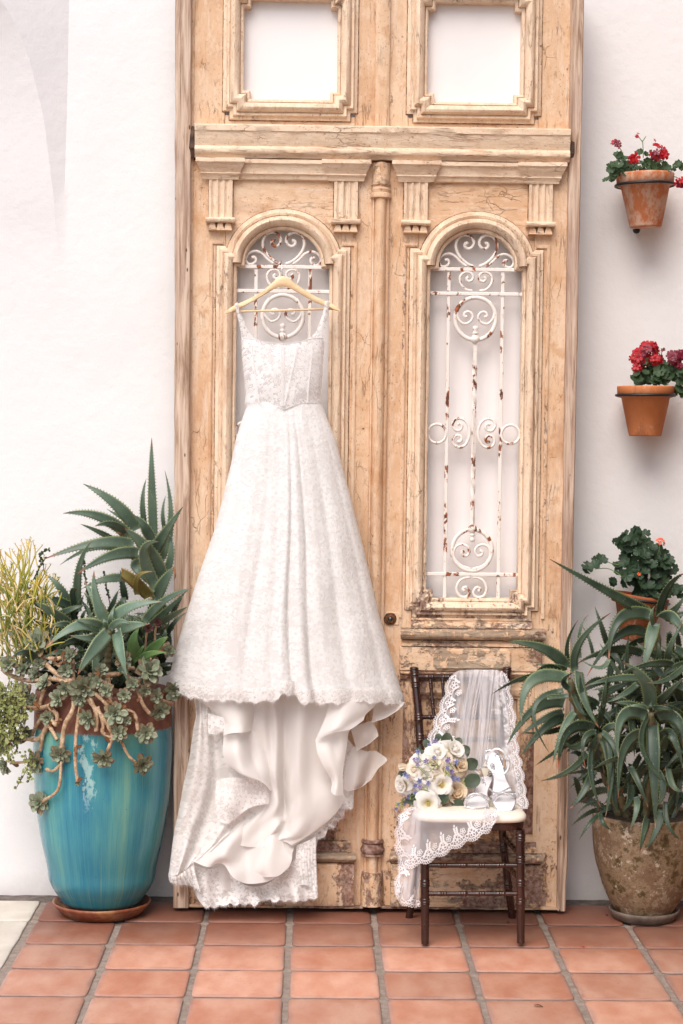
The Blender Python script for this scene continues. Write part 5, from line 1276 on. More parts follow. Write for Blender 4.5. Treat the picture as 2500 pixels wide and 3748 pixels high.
def flower(parent, name, pos, axis, r, mats, layers, core=None, seed=0, label=None):
    rnd = random.Random(seed); axis = Vector(axis).normalized(); Fm = frame(pos, axis)
    mb = MB()
    if core: lathe(mb, (0, 0, 0), [(x*r, h*r) for x, h in core[0]], 12)
    mb.v = [Fm @ v for v in mb.v]
    fl = mb.build(name, core[1], parent, label=label)
    for li_, (n, tilt, ln, wd, cup, curl, rad, hgt) in enumerate(layers):
        me = petal_mesh('petal', mats[min(li_, len(mats)-1)], wd*r, ln*r, cup, curl, seed+li_)
        for k in range(n):
            a = 2*PI*(k+.37*li_)/n+rnd.uniform(-.15, .15)
            Mx = Fm @ Matrix.Rotation(a, 4, 'Z') @ Matrix.Translation((0, rad*r, hgt*r)) @ Matrix.Rotation(R(90-tilt+rnd.uniform(-7, 7)), 4, 'X') @ Matrix.Diagonal((1, 1, 1, 1))
            inst('petal', me, fl, Mx @ Matrix.Rotation(rnd.uniform(-.15, .15), 4, 'Y'))
    return fl
ROSE = [(3, 12, .62, .34, .5, .1, .03, .25), (4, 22, .72, .42, .55, .3, .08, .15), (5, 38, .84, .50, .5, .55, .12, .05), (6, 58, .92, .54, .38, .8, .14, -.05), (6, 78, .95, .54, .25, .9, .14, -.15)]
LIS = [(5, 48, .92, .52, .35, .5, .12, 0), (6, 68, 1.02, .56, .2, .9, .12, -.05)]
BUDC = [(.12, 0), (.26, .18), (.28, .45), (.18, .68), (.06, .78), (0, .78)]
def bY(x, y): 
    q = ((x-480)/330)**2+((y-640)/340)**2
    return 7.07-.13*math.sqrt(max(0, 1-q))
def bax(x, y): return Vector(((x-480)/260, -1.15, (640-y)/300+.15))
PI_, PW_, PC_, PP_ = M['petal'], M['petal_white'], M['petal_cream'], M['petal_peach']
FL = [(660, 410, 118, PW_, 0), (520, 430, 88, PW_, 0), (715, 530, 88, PC_, 1), (590, 575, 78, PI_, 1), (325, 575, 78, PI_, 0), (415, 625, 95, PW_, 0), (485, 515, 80, PI_, 1), (500, 640, 80, PI_, 1), (420, 730, 70, PI_, 0), (690, 795, 118, PC_, 1), (625, 655, 58, PP_, 1), (555, 815, 84, PP_, 0), (215, 712, 84, PW_, 2), (350, 500, 70, PW_, 0), (600, 480, 70, PI_, 0)]
for k, (x, y, r, m, kind) in enumerate(FL):
    lay = ROSE if kind != 0 else [(3, 15, .6, .36, .5, .2, .04, .2), (5, 34, .8, .5, .5, .6, .1, .1), (6, 58, .95, .56, .35, 1.0, .13, 0), (6, 80, 1.0, .58, .2, 1.1, .13, -.1)]
    ax = bax(x, y)
    if (x, y) == (690, 795): ax = Vector((.25, -1, .25))
    flower(bouq, 'rose', Ws(x, y, bY(x, y)+.012), ax, r/2613/1.0*1.22, [m], lay, (BUDC, m), k)
for k, (x, y, r) in enumerate(((562, 712, 110), (437, 884, 112))):
    ax = Vector((.1, -1, .15)) if k == 0 else Vector((-.05, -1, -.05))
    Y = bY(x, y)-.008 if k == 0 else 6.925
    f = flower(bouq, 'lisianthus', Ws(x, y, Y), ax, r/2613, [PW_], LIS, ([(.10, 0), (.13, .12), (.12, .2), (0, .22)], M['budgreen']), 40+k)
    Fm = frame(Ws(x, y, Y), ax); mb = MB()
    for j in range(7):
        a = j*.9; p0 = Fm @ Vector((.05*r/2613*math.cos(a), .05*r/2613*math.sin(a), .002)); p1 = Fm @ Vector((.15*r/2613*math.cos(a), .15*r/2613*math.sin(a), .34*r/2613)); tube(mb, [p0, p1], [.0006, .0016], 5)
    mb.build('stamens', M['yellow'], f)
flower(bouq, 'closed_bud', Ws(258, 545, 7.0), (-.95, -.25, .08), .046, [PI_], [(4, 4, .9, .30, .6, 0, .10, 0), (4, 10, .95, .30, .6, .1, .12, -.05)], ([(.05, -.2), (.20, 0), (.24, .3), (.14, .7), (.03, .95), (0, .95)], M['petal']), 60)
# small blue flowers, leaves and stems
def floret_mesh(name, mat, r, n=5):
    mb = MB()
    for k in range(n):
        a = 2*PI*k/n; c, s = math.cos(a), math.sin(a); pts = [(.05, 0, 0), (.45, .32, .22), (.95, .22, .30), (1.0, 0, .22), (.95, -.22, .30), (.45, -.32, .22)]
        mb.add([(r*(x*c-y*s), r*(x*s+y*c), r*z) for x, y, z in pts], [(0, 1, 5), (1, 2, 4, 5), (2, 3, 4)], [(.5, x) for x, y, z in pts])
    return mb.mesh(name, mat)
fm = [floret_mesh('blue_floret', M['petal_blue'], .0105), floret_mesh('blue_floret', M['petal_lilac'], .0098)]
rb_ = random.Random(9)
for (x, y, n, sp) in ((490, 325, 6, 48), (335, 400, 3, 18), (310, 495, 6, 34), (250, 638, 4, 30), (320, 705, 6, 36), (430, 697, 3, 18), (640, 470, 4, 26), (722, 480, 4, 26), (690, 515, 2, 14), (700, 670, 7, 42), (655, 600, 4, 26), (445, 790, 3, 20), (300, 790, 3, 18), (245, 828, 4, 22), (315, 890, 5, 30), (222, 885, 3, 16), (160, 915, 4, 34), (480, 440, 2, 14), (415, 488, 2, 12), (640, 565, 2, 16), (380, 770, 3, 40)):
    for k in range(max(1, int(n*.5))):
        px, py = x+rb_.uniform(-sp, sp), y+rb_.uniform(-sp, sp); Y = bY(px, py)-.028 if 180 < px < 760 else 6.99
        inst('blue_floret', fm[rb_.random() < .35], bouq, frame(Ws(px, py, Y), Vector((rb_.uniform(-.8, .8), -1, rb_.uniform(-.4, .9))), Vector((rb_.uniform(-1, 1), 0, 1)), rb_.uniform(.75, 1.15)))
def round_leaf(name, mat, l, w, fold=.2):
    mb = MB(); NU, NV = 5, 7; vs = []; uvs = []
    for j in range(NV):
        v = j/(NV-1); wd = w*math.sin(PI*(v*.9+.06))**.55
        for i in range(NU):
            u = -1+2*i/(NU-1); vs.append((u*wd, l*v, fold*abs(u)*wd+.12*l*math.sin(v*3))); uvs.append((i/(NU-1), v*.85))
    fs = [(j*NU+i, j*NU+i+1, (j+1)*NU+i+1, (j+1)*NU+i) for j in range(NV-1) for i in range(NU-1)]
    mb.add(vs, fs, uvs); return mb.mesh(name, mat)
el = round_leaf('leaf', M['euc'], .052, .024)
for (x, y, ang, s, Y) in ((590, 345, 75, 1.0, 7.03), (735, 400, 20, .8, 7.03), (780, 520, 10, 1.0, 7.02), (770, 440, 60, .7, 7.04), (790, 705, 25, 1.15, 6.99), (410, 470, 130, .8, 7.02), (440, 350, 120, .6, 7.03), (270, 600, 190, .9, 7.02), (340, 830, 200, .9, 7.0), (560, 890, 70, .9, 6.93), (660, 895, -10, 1.0, 6.96), (740, 900, 10, .8, 6.97), (380, 415, 150, .6, 7.03), (470, 900, 185, 1.0, 6.98), (540, 300, 100, .6, 7.05), (700, 345, 60, .7, 7.05)):
    a = R(ang); d = Vector((math.cos(a), 0, math.sin(a)))
    z = Vector((rb_.uniform(-.4, .4), -1, rb_.uniform(0, .5))); z -= d*z.dot(d); z.normalize(); xx = d.cross(z)
    Mx = Matrix.Translation(Ws(x, y, Y)) @ Matrix(((xx.x, d.x, z.x, 0), (xx.y, d.y, z.y, 0), (xx.z, d.z, z.z, 0), (0, 0, 0, 1))) @ Matrix.Diagonal((s, s, s, 1))
    inst('leaf', el, bouq, Mx)
for q in ([(540, 540), (470, 500), (400, 520)], [(520, 520), (440, 590), (370, 560)], [(470, 470), (500, 490), (545, 540)], [(280, 545), (330, 545), (400, 555)], [(310, 490), (360, 560), (420, 620)], [(335, 400), (350, 450), (400, 500)], [(330, 780), (400, 760), (470, 790)], [(130, 910), (180, 880), (300, 850)], [(222, 885), (260, 860), (330, 830)], [(630, 470), (650, 520), (680, 560)], [(360, 780), (410, 800), (450, 800)], [(240, 940), (270, 900), (330, 850)], [(380, 640), (420, 640), (470, 640)], [(190, 840), (250, 830), (320, 800)]):
    p = crv([Vector((x, y, 0)) for x, y in q], 10); mb = MB(); tube(mb, [Ws(v.x, v.y, (bY(v.x, v.y)-.03) if v.x > 180 else 6.99) for v in p], .0014, 5); mb.build('stem', M['stem'], bouq)
mb = MB(); r_ = random.Random(3)
for k in range(60):
    x, y = r_.choice(((640, 500), (770, 690), (400, 780), (480, 540), (640, 600), (170, 900), (230, 850)))
    x += r_.uniform(-45, 45); y += r_.uniform(-35, 35); c = Ws(x, y, bY(x, y)-.026 if 180 < x < 780 else 6.99); lathe(mb, c, [(0, -.004), (.0026, -.001), (.0026, .002), (0, .005)], 6)
mb.build('green_buds', M['budgreen'], bouq, kind='stuff')
mb = MB(); lathe(mb, Ws(500, 640, 7.11), [(0, -.085), (.06, -.06), (.085, 0), (.06, .06), (0, .085)], 14); mb.build('foliage_heart', M['euc'], bouq)
# ------------------------------------------------------------------ planters
def smoothp(pr, i): return pr[:i]+[(v.x, v.y) for v in crv([Vector((r, h, 0)) for r, h in pr[i:]], 44)]
def pot(name, label, cat, c, prof, mat, soil=None, n=56, axis=None, wob=.004, group=None, kindsub='pot_body'):
    t = thing(name, c, label, cat, group)
    mb = MB(); lathe(mb, c, prof, n, axis=axis, wob=wob); mb.build(kindsub, mat, t)
    if soil:
        mb = MB(); r, h = soil; lathe(mb, c, [(r, h), (r*.6, h+.008), (0, h+.012)], 24, axis=axis, wob=.05); mb.build('soil', M['soil'], t)
    return t
PX, PY = P(373, 3300, 7.255).x, 7.255
def hh(y, conv=z6, x=730, Y=7.04): return P(*conv(x, y), Y).z
pr = [(0, .045), (.135, .045), (.140, .050)]
for y, r in ((1960, 146), (1900, 168), (1800, 192), (1700, 200), (1500, 223), (1300, 239), (1200, 246), (1000, 251), (850, 253.5), (700, 252), (560, 250), (455, 247)):
    h = P(*z6(730, y), PY-.0).z; pr.append((r/1000*1.038 if y < 1850 else r/1000*1.0, h))
pr = smoothp(pr, 2)
pr += [(.254, pr[-1][1]+.010), (.246, pr[-1][1]+.015), (.234, pr[-1][1]+.008), (.230, pr[-1][1]-.06), (.225, .62)]
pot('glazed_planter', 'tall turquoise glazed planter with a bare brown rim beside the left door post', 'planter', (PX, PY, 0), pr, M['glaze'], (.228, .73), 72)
sa = thing('saucer', (PX, PY, 0), 'reddish brown glazed saucer under the turquoise planter', 'saucer')
mb = MB(); lathe(mb, (PX, PY, 0), [(0, .006), (.13, .004), (.150, .006), (.172, .030), (.184, .044), (.188, .052), (.183, .056), (.176, .050), (.160, .032), (.145, .022), (0, .020)], 56, wob=.01); mb.build('dish', M['saucer'], sa)
QX, QY = P(2357, 3330, 7.25).x, 7.25
pr = [(0, .018), (.084, .018), (.092, .024)]
for y, r in ((2030, 95), (1990, 106), (1950, 117), (1900, 132), (1800, 153), (1700, 168), (1600, 182), (1500, 190), (1400, 194), (1300, 195), (1255, 193)):
    pr.append((r/1000*1.04, P(*zq(1190, y), QY).z))
pr = smoothp(pr, 2)
pr += [(.204, pr[-1][1]+.010), (.196, pr[-1][1]+.014), (.186, pr[-1][1]), (.18, .36)]
pot('worn_planter', 'rounded planter with olive and tan worn glaze standing at the right side of the door', 'planter', (QX, QY, 0), pr, M['worn'], (.182, .40), 64)
sb = thing('saucer', (QX, QY, 0), 'grey brown clay saucer under the worn olive planter', 'saucer')
mb = MB(); lathe(mb, (QX, QY, 0), [(0, .004), (.100, .002), (.118, .006), (.130, .028), (.135, .040), (.129, .043), (.120, .032), (.106, .014), (0, .012)], 48, wob=.01); mb.build('dish', M['saucer_grey'], sb)

# ------------------------------------------------------------------ leaves
VIEW = Vector((0, 1, -.12)).normalized()
lr = random.Random(21)
def aloe_leaf(parent, mat, base, mid, tip, w, roll=None, thick=.34, spines=True, name='leaf', blunt=False, ns=13):
    """fleshy channelled leaf along base-mid-tip, toothed edges"""
    base, mid, tip = Vector(base), Vector(mid), Vector(tip); ctl = 2*mid-.5*(base+tip)
    roll = lr.uniform(-.55, .55) if roll is None else roll
    mb = MB(); vs = []; uvs = []; edL = []; edR = []; NP = 10
    for j in range(ns):
        t = j/(ns-1)
        p = base*(1-t)**2+ctl*2*t*(1-t)+tip*t*t
        d = (2*(1-t)*(ctl-base)+2*t*(tip-ctl)).normalized()
        s = d.cross(VIEW); s = s.normalized() if s.length > .05 else Vector((1, 0, 0))
        s = Matrix.Rotation(roll, 3, d) @ s; n = s.cross(d); 
        if n.y > 0: n = -n; s = -s
        hw = w/2*(min(1, .72+.9*t) if t < .3 else 1)*max((1-t**1.25 if not blunt else 1-.45*t)**.82, .03)
        dep = hw*thick*(1-.35*t)
        ring = []
        for k in range(6):                                # upper, channelled face
            u = -1+2*k/5; ring.append((u, (-.55+.75*u*u)*dep*.9))
        for k in (1, 2, 3, 4):                            # rounded back
            u = 1-2*k/5; ring.append((u, -dep*(1.55-.9*u*u)))
        for u, h in ring: vs.append(p+s*u*hw+n*h); uvs.append((.5+u/2, t))
        edL.append((p-s*hw+n*dep*.2, -s, d, hw)); edR.append((p+s*hw+n*dep*.2, s, d, hw))
    fs = [(j*NP+k, j*NP+(k+1) % NP, (j+1)*NP+(k+1) % NP, (j+1)*NP+k) for j in range(ns-1) for k in range(NP)]
    fs += [tuple(range(NP)), tuple((ns-1)*NP+k for k in range(NP-1, -1, -1))]
    mb.add(vs, fs, uvs)
    if spines:
        L = (mid-base).length+(tip-mid).length; n = max(4, int(L/.0125))
        for ed in (edL, edR):
            for i in range(1, n):
                q = i/n*.95*(ns-1); k = int(q); u = q-k; a, b = ed[k], ed[min(k+1, ns-1)]
                p = a[0]*(1-u)+b[0]*u; sz = .0058*min(1, .35+a[3]/.02)
                o = p+a[1]*sz+a[2]*sz*.45; e = a[2]*sz*.5; z = Vector((0, -sz*.22, 0))
                mb.add([p-e, p+e, o, p-z-a[1]*.001], [(0, 1, 2), (0, 2, 3), (3, 2, 1)], [(0, i/n)]*4)
    return mb.build(name, mat, parent)
def px_leaf(parent, conv, mat, q, Yb, Yt, bow=.03, **kw):
    b, m, t, w = q
    return aloe_leaf(parent, mat, P(*conv(*b), Yb), P(*conv(*m), (Yb+Yt)/2-bow), P(*conv(*t), Yt), w, **kw)
def stem(parent, pts, r, mat='bark', name='stem', n=8, rings=0):
    p = crv(pts, 18 if not rings else 40); rr = [r*(1+.24*mnoise.noise(v*85)+(.14*math.sin(i*1.6) if rings else 0)) for i, v in enumerate(p)]
    mb = MB(); tube(mb, p, rr, n); return mb.build(name, M[mat], parent)
k5 = .00104/1.96
# tall aloe behind
tall = thing('tall_aloe', (PX+.2, 7.36, .74), 'tall grey-green aloe rising highest out of the turquoise planter against the white wall', 'aloe plant')
A5 = [((1105, 850), (1090, 450), (1089, 100), 62, 7.38, 7.36), ((1040, 730), (1022, 560), (1050, 395), 36, 7.40, 7.42), ((975, 770), (830, 580), (597, 433), 84, 7.38, 7.34), ((950, 830), (720, 670), (453, 645), 74, 7.34, 7.26), ((905, 790), (800, 722), (678, 738), 52, 7.30, 7.20), ((960, 720), (880, 680), (765, 612), 36, 7.40, 7.42), ((965, 870), (690, 860), (320, 972), 78, 7.30, 7.20), ((995, 930), (790, 950), (555, 1080), 76, 7.26, 7.12), ((1000, 985), (740, 880), (430, 1015), 54, 7.34, 7.28), ((1165, 1130), (1050, 900), (890, 752), 112, 7.20, 7.10), ((1085, 850), (1040, 740), (955, 655), 84, 7.30, 7.26), ((1150, 990), (1225, 700), (1183, 340), 46, 7.38, 7.38), ((1110, 920), (1180, 790), (1312, 598), 74, 7.26, 7.16), ((1185, 770), (1168, 640), (1190, 515), 30, 7.32, 7.32), ((1130, 1190), (1030, 930), (1138, 848), 76, 7.18, 7.10), ((1175, 1100), (1228, 930), (1205, 760), 50, 7.22, 7.22), ((1110, 1270), (1180, 1130), (1250, 1030), 84, 7.20, 7.12), ((830, 840), (700, 772), (577, 722), 40, 7.40, 7.40), ((900, 1110), (750, 1120), (590, 1185), 64, 7.30, 7.24), ((900, 820), (850, 760), (805, 690), 34, 7.42, 7.43), ((1120, 1060), (1090, 900), (1050, 860), 60, 7.3, 7.3), ((1010, 1000), (980, 1040), (1090, 1170), 70, 7.3, 7.24)]
for b, m, t, w, Yb, Yt in A5: px_leaf(tall, z5, M['aloe'], (b, m, t, w*k5*1.42), Yb, Yt)
px_leaf(tall, z5, M['aloe_old'], ((1075, 1250), (960, 1130), (868, 1068), 118*k5), 7.16, 7.10, blunt=True)
px_leaf(tall, z5, M['aloe_old'], ((985, 1230), (990, 1100), (1100, 1063), 52*k5), 7.14, 7.06)
px_leaf(tall, z5, M['dryleaf'], ((895, 800), (865, 790), (828, 776), 16*k5), 7.22, 7.2, spines=False)
px_leaf(tall, z5, M['dryleaf'], ((1242, 1040), (1258, 1080), (1248, 1130), 22*k5), 7.12, 7.1, spines=False)
stem(tall, [P(*z5(1120, 1500), 7.28), P(*z5(1120, 1250), 7.28), P(*z5(1100, 1000), 7.32), P(*z5(1085, 820), 7.36)], .026, 'bark', rings=1)
# rosette in front
fr = thing('front_aloe', P(*z5(780, 1700), 7.12), 'blue-green aloe rosette with star of toothed leaves at the front of the turquoise planter', 'aloe plant')
B5 = [((770, 1450), (690, 1260), (675, 1055), 74, 7.08, 7.10), ((765, 1440), (700, 1300), (604, 1130), 78, 7.10, 7.14), ((805, 1440), (920, 1320), (1165, 1278), 84, 7.06, 6.98), ((745, 1480), (560, 1450), (330, 1605), 88, 7.04, 6.92), ((780, 1500), (660, 1640), (558, 1800), 94, 7.00, 6.90), ((835, 1490), (865, 1640), (908, 1805), 82, 7.00, 6.90), ((840, 1490), (950, 1452), (1066, 1440), 74, 7.04, 6.98), ((790, 1480), (860, 1420), (952, 1452), 44, 7.00, 6.92), ((740, 1460), (640, 1422), (530, 1412), 48, 7.02, 6.96), ((795, 1450), (798, 1380), (826, 1300), 34, 7.04, 7.04), ((730, 1510), (650, 1540), (500, 1520), 70, 7.08, 7.06), ((765, 1640), (690, 1690), (690, 1865), 74, 7.06, 6.96), ((770, 1478), (752, 1430), (744, 1400), 30, 7.02, 7.0), ((850, 1780), (890, 1770), (915, 1860), 46, 7.0, 6.94)]
for b, m, t, w, Yb, Yt in B5: px_leaf(fr, z5, M['aloe_blue'], (b, m, t, w*k5*1.38), Yb, Yt, bow=.035)
stem(fr, [P(*z5(770, 1900), 7.12), P(*z5(775, 1650), 7.10), P(*z5(780, 1490), 7.06)], .014, 'trunk', rings=1)
# smaller aloes filling the pot
sm_ = thing('small_aloes', P(*z5(600, 1500), 7.22), 'dense clump of small dark green aloes filling the back of the turquoise planter', 'aloe clump')
C5 = [((520, 1470), (380, 1360), (245, 1280), 84, 7.16, 7.08), ((510, 1340), (430, 1180), (330, 1085), 58, 7.26, 7.24), ((560, 1350), (565, 1050), (652, 850), 52, 7.24, 7.18), ((530, 1330), (390, 1270), (262, 1292), 62, 7.24, 7.18), ((840, 1400), (870, 1300), (902, 1245), 70, 7.16, 7.14), ((1030, 1430), (1180, 1270), (1385, 1180), 58, 7.10, 6.98), ((1140, 1440), (1250, 1370), (1345, 1315), 42, 7.12, 7.0), ((1080, 1450), (1190, 1350), (1345, 1195), 52, 7.16, 7.06), ((600, 1500), (430, 1500), (340, 1450), 60, 7.2, 7.16), ((540, 1480), (450, 1440), (355, 1470), 50, 7.14, 7.08), ((620, 1600), (520, 1560), (380, 1650), 60, 7.16, 7.1), ((560, 1700), (440, 1640), (300, 1690), 50, 7.18, 7.1), ((260, 1690), (180, 1640), (80, 1680), 46, 7.1, 7.04), ((540, 1330), (520, 1200), (560, 1210), 40, 7.2, 7.16), ((900, 1270), (880, 1160), (862, 1050), 44, 7.3, 7.3), ((1080, 1400), (1100, 1300), (1110, 1245), 60, 7.2, 7.16)]
for b, m, t, w, Yb, Yt in C5: px_leaf(sm_, z5, M['aloe_dark' if lr.random() < .6 else 'aloe'], (b, m, t, w*k5*1.4), Yb, Yt)
for k in range(150):
    x, y = lr.uniform(330, 1240), lr.uniform(1300, 1760); a = lr.uniform(.15, PI-.15); L = lr.uniform(110, 250)
    b = (x, y+80); t = (x+L*math.cos(a), y+80-L*math.sin(a)); m = ((b[0]+t[0])/2+lr.uniform(-25, 25), (b[1]+t[1])/2-lr.uniform(0, 20)); Y = lr.uniform(7.18, 7.40)
    px_leaf(sm_, z5, M['aloe_dark' if lr.random() < .75 else 'aloe'], (b, m, t, lr.uniform(36, 68)*k5), Y, Y-.03, ns=8)
for k in range(90):
    x, y = lr.uniform(170, 1180), lr.uniform(1560, 1840); a = lr.uniform(.1, PI-.1); L = lr.uniform(90, 200)
    px_leaf(sm_, z5, M['aloe_dark'], ((x, y+60), (x+L*.5*math.cos(a), y+60-L*.62*math.sin(a)), (x+L*math.cos(a), y+60-L*math.sin(a)), lr.uniform(34, 60)*k5), (Y_ := lr.uniform(7.14, 7.36)), Y_-.03, ns=7)
# broad agave, dark rosettes
ag = thing('fox_tail_agave', P(*z5(1010, 1720), 7.14), 'smooth bright green agave with broad oval leaves between the aloes and the gown', 'agave plant')
al_ = [((1000, 1700), (955, 1580), (1000, 1462), 128, 7.14, 7.12), ((1040, 1690), (1130, 1590), (1205, 1530), 116, 7.12, 7.06), ((1010, 1690), (1090, 1650), (1192, 1645), 66, 7.06, 6.98), ((990, 1690), (1015, 1620), (1040, 1590), 40, 7.08, 7.06), ((960, 1690), (940, 1620), (965, 1540), 60, 7.16, 7.16)]
for b, m, t, w, Yb, Yt in al_:
    base, mid, tip = P(*z5(*b), Yb), P(*z5(*m), (Yb+Yt)/2-.02), P(*z5(*t), Yt)
    aloe_leaf(ag, M['agave'], base, mid, tip, w*k5, roll=lr.uniform(-.2, .2), thick=.12, spines=False)
ae = thing('dark_aeonium', P(*z5(1100, 1560), 7.12), 'two small dark maroon succulent rosettes beside the broad green agave', 'succulent')
def sp_leaf(name, mat, l, w):
    mb = MB(); vs = []; uvs = []; NU, NV = 5, 6
    for j in range(NV):
        v = j/(NV-1); wd = w*(.28+.72*math.sin(PI*min(v*.72, 1)))*(1 if v < .8 else 1-((v-.8)/.2)**2*.75)
        for i in range(NU):
            u = -1+2*i/(NU-1); vs.append((u*wd, l*v, .35*wd*u*u+.10*l*v*v)); uvs.append((i/(NU-1), v*.96))
    for j in range(NV):
        v = j/(NV-1); wd = w*(.28+.72*math.sin(PI*min(v*.72, 1)))*(1 if v < .8 else 1-((v-.8)/.2)**2*.75); vs.append((0, l*v, -.22*w+.10*l*v*v)); uvs.append((.5, v*.96))
    fs = [(j*NU+i, j*NU+i+1, (j+1)*NU+i+1, (j+1)*NU+i) for j in range(NV-1) for i in range(NU-1)]
    o = NU*NV; fs += [(j*NU, (j+1)*NU, o+j+1, o+j) for j in range(NV-1)]+[(j*NU+NU-1, o+j, o+j+1, (j+1)*NU+NU-1) for j in range(NV-1)]
    mb.add(vs, fs, uvs); return mb.mesh(name, mat)
DRY = sp_leaf('dry_leaf', M['dryleaf'], 1.0, .26)
RL = {k: sp_leaf('leaf', M[k], 1.0, .30) for k in ('ech', 'ech_old', 'aeon')}
def rosette(parent, pos, axis, r, inner='ech', outer='ech_old', layers=((4, 30, .45), (5, 52, .72), (6, 74, .95), (6, 96, 1.0)), name='rosette'):
    axis = Vector(axis).normalized(); Fm = frame(pos, axis); mb = MB(); lathe(mb, (0, 0, 0), [(.0, -.22*r), (.12*r, -.1*r), (.10*r, .08*r), (0, .22*r)], 8); mb.v = [Fm @ v for v in mb.v]
    ro = mb.build(name, M[inner], parent); a0 = lr.uniform(0, 6)
    for i, (n, tilt, ln) in enumerate(layers):
        for k in range(n):
            a = a0+2*PI*(k+.45*i)/n+lr.uniform(-.15, .15); s = r*ln*lr.uniform(.88, 1.1)
            inst('leaf', RL[outer if i == len(layers)-1 and lr.random() < .75 else inner], ro, Fm @ Matrix.Rotation(a, 4, 'Z') @ Matrix.Rotation(R(90-tilt+lr.uniform(-9, 9)), 4, 'X') @ Matrix.Diagonal((s, s, s, 1)))
    return ro
for x, y, Y in ((1130, 1430, 7.06), (1064, 1470, 7.05)):
    rosette(ae, P(*z5(x, y), Y), (.1, -1, .3), 34*k5*1.1, 'aeon', 'aeon', ((5, 25, .5), (7, 50, .8), (8, 72, 1.0)))
    stem(ae, [P(*z5(x, y), Y+.005), P(*z5(x-15, y+60), Y+.03), P(*z5(x-20, y+150), Y+.06)], .004)
# trailing grey-green succulent
k6 = .00104/1.9586
tsu = thing('trailing_succulent', P(*z6(560, 430), 7.05), 'trailing succulent with grey-green rosettes on bare tan stems spilling over the turquoise planter rim', 'succulent')
ST = [([(520, 230), (522, 360), (530, 560), (465, 700), (442, 850), (432, 890)], 15), ([(575, 560), (548, 750), (540, 950), (556, 1100)], 10.5), ([(440, 950), (418, 1150), (305, 1242)], 9), ([(440, 970), (385, 1020), (330, 1010)], 10), ([(615, 500), (740, 640), (800, 770), (768, 890)], 11), ([(860, 580), (960, 610), (990, 735)], 11), ([(865, 800), (920, 910), (975, 965)], 8.5), ([(975, 400), (1022, 540), (1072, 612)], 11), ([(1065, 460), (1150, 512), (1240, 542)], 11), ([(1060, 250), (1140, 150), (1205, 110)], 15), ([(640, 430), (720, 500), (780, 560)], 12), ([(775, 350), (785, 450), (795, 540)], 13), ([(560, 430), (700, 350), (850, 325)], 14), ([(840, 335), (920, 290), (960, 285)], 11), ([(910, 335), (950, 370), (985, 405)], 11), ([(515, 380), (410, 330), (315, 240)], 14), ([(490, 190), (400, 218), (310, 200)], 13), ([(500, 400), (400, 365), (200, 375), (60, 330), (15, 290)], 13), ([(490, 430), (380, 540), (270, 572), (130, 562)], 14), ([(320, 430), (292, 520), (280, 575)], 12), ([(135, 30), (180, 130), (235, 210)], 13), ([(350, 570), (405, 610), (405, 690), (372, 660)], 13), ([(345, 690), (280, 790), (165, 790)], 14), ([(350, 690), (410, 800)], 12), ([(310, 620), (260, 700), (230, 760)], 11), ([(312, 740), (288, 880)], 10), ([(205, 955), (70, 968)], 8), ([(0, 525), (70, 540), (190, 480), (212, 400)], 13), ([(700, 560), (740, 690), (735, 745), (800, 785)], 10), ([(380, 240), (460, 290), (510, 330)], 10), ([(640, 480), (690, 620), (690, 740)], 12)]
for pts, r in ST:
    r3 = random.Random(int(pts[0][0]*7+pts[0][1]))
    q = []
    for i, (x, y) in enumerate(pts):
        e = 0 if y < 380 else min((y-380)/400, 1)
        inside = min(1, abs(x-730)/500); Ypot = 7.255-.262*math.sqrt(max(.02, 1-inside**2))
        q.append(P(*z6(x, y), (Ypot-.035-.015*e) if y > 360 else Ypot+.03+r3.uniform(-.03, .02)))
    stem(tsu, q, r*k6*1.22, 'bark')
HD = [(110, 30, 52), (272, 100, 92), (500, 190, 52), (62, 255, 62), (165, 290, 66), (282, 250, 44), (320, 390, 62), (417, 500, 64), (595, 425, 92), (885, 225, 56), (1060, 310, 100), (1036, 445, 44), (1250, 445, 70), (1145, 588, 68), (632, 640, 72), (822, 610, 84), (848, 745, 60), (1045, 755, 70), (742, 930, 70), (1018, 975, 72), (345, 640, 54), (430, 900, 68), (266, 960, 74), (282, 1250, 78), (112, 560, 62), (30, 830, 70), (38, 985, 64), (200, 740, 44), (1212, 160, 46), (556, 1108, 20), (905, 660, 36), (140, 780, 50), (700, 380, 44), (570, 500, 60), (470, 300, 50), (720, 300, 50), (950, 400, 46), (160, 440, 54), (250, 330, 50), (470, 430, 56), (760, 440, 52), (890, 480, 46), (235, 520, 50), (1120, 480, 50), (690, 350, 56)]
for x, y, r in HD:
    inside = min(1, abs(x-730)/500); Ypot = 7.255-.262*math.sqrt(max(.02, 1-inside**2))
    Y = Ypot-.05 if y > 360 else Ypot-.03
    ax = Vector((lr.uniform(-.6, .6)+(x-700)/900, -1, lr.uniform(-.35, .55)+(.3 if y < 400 else -.25)))
    rosette(tsu, P(*z6(x, y), Y), ax, r*k6*1.15)
for k in range(34):
    pts, r = ST[lr.randrange(len(ST))]; i = lr.randrange(len(pts)-1); u = lr.random(); x = pts[i][0]*(1-u)+pts[i+1][0]*u; y = pts[i][1]*(1-u)+pts[i+1][1]*u
    inside = min(1, abs(x-730)/500); Yp = 7.255-.262*math.sqrt(max(.02, 1-inside**2))-.055
    s = lr.uniform(.018, .032); inst('dry_leaf', DRY, tsu, frame(P(*z6(x, y), Yp), (lr.uniform(-.6, .6), -1, lr.uniform(-.6, .6)), (lr.uniform(-1, 1), 0, lr.uniform(-1, 1)), s))
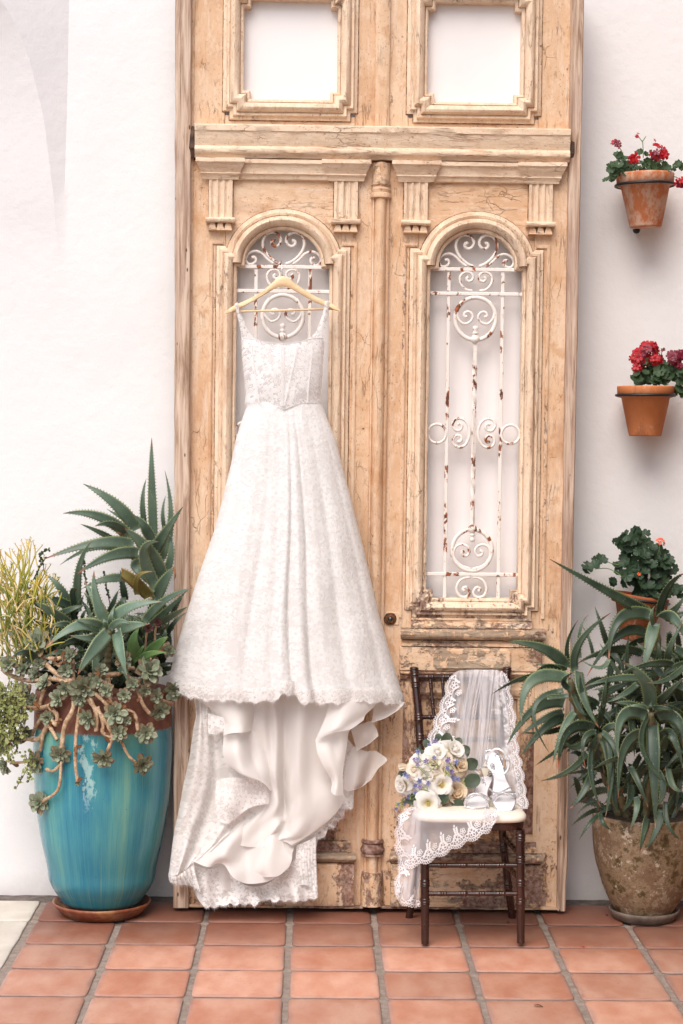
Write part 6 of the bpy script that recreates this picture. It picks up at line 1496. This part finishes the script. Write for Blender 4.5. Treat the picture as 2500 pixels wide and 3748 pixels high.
# pencil cactus, left
pc = thing('pencil_cactus', P(*z5(130, 1600), 7.2), 'yellow-green pencil cactus with thin forked twigs at the left edge of the picture', 'cactus')
pr_ = random.Random(12)
def twig(pts, r0, r1, mat='pencil', name='branch'):
    p = crv(pts, 8); mb = MB(); tube(mb, p, [r0+(r1-r0)*i/7 for i in range(8)], 6); return mb
def grow(mb, p, d, L, r, lev):
    d = d.normalized(); n = Vector((pr_.uniform(-.2, .2), pr_.uniform(-.2, .2), .15)); q = p+d*L*.5+n*L*.12; e = p+(d+n*.4).normalized()*L
    b = len(mb.uv); pts = crv([p, q, e], 6); tube(mb, pts, [r*(1-.05*i) for i in range(6)], 6, cap=False)
    for i in range(b, len(mb.uv)): mb.uv[i] = (.5, min(1, .25*(4-lev)-.1+.25*mb.uv[i][1]))
    if lev > 0:
        for k in range(pr_.choice((2, 2, 3))):
            a = Vector((pr_.uniform(-1, 1), pr_.uniform(-.6, .6), 0))*.55; grow(mb, pts[-1], (d+n*.3).normalized()+a, L*pr_.uniform(.5, .8), r*.72, lev-1)
    else:
        for k in range(3):
            a = Vector((pr_.uniform(-1, 1), pr_.uniform(-1, 1), .4)).normalized(); tube(mb, [pts[-1], pts[-1]+a*.010], [.0009, .0004], 4, cap=False)
for (x, y, tx, ty, lv) in ((150, 1500, 90, 900, 3), (60, 1500, 40, 1000, 3), (200, 1480, 200, 900, 3), (250, 1500, 330, 1050, 3), (100, 1560, 140, 1000, 3), (20, 1500, -30, 1050, 3), (180, 1560, 240, 1050, 3), (280, 1560, 370, 1200, 2), (120, 1600, 60, 1150, 3), (230, 1600, 300, 1180, 2), (60, 1650, 0, 1250, 3), (160, 1640, 190, 1200, 3), (310, 1600, 360, 1300, 2), (-20, 1600, -60, 1200, 3), (90, 1480, 130, 1080, 3), (220, 1450, 270, 1100, 2)):
    Y = pr_.uniform(7.12, 7.34); p = P(*z5(x, y), Y); t = P(*z5(tx, ty), Y+pr_.uniform(-.05, .05)); L = (t-p).length
    mb = MB(); grow(mb, p, t-p, L*.46, .0060, lv); mb.build('branch', M['pencil'], pc)
mb = MB(); mb2 = MB()
for k in range(260):
    x, y = pr_.uniform(-40, 400), pr_.uniform(1180, 1760); Y = pr_.uniform(7.06, 7.34); a = PI/2+pr_.gauss(.25, .55); L = pr_.uniform(60, 170)
    if x > 330 and y < 1300: continue
    p = P(*z5(x, y), Y); e = P(*z5(x+L*math.cos(a), y-L*math.sin(a)), Y-pr_.uniform(-.03, .06)); m = (p+e)/2+Vector((pr_.uniform(-.008, .008), 0, pr_.uniform(0, .012)))
    tube(mb if pr_.random() < .5 else mb2, crv([p, m, e], 5), [.0034, .0034, .0030, .0026, .0018], 5, cap=False)
mb.build('pale_twigs', M['pencil_pale'], pc, kind='stuff'); mb2.build('green_twigs', M['pencil'], pc, kind='stuff')
# variegated trailing bush
eb = thing('elephant_bush', P(*z6(120, 520), 7.12), 'trailing bush of tiny cream-edged leaves hanging over the left side of the turquoise planter', 'trailing plant')
tiny = MB(); tl = round_leaf('tiny', M['jade'], 1, .48, .3)
tv = [v.co.copy() for v in tl.vertices]; tf = [list(p.vertices) for p in tl.polygons]; tuv = {}
for p in tl.polygons:
    for li_, vi in zip(p.loop_indices, p.vertices): tuv[vi] = tuple(tl.uv_layers[0].data[li_].uv)
tuvs = [tuv.get(i, (.5, .5)) for i in range(len(tv))]
def tiny_leaf(mb, pos, nrm, s):
    Mx = frame(pos, nrm, Vector((pr_.uniform(-1, 1), pr_.uniform(-1, 1), pr_.uniform(-1, 1))), s); mb.add([Mx @ v for v in tv], tf, tuvs)
strands = []
for k in range(46):
    x0, y0 = pr_.uniform(-30, 230), pr_.uniform(360, 560); L = pr_.uniform(120, 420)
    if x0 > 170: L *= .6
    strands.append(([(x0, y0), (x0+pr_.uniform(-40, 30), y0+L*.5), (x0+pr_.uniform(-50, 50), min(y0+L, 930))], pr_.uniform(7.02, 7.2)))
strands += [([(215, 880), (190, 1010), (118, 1140)], 7.02), ([(235, 930), (225, 1020), (205, 1100)], 7.02), ([(180, 900), (200, 980), (190, 1040)], 7.04), ([(60, 900), (80, 940), (60, 960)], 7.05)]
for pts, Y in strands:
    p = crv([P(*z6(x, y), Y-.03*i) for i, (x, y) in enumerate(pts)], 12); mb = MB(); tube(mb, p, .0016, 5, cap=False); mb.build('trailing_stem', M['stem_dark'], eb)
    L = sum((b-a).length for a, b in zip(p, p[1:])); n = int(L/.0055)
    for i in range(n):
        q = p[min(int(i/n*11), 10)].lerp(p[min(int(i/n*11)+1, 11)], (i/n*11) % 1); nn = Vector((pr_.uniform(-1, 1), pr_.uniform(-1.4, .2), pr_.uniform(-.2, 1)))
        tiny_leaf(tiny, q+Vector((pr_.uniform(-.008, .008), pr_.uniform(-.01, .004), pr_.uniform(-.006, .006))), nn, pr_.uniform(.009, .0145))
tiny.build('tiny_leaves', M['jade'], eb, kind='stuff')
# a sprig of plain bush behind
sg = thing('jade_sprig', P(*z5(620, 1300), 7.3), 'thin upright sprigs with small round green leaves against the wall behind the aloes', 'plant')
for pts in ([(630, 1300), (615, 1120), (598, 985)], [(300, 1020), (290, 940), (348, 905)], [(190, 1300), (240, 1120), (330, 960)], [(790, 1300), (760, 1150), (752, 1070)]):
    p = crv([P(*z5(x, y), 7.32) for x, y in pts], 14); mb = MB(); tube(mb, p, .002, 5); mb.build('stem', M['stem_dark'], sg); lf = MB()
    for i in range(3, 14):
        for s in (-1, 1): tiny_leaf(lf, p[i], Vector((s*.8, -1, .4)), .010)
    lf.build('sprig_leaves', M['gleaf'], sg)

# ------------------------------------------------------------------ big aloe at the right
big = thing('sprawling_aloe', (QX, QY, .42), 'large sprawling dark green aloe with many toothed leaves spilling out of the worn olive planter', 'aloe plant')
kq = .00103/2.137; kr = .00103/2.24
R1 = [((590, 100), (410, -55), (105, -111), 100, 7.10, 6.98), ((580, 120), (500, 82), (340, 72), 46, 7.10, 7.04), ((570, 150), (420, 85), (290, 215), 46, 7.08, 6.98), ((560, 190), (300, 160), (0, 302), 58, 7.06, 6.94), ((600, 180), (310, 200), (232, 520), 112, 7.04, 6.92), ((650, 120), (690, -110), (930, -335), 72, 7.10, 7.06), ((615, 90), (590, -90), (676, -280), 44, 7.14, 7.14), ((560, 270), (330, 420), (460, 775), 46, 6.98, 6.90), ((570, 370), (330, 420), (120, 700), 92, 7.04, 6.94), ((570, 490), (420, 560), (215, 800), 84, 7.06, 6.96), ((650, 440), (550, 600), (475, 860), 62, 7.0, 6.92), ((680, 120), (720, 330), (835, 560), 84, 7.04, 6.96), ((600, 310), (440, 330), (640, 330), 40, 6.98, 6.92), ((620, 260), (560, 200), (640, 130), 60, 7.0, 6.96), ((560, 440), (400, 500), (200, 640), 60, 7.14, 7.1), ((560, 560), (420, 600), (240, 600), 50, 7.14, 7.1), ((640, 300), (700, 430), (760, 460), 50, 7.02, 6.98), ((690, 620), (540, 720), (340, 860), 60, 7.08, 7.0), ((560, 330), (420, 360), (270, 500), 70, 7.12, 7.06)]
R2 = [((800, 570), (600, 590), (518, 885), 96, 6.98, 6.90), ((745, 760), (600, 900), (388, 978), 64, 7.02, 6.94), ((820, 600), (720, 660), (732, 875), 48, 6.94, 6.88), ((880, 620), (925, 780), (905, 1080), 52, 6.96, 6.92), ((865, 640), (930, 900), (890, 1255), 74, 6.98, 6.92), ((780, 740), (780, 960), (850, 1180), 52, 6.96, 6.90), ((880, 590), (960, 545), (1060, 560), 62, 6.98, 6.94), ((840, 540), (885, 320), (920, 160), 56, 7.02, 7.02), ((810, 540), (720, 360), (690, 130), 82, 7.02, 7.0), ((800, 890), (720, 1060), (615, 1195), 64, 6.98, 6.92), ((850, 540), (845, 460), (855, 400), 44, 6.98, 6.94), ((760, 640), (640, 720), (560, 640), 50, 7.06, 7.0), ((860, 600), (960, 720), (968, 920), 50, 6.96, 6.90), ((820, 560), (700, 530), (540, 620), 56, 7.04, 7.0), ((820, 900), (740, 900), (560, 930), 46, 7.06, 7.04)]
R3 = [((1235, 420), (1200, 200), (1020, 50), 112, 7.0, 6.92), ((1275, 400), (1380, 290), (1510, 170), 84, 7.02, 6.94), ((1210, 440), (1090, 380), (962, 368), 62, 6.98, 6.90), ((1210, 470), (1020, 480), (990, 800), 104, 6.94, 6.86), ((1200, 620), (1040, 720), (990, 1112), 112, 6.96, 6.88), ((1255, 540), (1270, 880), (1280, 1355), 116, 6.94, 6.86), ((1290, 480), (1450, 500), (1500, 690), 114, 6.96, 6.88), ((1225, 480), (1190, 760), (1435, 1055), 60, 6.92, 6.86), ((1340, 620), (1420, 640), (1500, 890), 84, 6.98, 6.92), ((1080, 860), (1150, 1000), (1222, 1185), 54, 6.96, 6.90), ((1030, 800), (920, 820), (798, 882), 46, 6.92, 6.86), ((1260, 410), (1350, 410), (1440, 445), 42, 6.94, 6.90), ((1220, 420), (1150, 390), (1060, 398), 42, 6.94, 6.90), ((1140, 220), (1020, 310), (905, 362), 54, 7.02, 6.98), ((1220, 1260), (1190, 1380), (1156, 1545), 74, 6.98, 6.94), ((1330, 1200), (1290, 1360), (1205, 1515), 66, 6.98, 6.94), ((1360, 1140), (1380, 1320), (1480, 1445), 42, 6.98, 6.94), ((1130, 1100), (1130, 1220), (1078, 1365), 52, 6.98, 6.94), ((850, 1230), (870, 1310), (935, 1362), 40, 7.0, 6.98), ((840, 1240), (760, 1320), (684, 1440), 34, 7.02, 6.98), ((830, 1200), (720, 1250), (622, 1332), 38, 7.04, 7.0), ((830, 1150), (740, 1170), (660, 1255), 22, 7.04, 7.0), ((1380, 880), (1420, 1020), (1500, 1060), 60, 6.98, 6.94), ((1250, 430), (1240, 400), (1250, 350), 30, 6.96, 6.96), ((1290, 900), (1340, 1050), (1290, 1180), 70, 7.02, 7.0), ((1090, 1000), (1080, 1130), (1020, 1220), 70, 7.04, 7.0), ((980, 900), (960, 1100), (1000, 1225), 64, 7.04, 7.0)]
R4 = [((1310, 900), (1050, 930), (960, 1265), 112, 7.06, 6.96), ((1390, 930), (1500, 930), (1590, 1110), 112, 7.06, 6.96), ((1335, 960), (1290, 1150), (1235, 1385), 104, 7.02, 6.94), ((1330, 985), (1310, 900), (1340, 820), 42, 7.0, 6.98), ((1370, 900), (1440, 680), (1580, 555), 84, 7.10, 7.04), ((1290, 880), (980, 720), (475, 440), 92, 7.08, 6.92), ((1440, 900), (1520, 830), (1580, 740), 60, 7.12, 7.08), ((1280, 1060), (1050, 1060), (780, 1400), 84, 7.08, 7.0), ((960, 1260), (880, 1330), (722, 1258), 40, 6.96, 6.92), ((1240, 1215), (990, 1180), (720, 1290), 74, 7.10, 7.02), ((945, 1140), (900, 990), (845, 830), 48, 7.2, 7.18), ((725, 1250), (720, 1040), (792, 895), 32, 7.2, 7.2), ((830, 1230), (800, 1100), (740, 985), 30, 7.2, 7.2), ((1240, 1420), (1000, 1420), (780, 1480), 64, 7.06, 6.98), ((1490, 1310), (1300, 1300), (1035, 1388), 64, 7.0, 6.92), ((1580, 1320), (1430, 1430), (1270, 1452), 54, 7.0, 6.92), ((1440, 1270), (1470, 1140), (1565, 960), 56, 7.02, 6.96), ((1360, 1250), (1260, 1190), (1188, 1122), 40, 7.0, 6.96), ((925, 1650), (925, 1520), (962, 1400), 46, 6.98, 6.96), ((1110, 1380), (1110, 1200), (1125, 1060), 34, 7.06, 7.04), ((1370, 1300), (1370, 1180), (1360, 1090), 42, 7.0, 7.0), ((1100, 1450), (990, 1300), (885, 1130), 44, 7.06, 7.02), ((1450, 900), (1560, 890), (1600, 860), 50, 7.1, 7.1)]
for L_r, conv, kk in ((R1, zq, kq), (R2, zq, kq), (R3, zq, kq), (R4, zr, kr)):
    for b, m, t, w, Yb, Yt in L_r: px_leaf(big, conv, M['aloe_dark' if lr.random() < .55 else 'aloe'], (b, m, t, w*kk*1.18), Yb, Yt, bow=.025)
for k in range(225):
    x, y = lr.uniform(660, 1620), lr.uniform(-60, 1120); a = lr.uniform(0, 2*PI); L = lr.uniform(180, 420)
    if x < 900 and y < 250: continue
    t = (x+L*math.cos(a), y-L*math.sin(a)*.85+L*.12); m = ((x+t[0])/2, (y+t[1])/2-lr.uniform(10, 60)); Y = lr.uniform(7.08, 7.32)
    if t[0] < 560 or (t[0] < 1100 and t[1] < 60): continue
    px_leaf(big, zq, M['aloe_dark'], ((x, y), m, t, lr.uniform(50, 92)*kq), Y, Y-.05, ns=9)
for pts in ([(1000, 1260, 7.2), (800, 700, 7.16), (640, 330, 7.1), (610, 190, 7.08)], [(1060, 1260, 7.18), (930, 900, 7.1), (850, 620, 7.02)], [(1200, 1260, 7.16), (1260, 800, 7.08), (1245, 450, 7.0)], [(1250, 1260, 7.22), (1300, 500, 7.2), (1290, -200, 7.1)], [(1400, 1260, 7.24), (1450, 700, 7.2), (1480, 300, 7.14)]):
    stem(big, [P(*zq(x, y), Y) for x, y, Y in pts], .015, 'trunk', rings=1)

# ------------------------------------------------------------------ hanging pots
def gleaf_mesh(name, mat, seed):
    mb = MB(); r = random.Random(seed); n = 30; vs = [(0, 0, 0)]; uvs = [(.5, .3)]
    for ri, rr in enumerate((.45, .8, 1.0)):
        for k in range(n):
            a = -PI/2+.18+(2*PI-.36)*k/(n-1); lob = 1+.10*math.cos(a*7)+.05*math.cos(a*15+seed) if ri == 2 else 1
            z = .20*rr*rr+.07*math.cos(a*7)*rr+.05*r.uniform(-1, 1)*(ri == 2); vs.append((rr*lob*math.cos(a), rr*lob*math.sin(a), z)); uvs.append((.5+.5*rr*(ri == 2), .3+.3*rr))
    fs = [(0, 1+k, 2+k) for k in range(n-1)]+[(1+j*n+k, 1+(j+1)*n+k, 2+(j+1)*n+k, 2+j*n+k) for j in range(2) for k in range(n-1)]
    mb.add(vs, fs, uvs); return mb.mesh(name, mat)
GL = {m: [gleaf_mesh('leaf', M[m], s) for s in range(3)] for m in ('gleaf', 'gleaf_dark')}
def gflower(mat):
    mb = MB()
    for k in range(5):
        a = 2*PI*k/5; c, s = math.cos(a), math.sin(a); pts = [(.05, 0, 0), (.4, .26, .15), (.85, .34, .2), (1.05, 0, .12), (.85, -.34, .2), (.4, -.26, .15)]
        mb.add([(x*c-y*s, x*s+y*c, z) for x, y, z in pts], [(0, 1, 5), (1, 2, 4, 5), (2, 3, 4)])
    return mb.mesh('bloom', mat)
GF = {k: gflower(M[k]) for k in ('red', 'darkred', 'orange')}
def geranium(label, conv, kk, leaves, heads, stems, mat, Y, heads_mat='red', dens=1):
    g = thing('geranium', P(*conv(*leaves[0][:2]), Y), label, 'geranium', 'geraniums in the wall pots')
    r = random.Random(int(leaves[0][0]))
    for x, y, sp_x, sp_y, n, s in leaves:
        for k in range(int(n*dens)):
            px, py = x+r.uniform(-1, 1)*sp_x, y+r.uniform(-1, 1)*sp_y; yy = Y+r.uniform(-.07, .06); rad = s*kk*r.uniform(.7, 1.15)
            nv = Vector((r.uniform(-.8, .8), -1, r.uniform(-.1, 1.3)))
            inst('leaf', r.choice(GL[mat]), g, frame(P(*conv(px, py), yy), nv, Vector((r.uniform(-1, 1), 0, r.uniform(-.3, 1))), rad))
    for x, y, sp, n, s in heads:
        for k in range(n):
            a = r.uniform(0, 6.28); q = math.sqrt(r.random()); px, py = x+sp*q*math.cos(a), y+sp*q*math.sin(a)*.85
            nv = Vector((math.cos(a)*q, -1.1+q*.3, -math.sin(a)*q+.25))
            inst('bloom', GF[heads_mat if r.random() < .8 or heads_mat != 'red' else 'darkred'], g, frame(P(*conv(px, py), Y-.05-.03*(1-q)), nv, Vector((r.uniform(-1, 1), 0, 1)), s*kk*r.uniform(.8, 1.1)))
    for pts in stems:
        p = crv([P(*conv(x, y), Y-.02) for x, y in pts], 10); mb = MB(); tube(mb, p, .0017, 5); mb.build('stem', M['stem'], g)
    return g
kw_ = .00106/1.8075
YPOT = 7.385
def wallpot(label, top, bot, conv, rt, rb, ring_y, ring_label, mat, kk, tilt=0.0, knob=None):
    (cx, ty), (bx_, by) = top, bot
    T = P(*conv(cx, ty), YPOT); B = P(*conv(bx_, by), YPOT); ax = (T-B).normalized(); H = (T-B).length
    A = Vector((0, 0, 1)).rotation_difference(ax).to_matrix(); rt, rb = rt*kk, rb*kk; hb = H*.235
    pr = [(0, 0), (rb*.96, 0), (rb, .004), (lin([0, 1], [rb, rt*.93], (H-hb)/H*1.02), H-hb), (rt*.985, H-hb+.003), (rt*1.005, H-.006), (rt, H), (rt*.93, H), (rt*.90, H-.03), (rb*.9, H*.45), (0, H*.4)]
    p = pot('terracotta_pot', label, 'plant pot', B, pr, mat, (rt*.89, H-.022), 48, A, .006, 'terracotta pots on the wall')
    C = P(*conv(cx, ring_y), YPOT); br = thing('pot_ring', (C.x, WALLY, C.z), ring_label, 'bracket', 'pot rings on the wall')
    s = (C-B).dot(ax)/H; C = B+ax*((C-B).dot(ax)); rr = rt*.985+.004
    xa = A @ Vector((1, 0, 0)); ya = A @ Vector((0, 1, 0)); mb = MB()
    tube(mb, [C+(xa*math.cos(2*PI*k/40)+ya*math.sin(2*PI*k/40))*rr for k in range(41)], .0056, 8, cap=False); mb.build('ring', M['black'], br)
    mb = MB(); tube(mb, [C+ya*rr, Vector((C.x, WALLY-.004, C.z+.004)), Vector((C.x, WALLY-.004, C.z-.09))], .0045, 6); mb.build('arm', M['black'], br)
    if knob: 
        mb = MB(); c = P(*conv(*knob), WALLY-.045); tube(mb, [c, Vector((c.x, WALLY, c.z))], .005, 6); lathe(mb, c+Vector((0, 0, -.014)), [(0, 0), (.010, .003), (.0145, .011), (.0145, .018), (0, .019)], 14); mb.build('rest', M['black'], br)
    return p
wallpot('salt-stained terracotta pot in the topmost wall ring beside the door', (472, 428), (475, 780), zw, 189, 105, 503, 'black iron ring holding the topmost, salt-stained terracotta pot', M['clay_salt'], kw_, knob=(415, 800))
geranium('sparse geranium with single red blossoms in the topmost wall pot', zw, kw_, [(320, 395, 95, 40, 26, 30), (470, 380, 90, 45, 22, 30), (590, 390, 70, 30, 18, 28), (245, 430, 40, 40, 10, 26), (690, 368, 28, 20, 6, 26), (310, 320, 30, 26, 6, 28), (490, 300, 22, 20, 3, 26), (440, 290, 20, 12, 2, 24)],
    [(285, 226, 22, 4, 27), (400, 318, 22, 4, 34), (560, 290, 48, 13, 30), (600, 300, 14, 3, 30), (545, 252, 20, 4, 24), (425, 172, 14, 3, 13), (716, 475, 30, 8, 28), (528, 208, 8, 1, 16)],
    [[(460, 320), (458, 240), (455, 205)], [(455, 215), (435, 190), (420, 172)], [(455, 215), (468, 195), (478, 178)], [(330, 340), (318, 280), (290, 235)], [(560, 380), (570, 340), (560, 300)], [(650, 440), (690, 455), (720, 470)], [(620, 400), (650, 380), (690, 365)], [(520, 400), (560, 360), (590, 335)]], 'gleaf', YPOT-.02)
wallpot('clean orange terracotta pot in the middle wall ring beside the door', (476, 1832), (472, 2162), zw, 187, 107, 1893, 'black iron ring holding the middle, clean orange terracotta pot', M['clay'], kw_)
geranium('bushy geranium with dense red and maroon flower heads in the middle wall pot', zw, kw_, [(500, 1760, 90, 45, 28, 36), (620, 1740, 70, 60, 26, 38), (430, 1790, 36, 22, 8, 32), (700, 1790, 40, 70, 14, 36), (500, 1690, 50, 30, 8, 34), (720, 1880, 14, 30, 4, 28), (560, 1800, 70, 18, 10, 30)],
    [(440, 1640, 62, 24, 30), (500, 1590, 55, 20, 30), (545, 1650, 34, 9, 30), (425, 1705, 26, 6, 28), (520, 1560, 30, 8, 26)],
    [[(520, 1790), (500, 1710), (470, 1640)], [(560, 1780), (548, 1700), (550, 1650)], [(600, 1800), (650, 1760), (700, 1690)], [(640, 1790), (670, 1740), (723, 1720)], [(590, 1650), (580, 1610), (592, 1588)]], 'gleaf', YPOT-.02)
mar = geranium('maroon flower head of the middle geranium leaning out past the picture edge', zw, kw_, [(712, 1745, 12, 20, 3, 30)], [(665, 1640, 48, 18, 26), (710, 1625, 30, 12, 26), (590, 1588, 10, 3, 12), (700, 1700, 20, 5, 22)], [[(712, 1760), (690, 1700), (670, 1650)]], 'gleaf', YPOT-.03, 'darkred')
wallpot('stained brown terracotta pot in the lowest wall ring, half hidden by the sprawling aloe', (1222, 735), (1158, 1105), zr, 240, 112, 768, 'black iron ring holding the lowest terracotta pot behind the sprawling aloe', M['clay_dark'], kr)
geranium('large dark leafy geranium with few flowers in the lowest wall pot', zr, kr, [(1230, 480, 150, 150, 60, 50), (1180, 340, 110, 90, 26, 50), (1330, 640, 120, 90, 34, 48), (1130, 560, 110, 80, 22, 44), (1210, 240, 50, 26, 6, 52), (1450, 500, 50, 60, 8, 56), (900, 450, 60, 14, 4, 46), (810, 512, 50, 20, 4, 48), (1020, 310, 40, 20, 4, 40), (1500, 710, 50, 30, 5, 54), (1260, 740, 90, 50, 14, 44), (985, 640, 24, 30, 3, 34), (1400, 410, 40, 20, 4, 44)],
    [(1205, 566, 6, 2, 16), (1380, 300, 34, 5, 22)], [[(1100, 600), (960, 520), (860, 520)], [(1180, 500), (1000, 480), (900, 440)], [(1300, 500), (1370, 380), (1378, 320)], [(1230, 700), (1200, 560), (1180, 420)]], 'gleaf_dark', YPOT-.03, 'orange', 1.0)
# ------------------------------------------------------------------ litter on the floor
def G(px, py):
    d = FWD+(px-1250)/FPX*RIGHT-(py-1874)/FPX*UP; t = -CAMH/d.z; return Vector((0, 0, CAMH))+d*t
def bit(name, label, px, py, mat, l, w, a, cat):
    me = round_leaf(name, M[mat], l, w, .5); t = bpy.data.objects.new(name, me); COL.objects.link(t); p = G(px, py)
    t.location = (p.x, p.y, .0035); t.rotation_euler = (R(6), R(8), a); tag(t, label, cat)
bit('fallen_petal', 'single dark red petal fallen on the tile joint in front of the worn planter', 2138, 3474, 'red', .014, .006, .8, 'petal')
bit('dry_leaf', 'small brown dry leaf lying on a terracotta tile near the bottom edge', 1988, 3690, 'dryleaf', .030, .006, 1.5, 'leaf')
bit('dry_leaf', 'curled dry leaf bit on the tiles between the chair back legs', 1668, 3361, 'dryleaf', .018, .006, .3, 'leaf')
bit('dry_leaf', 'dark crumb of leaf on the tiles beside the right chair leg', 1863, 3380, 'dryleaf', .014, .007, 2.3, 'leaf')
bit('fallen_petal', 'red petal fallen on the floor at the foot of the worn planter saucer', 2222, 3356, 'darkred', .014, .006, .2, 'petal')
bit('fallen_petal', 'pale petal crumb lying on the tiles right of the worn planter joint', 2338, 3447, 'petal', .010, .004, 1.0, 'petal')
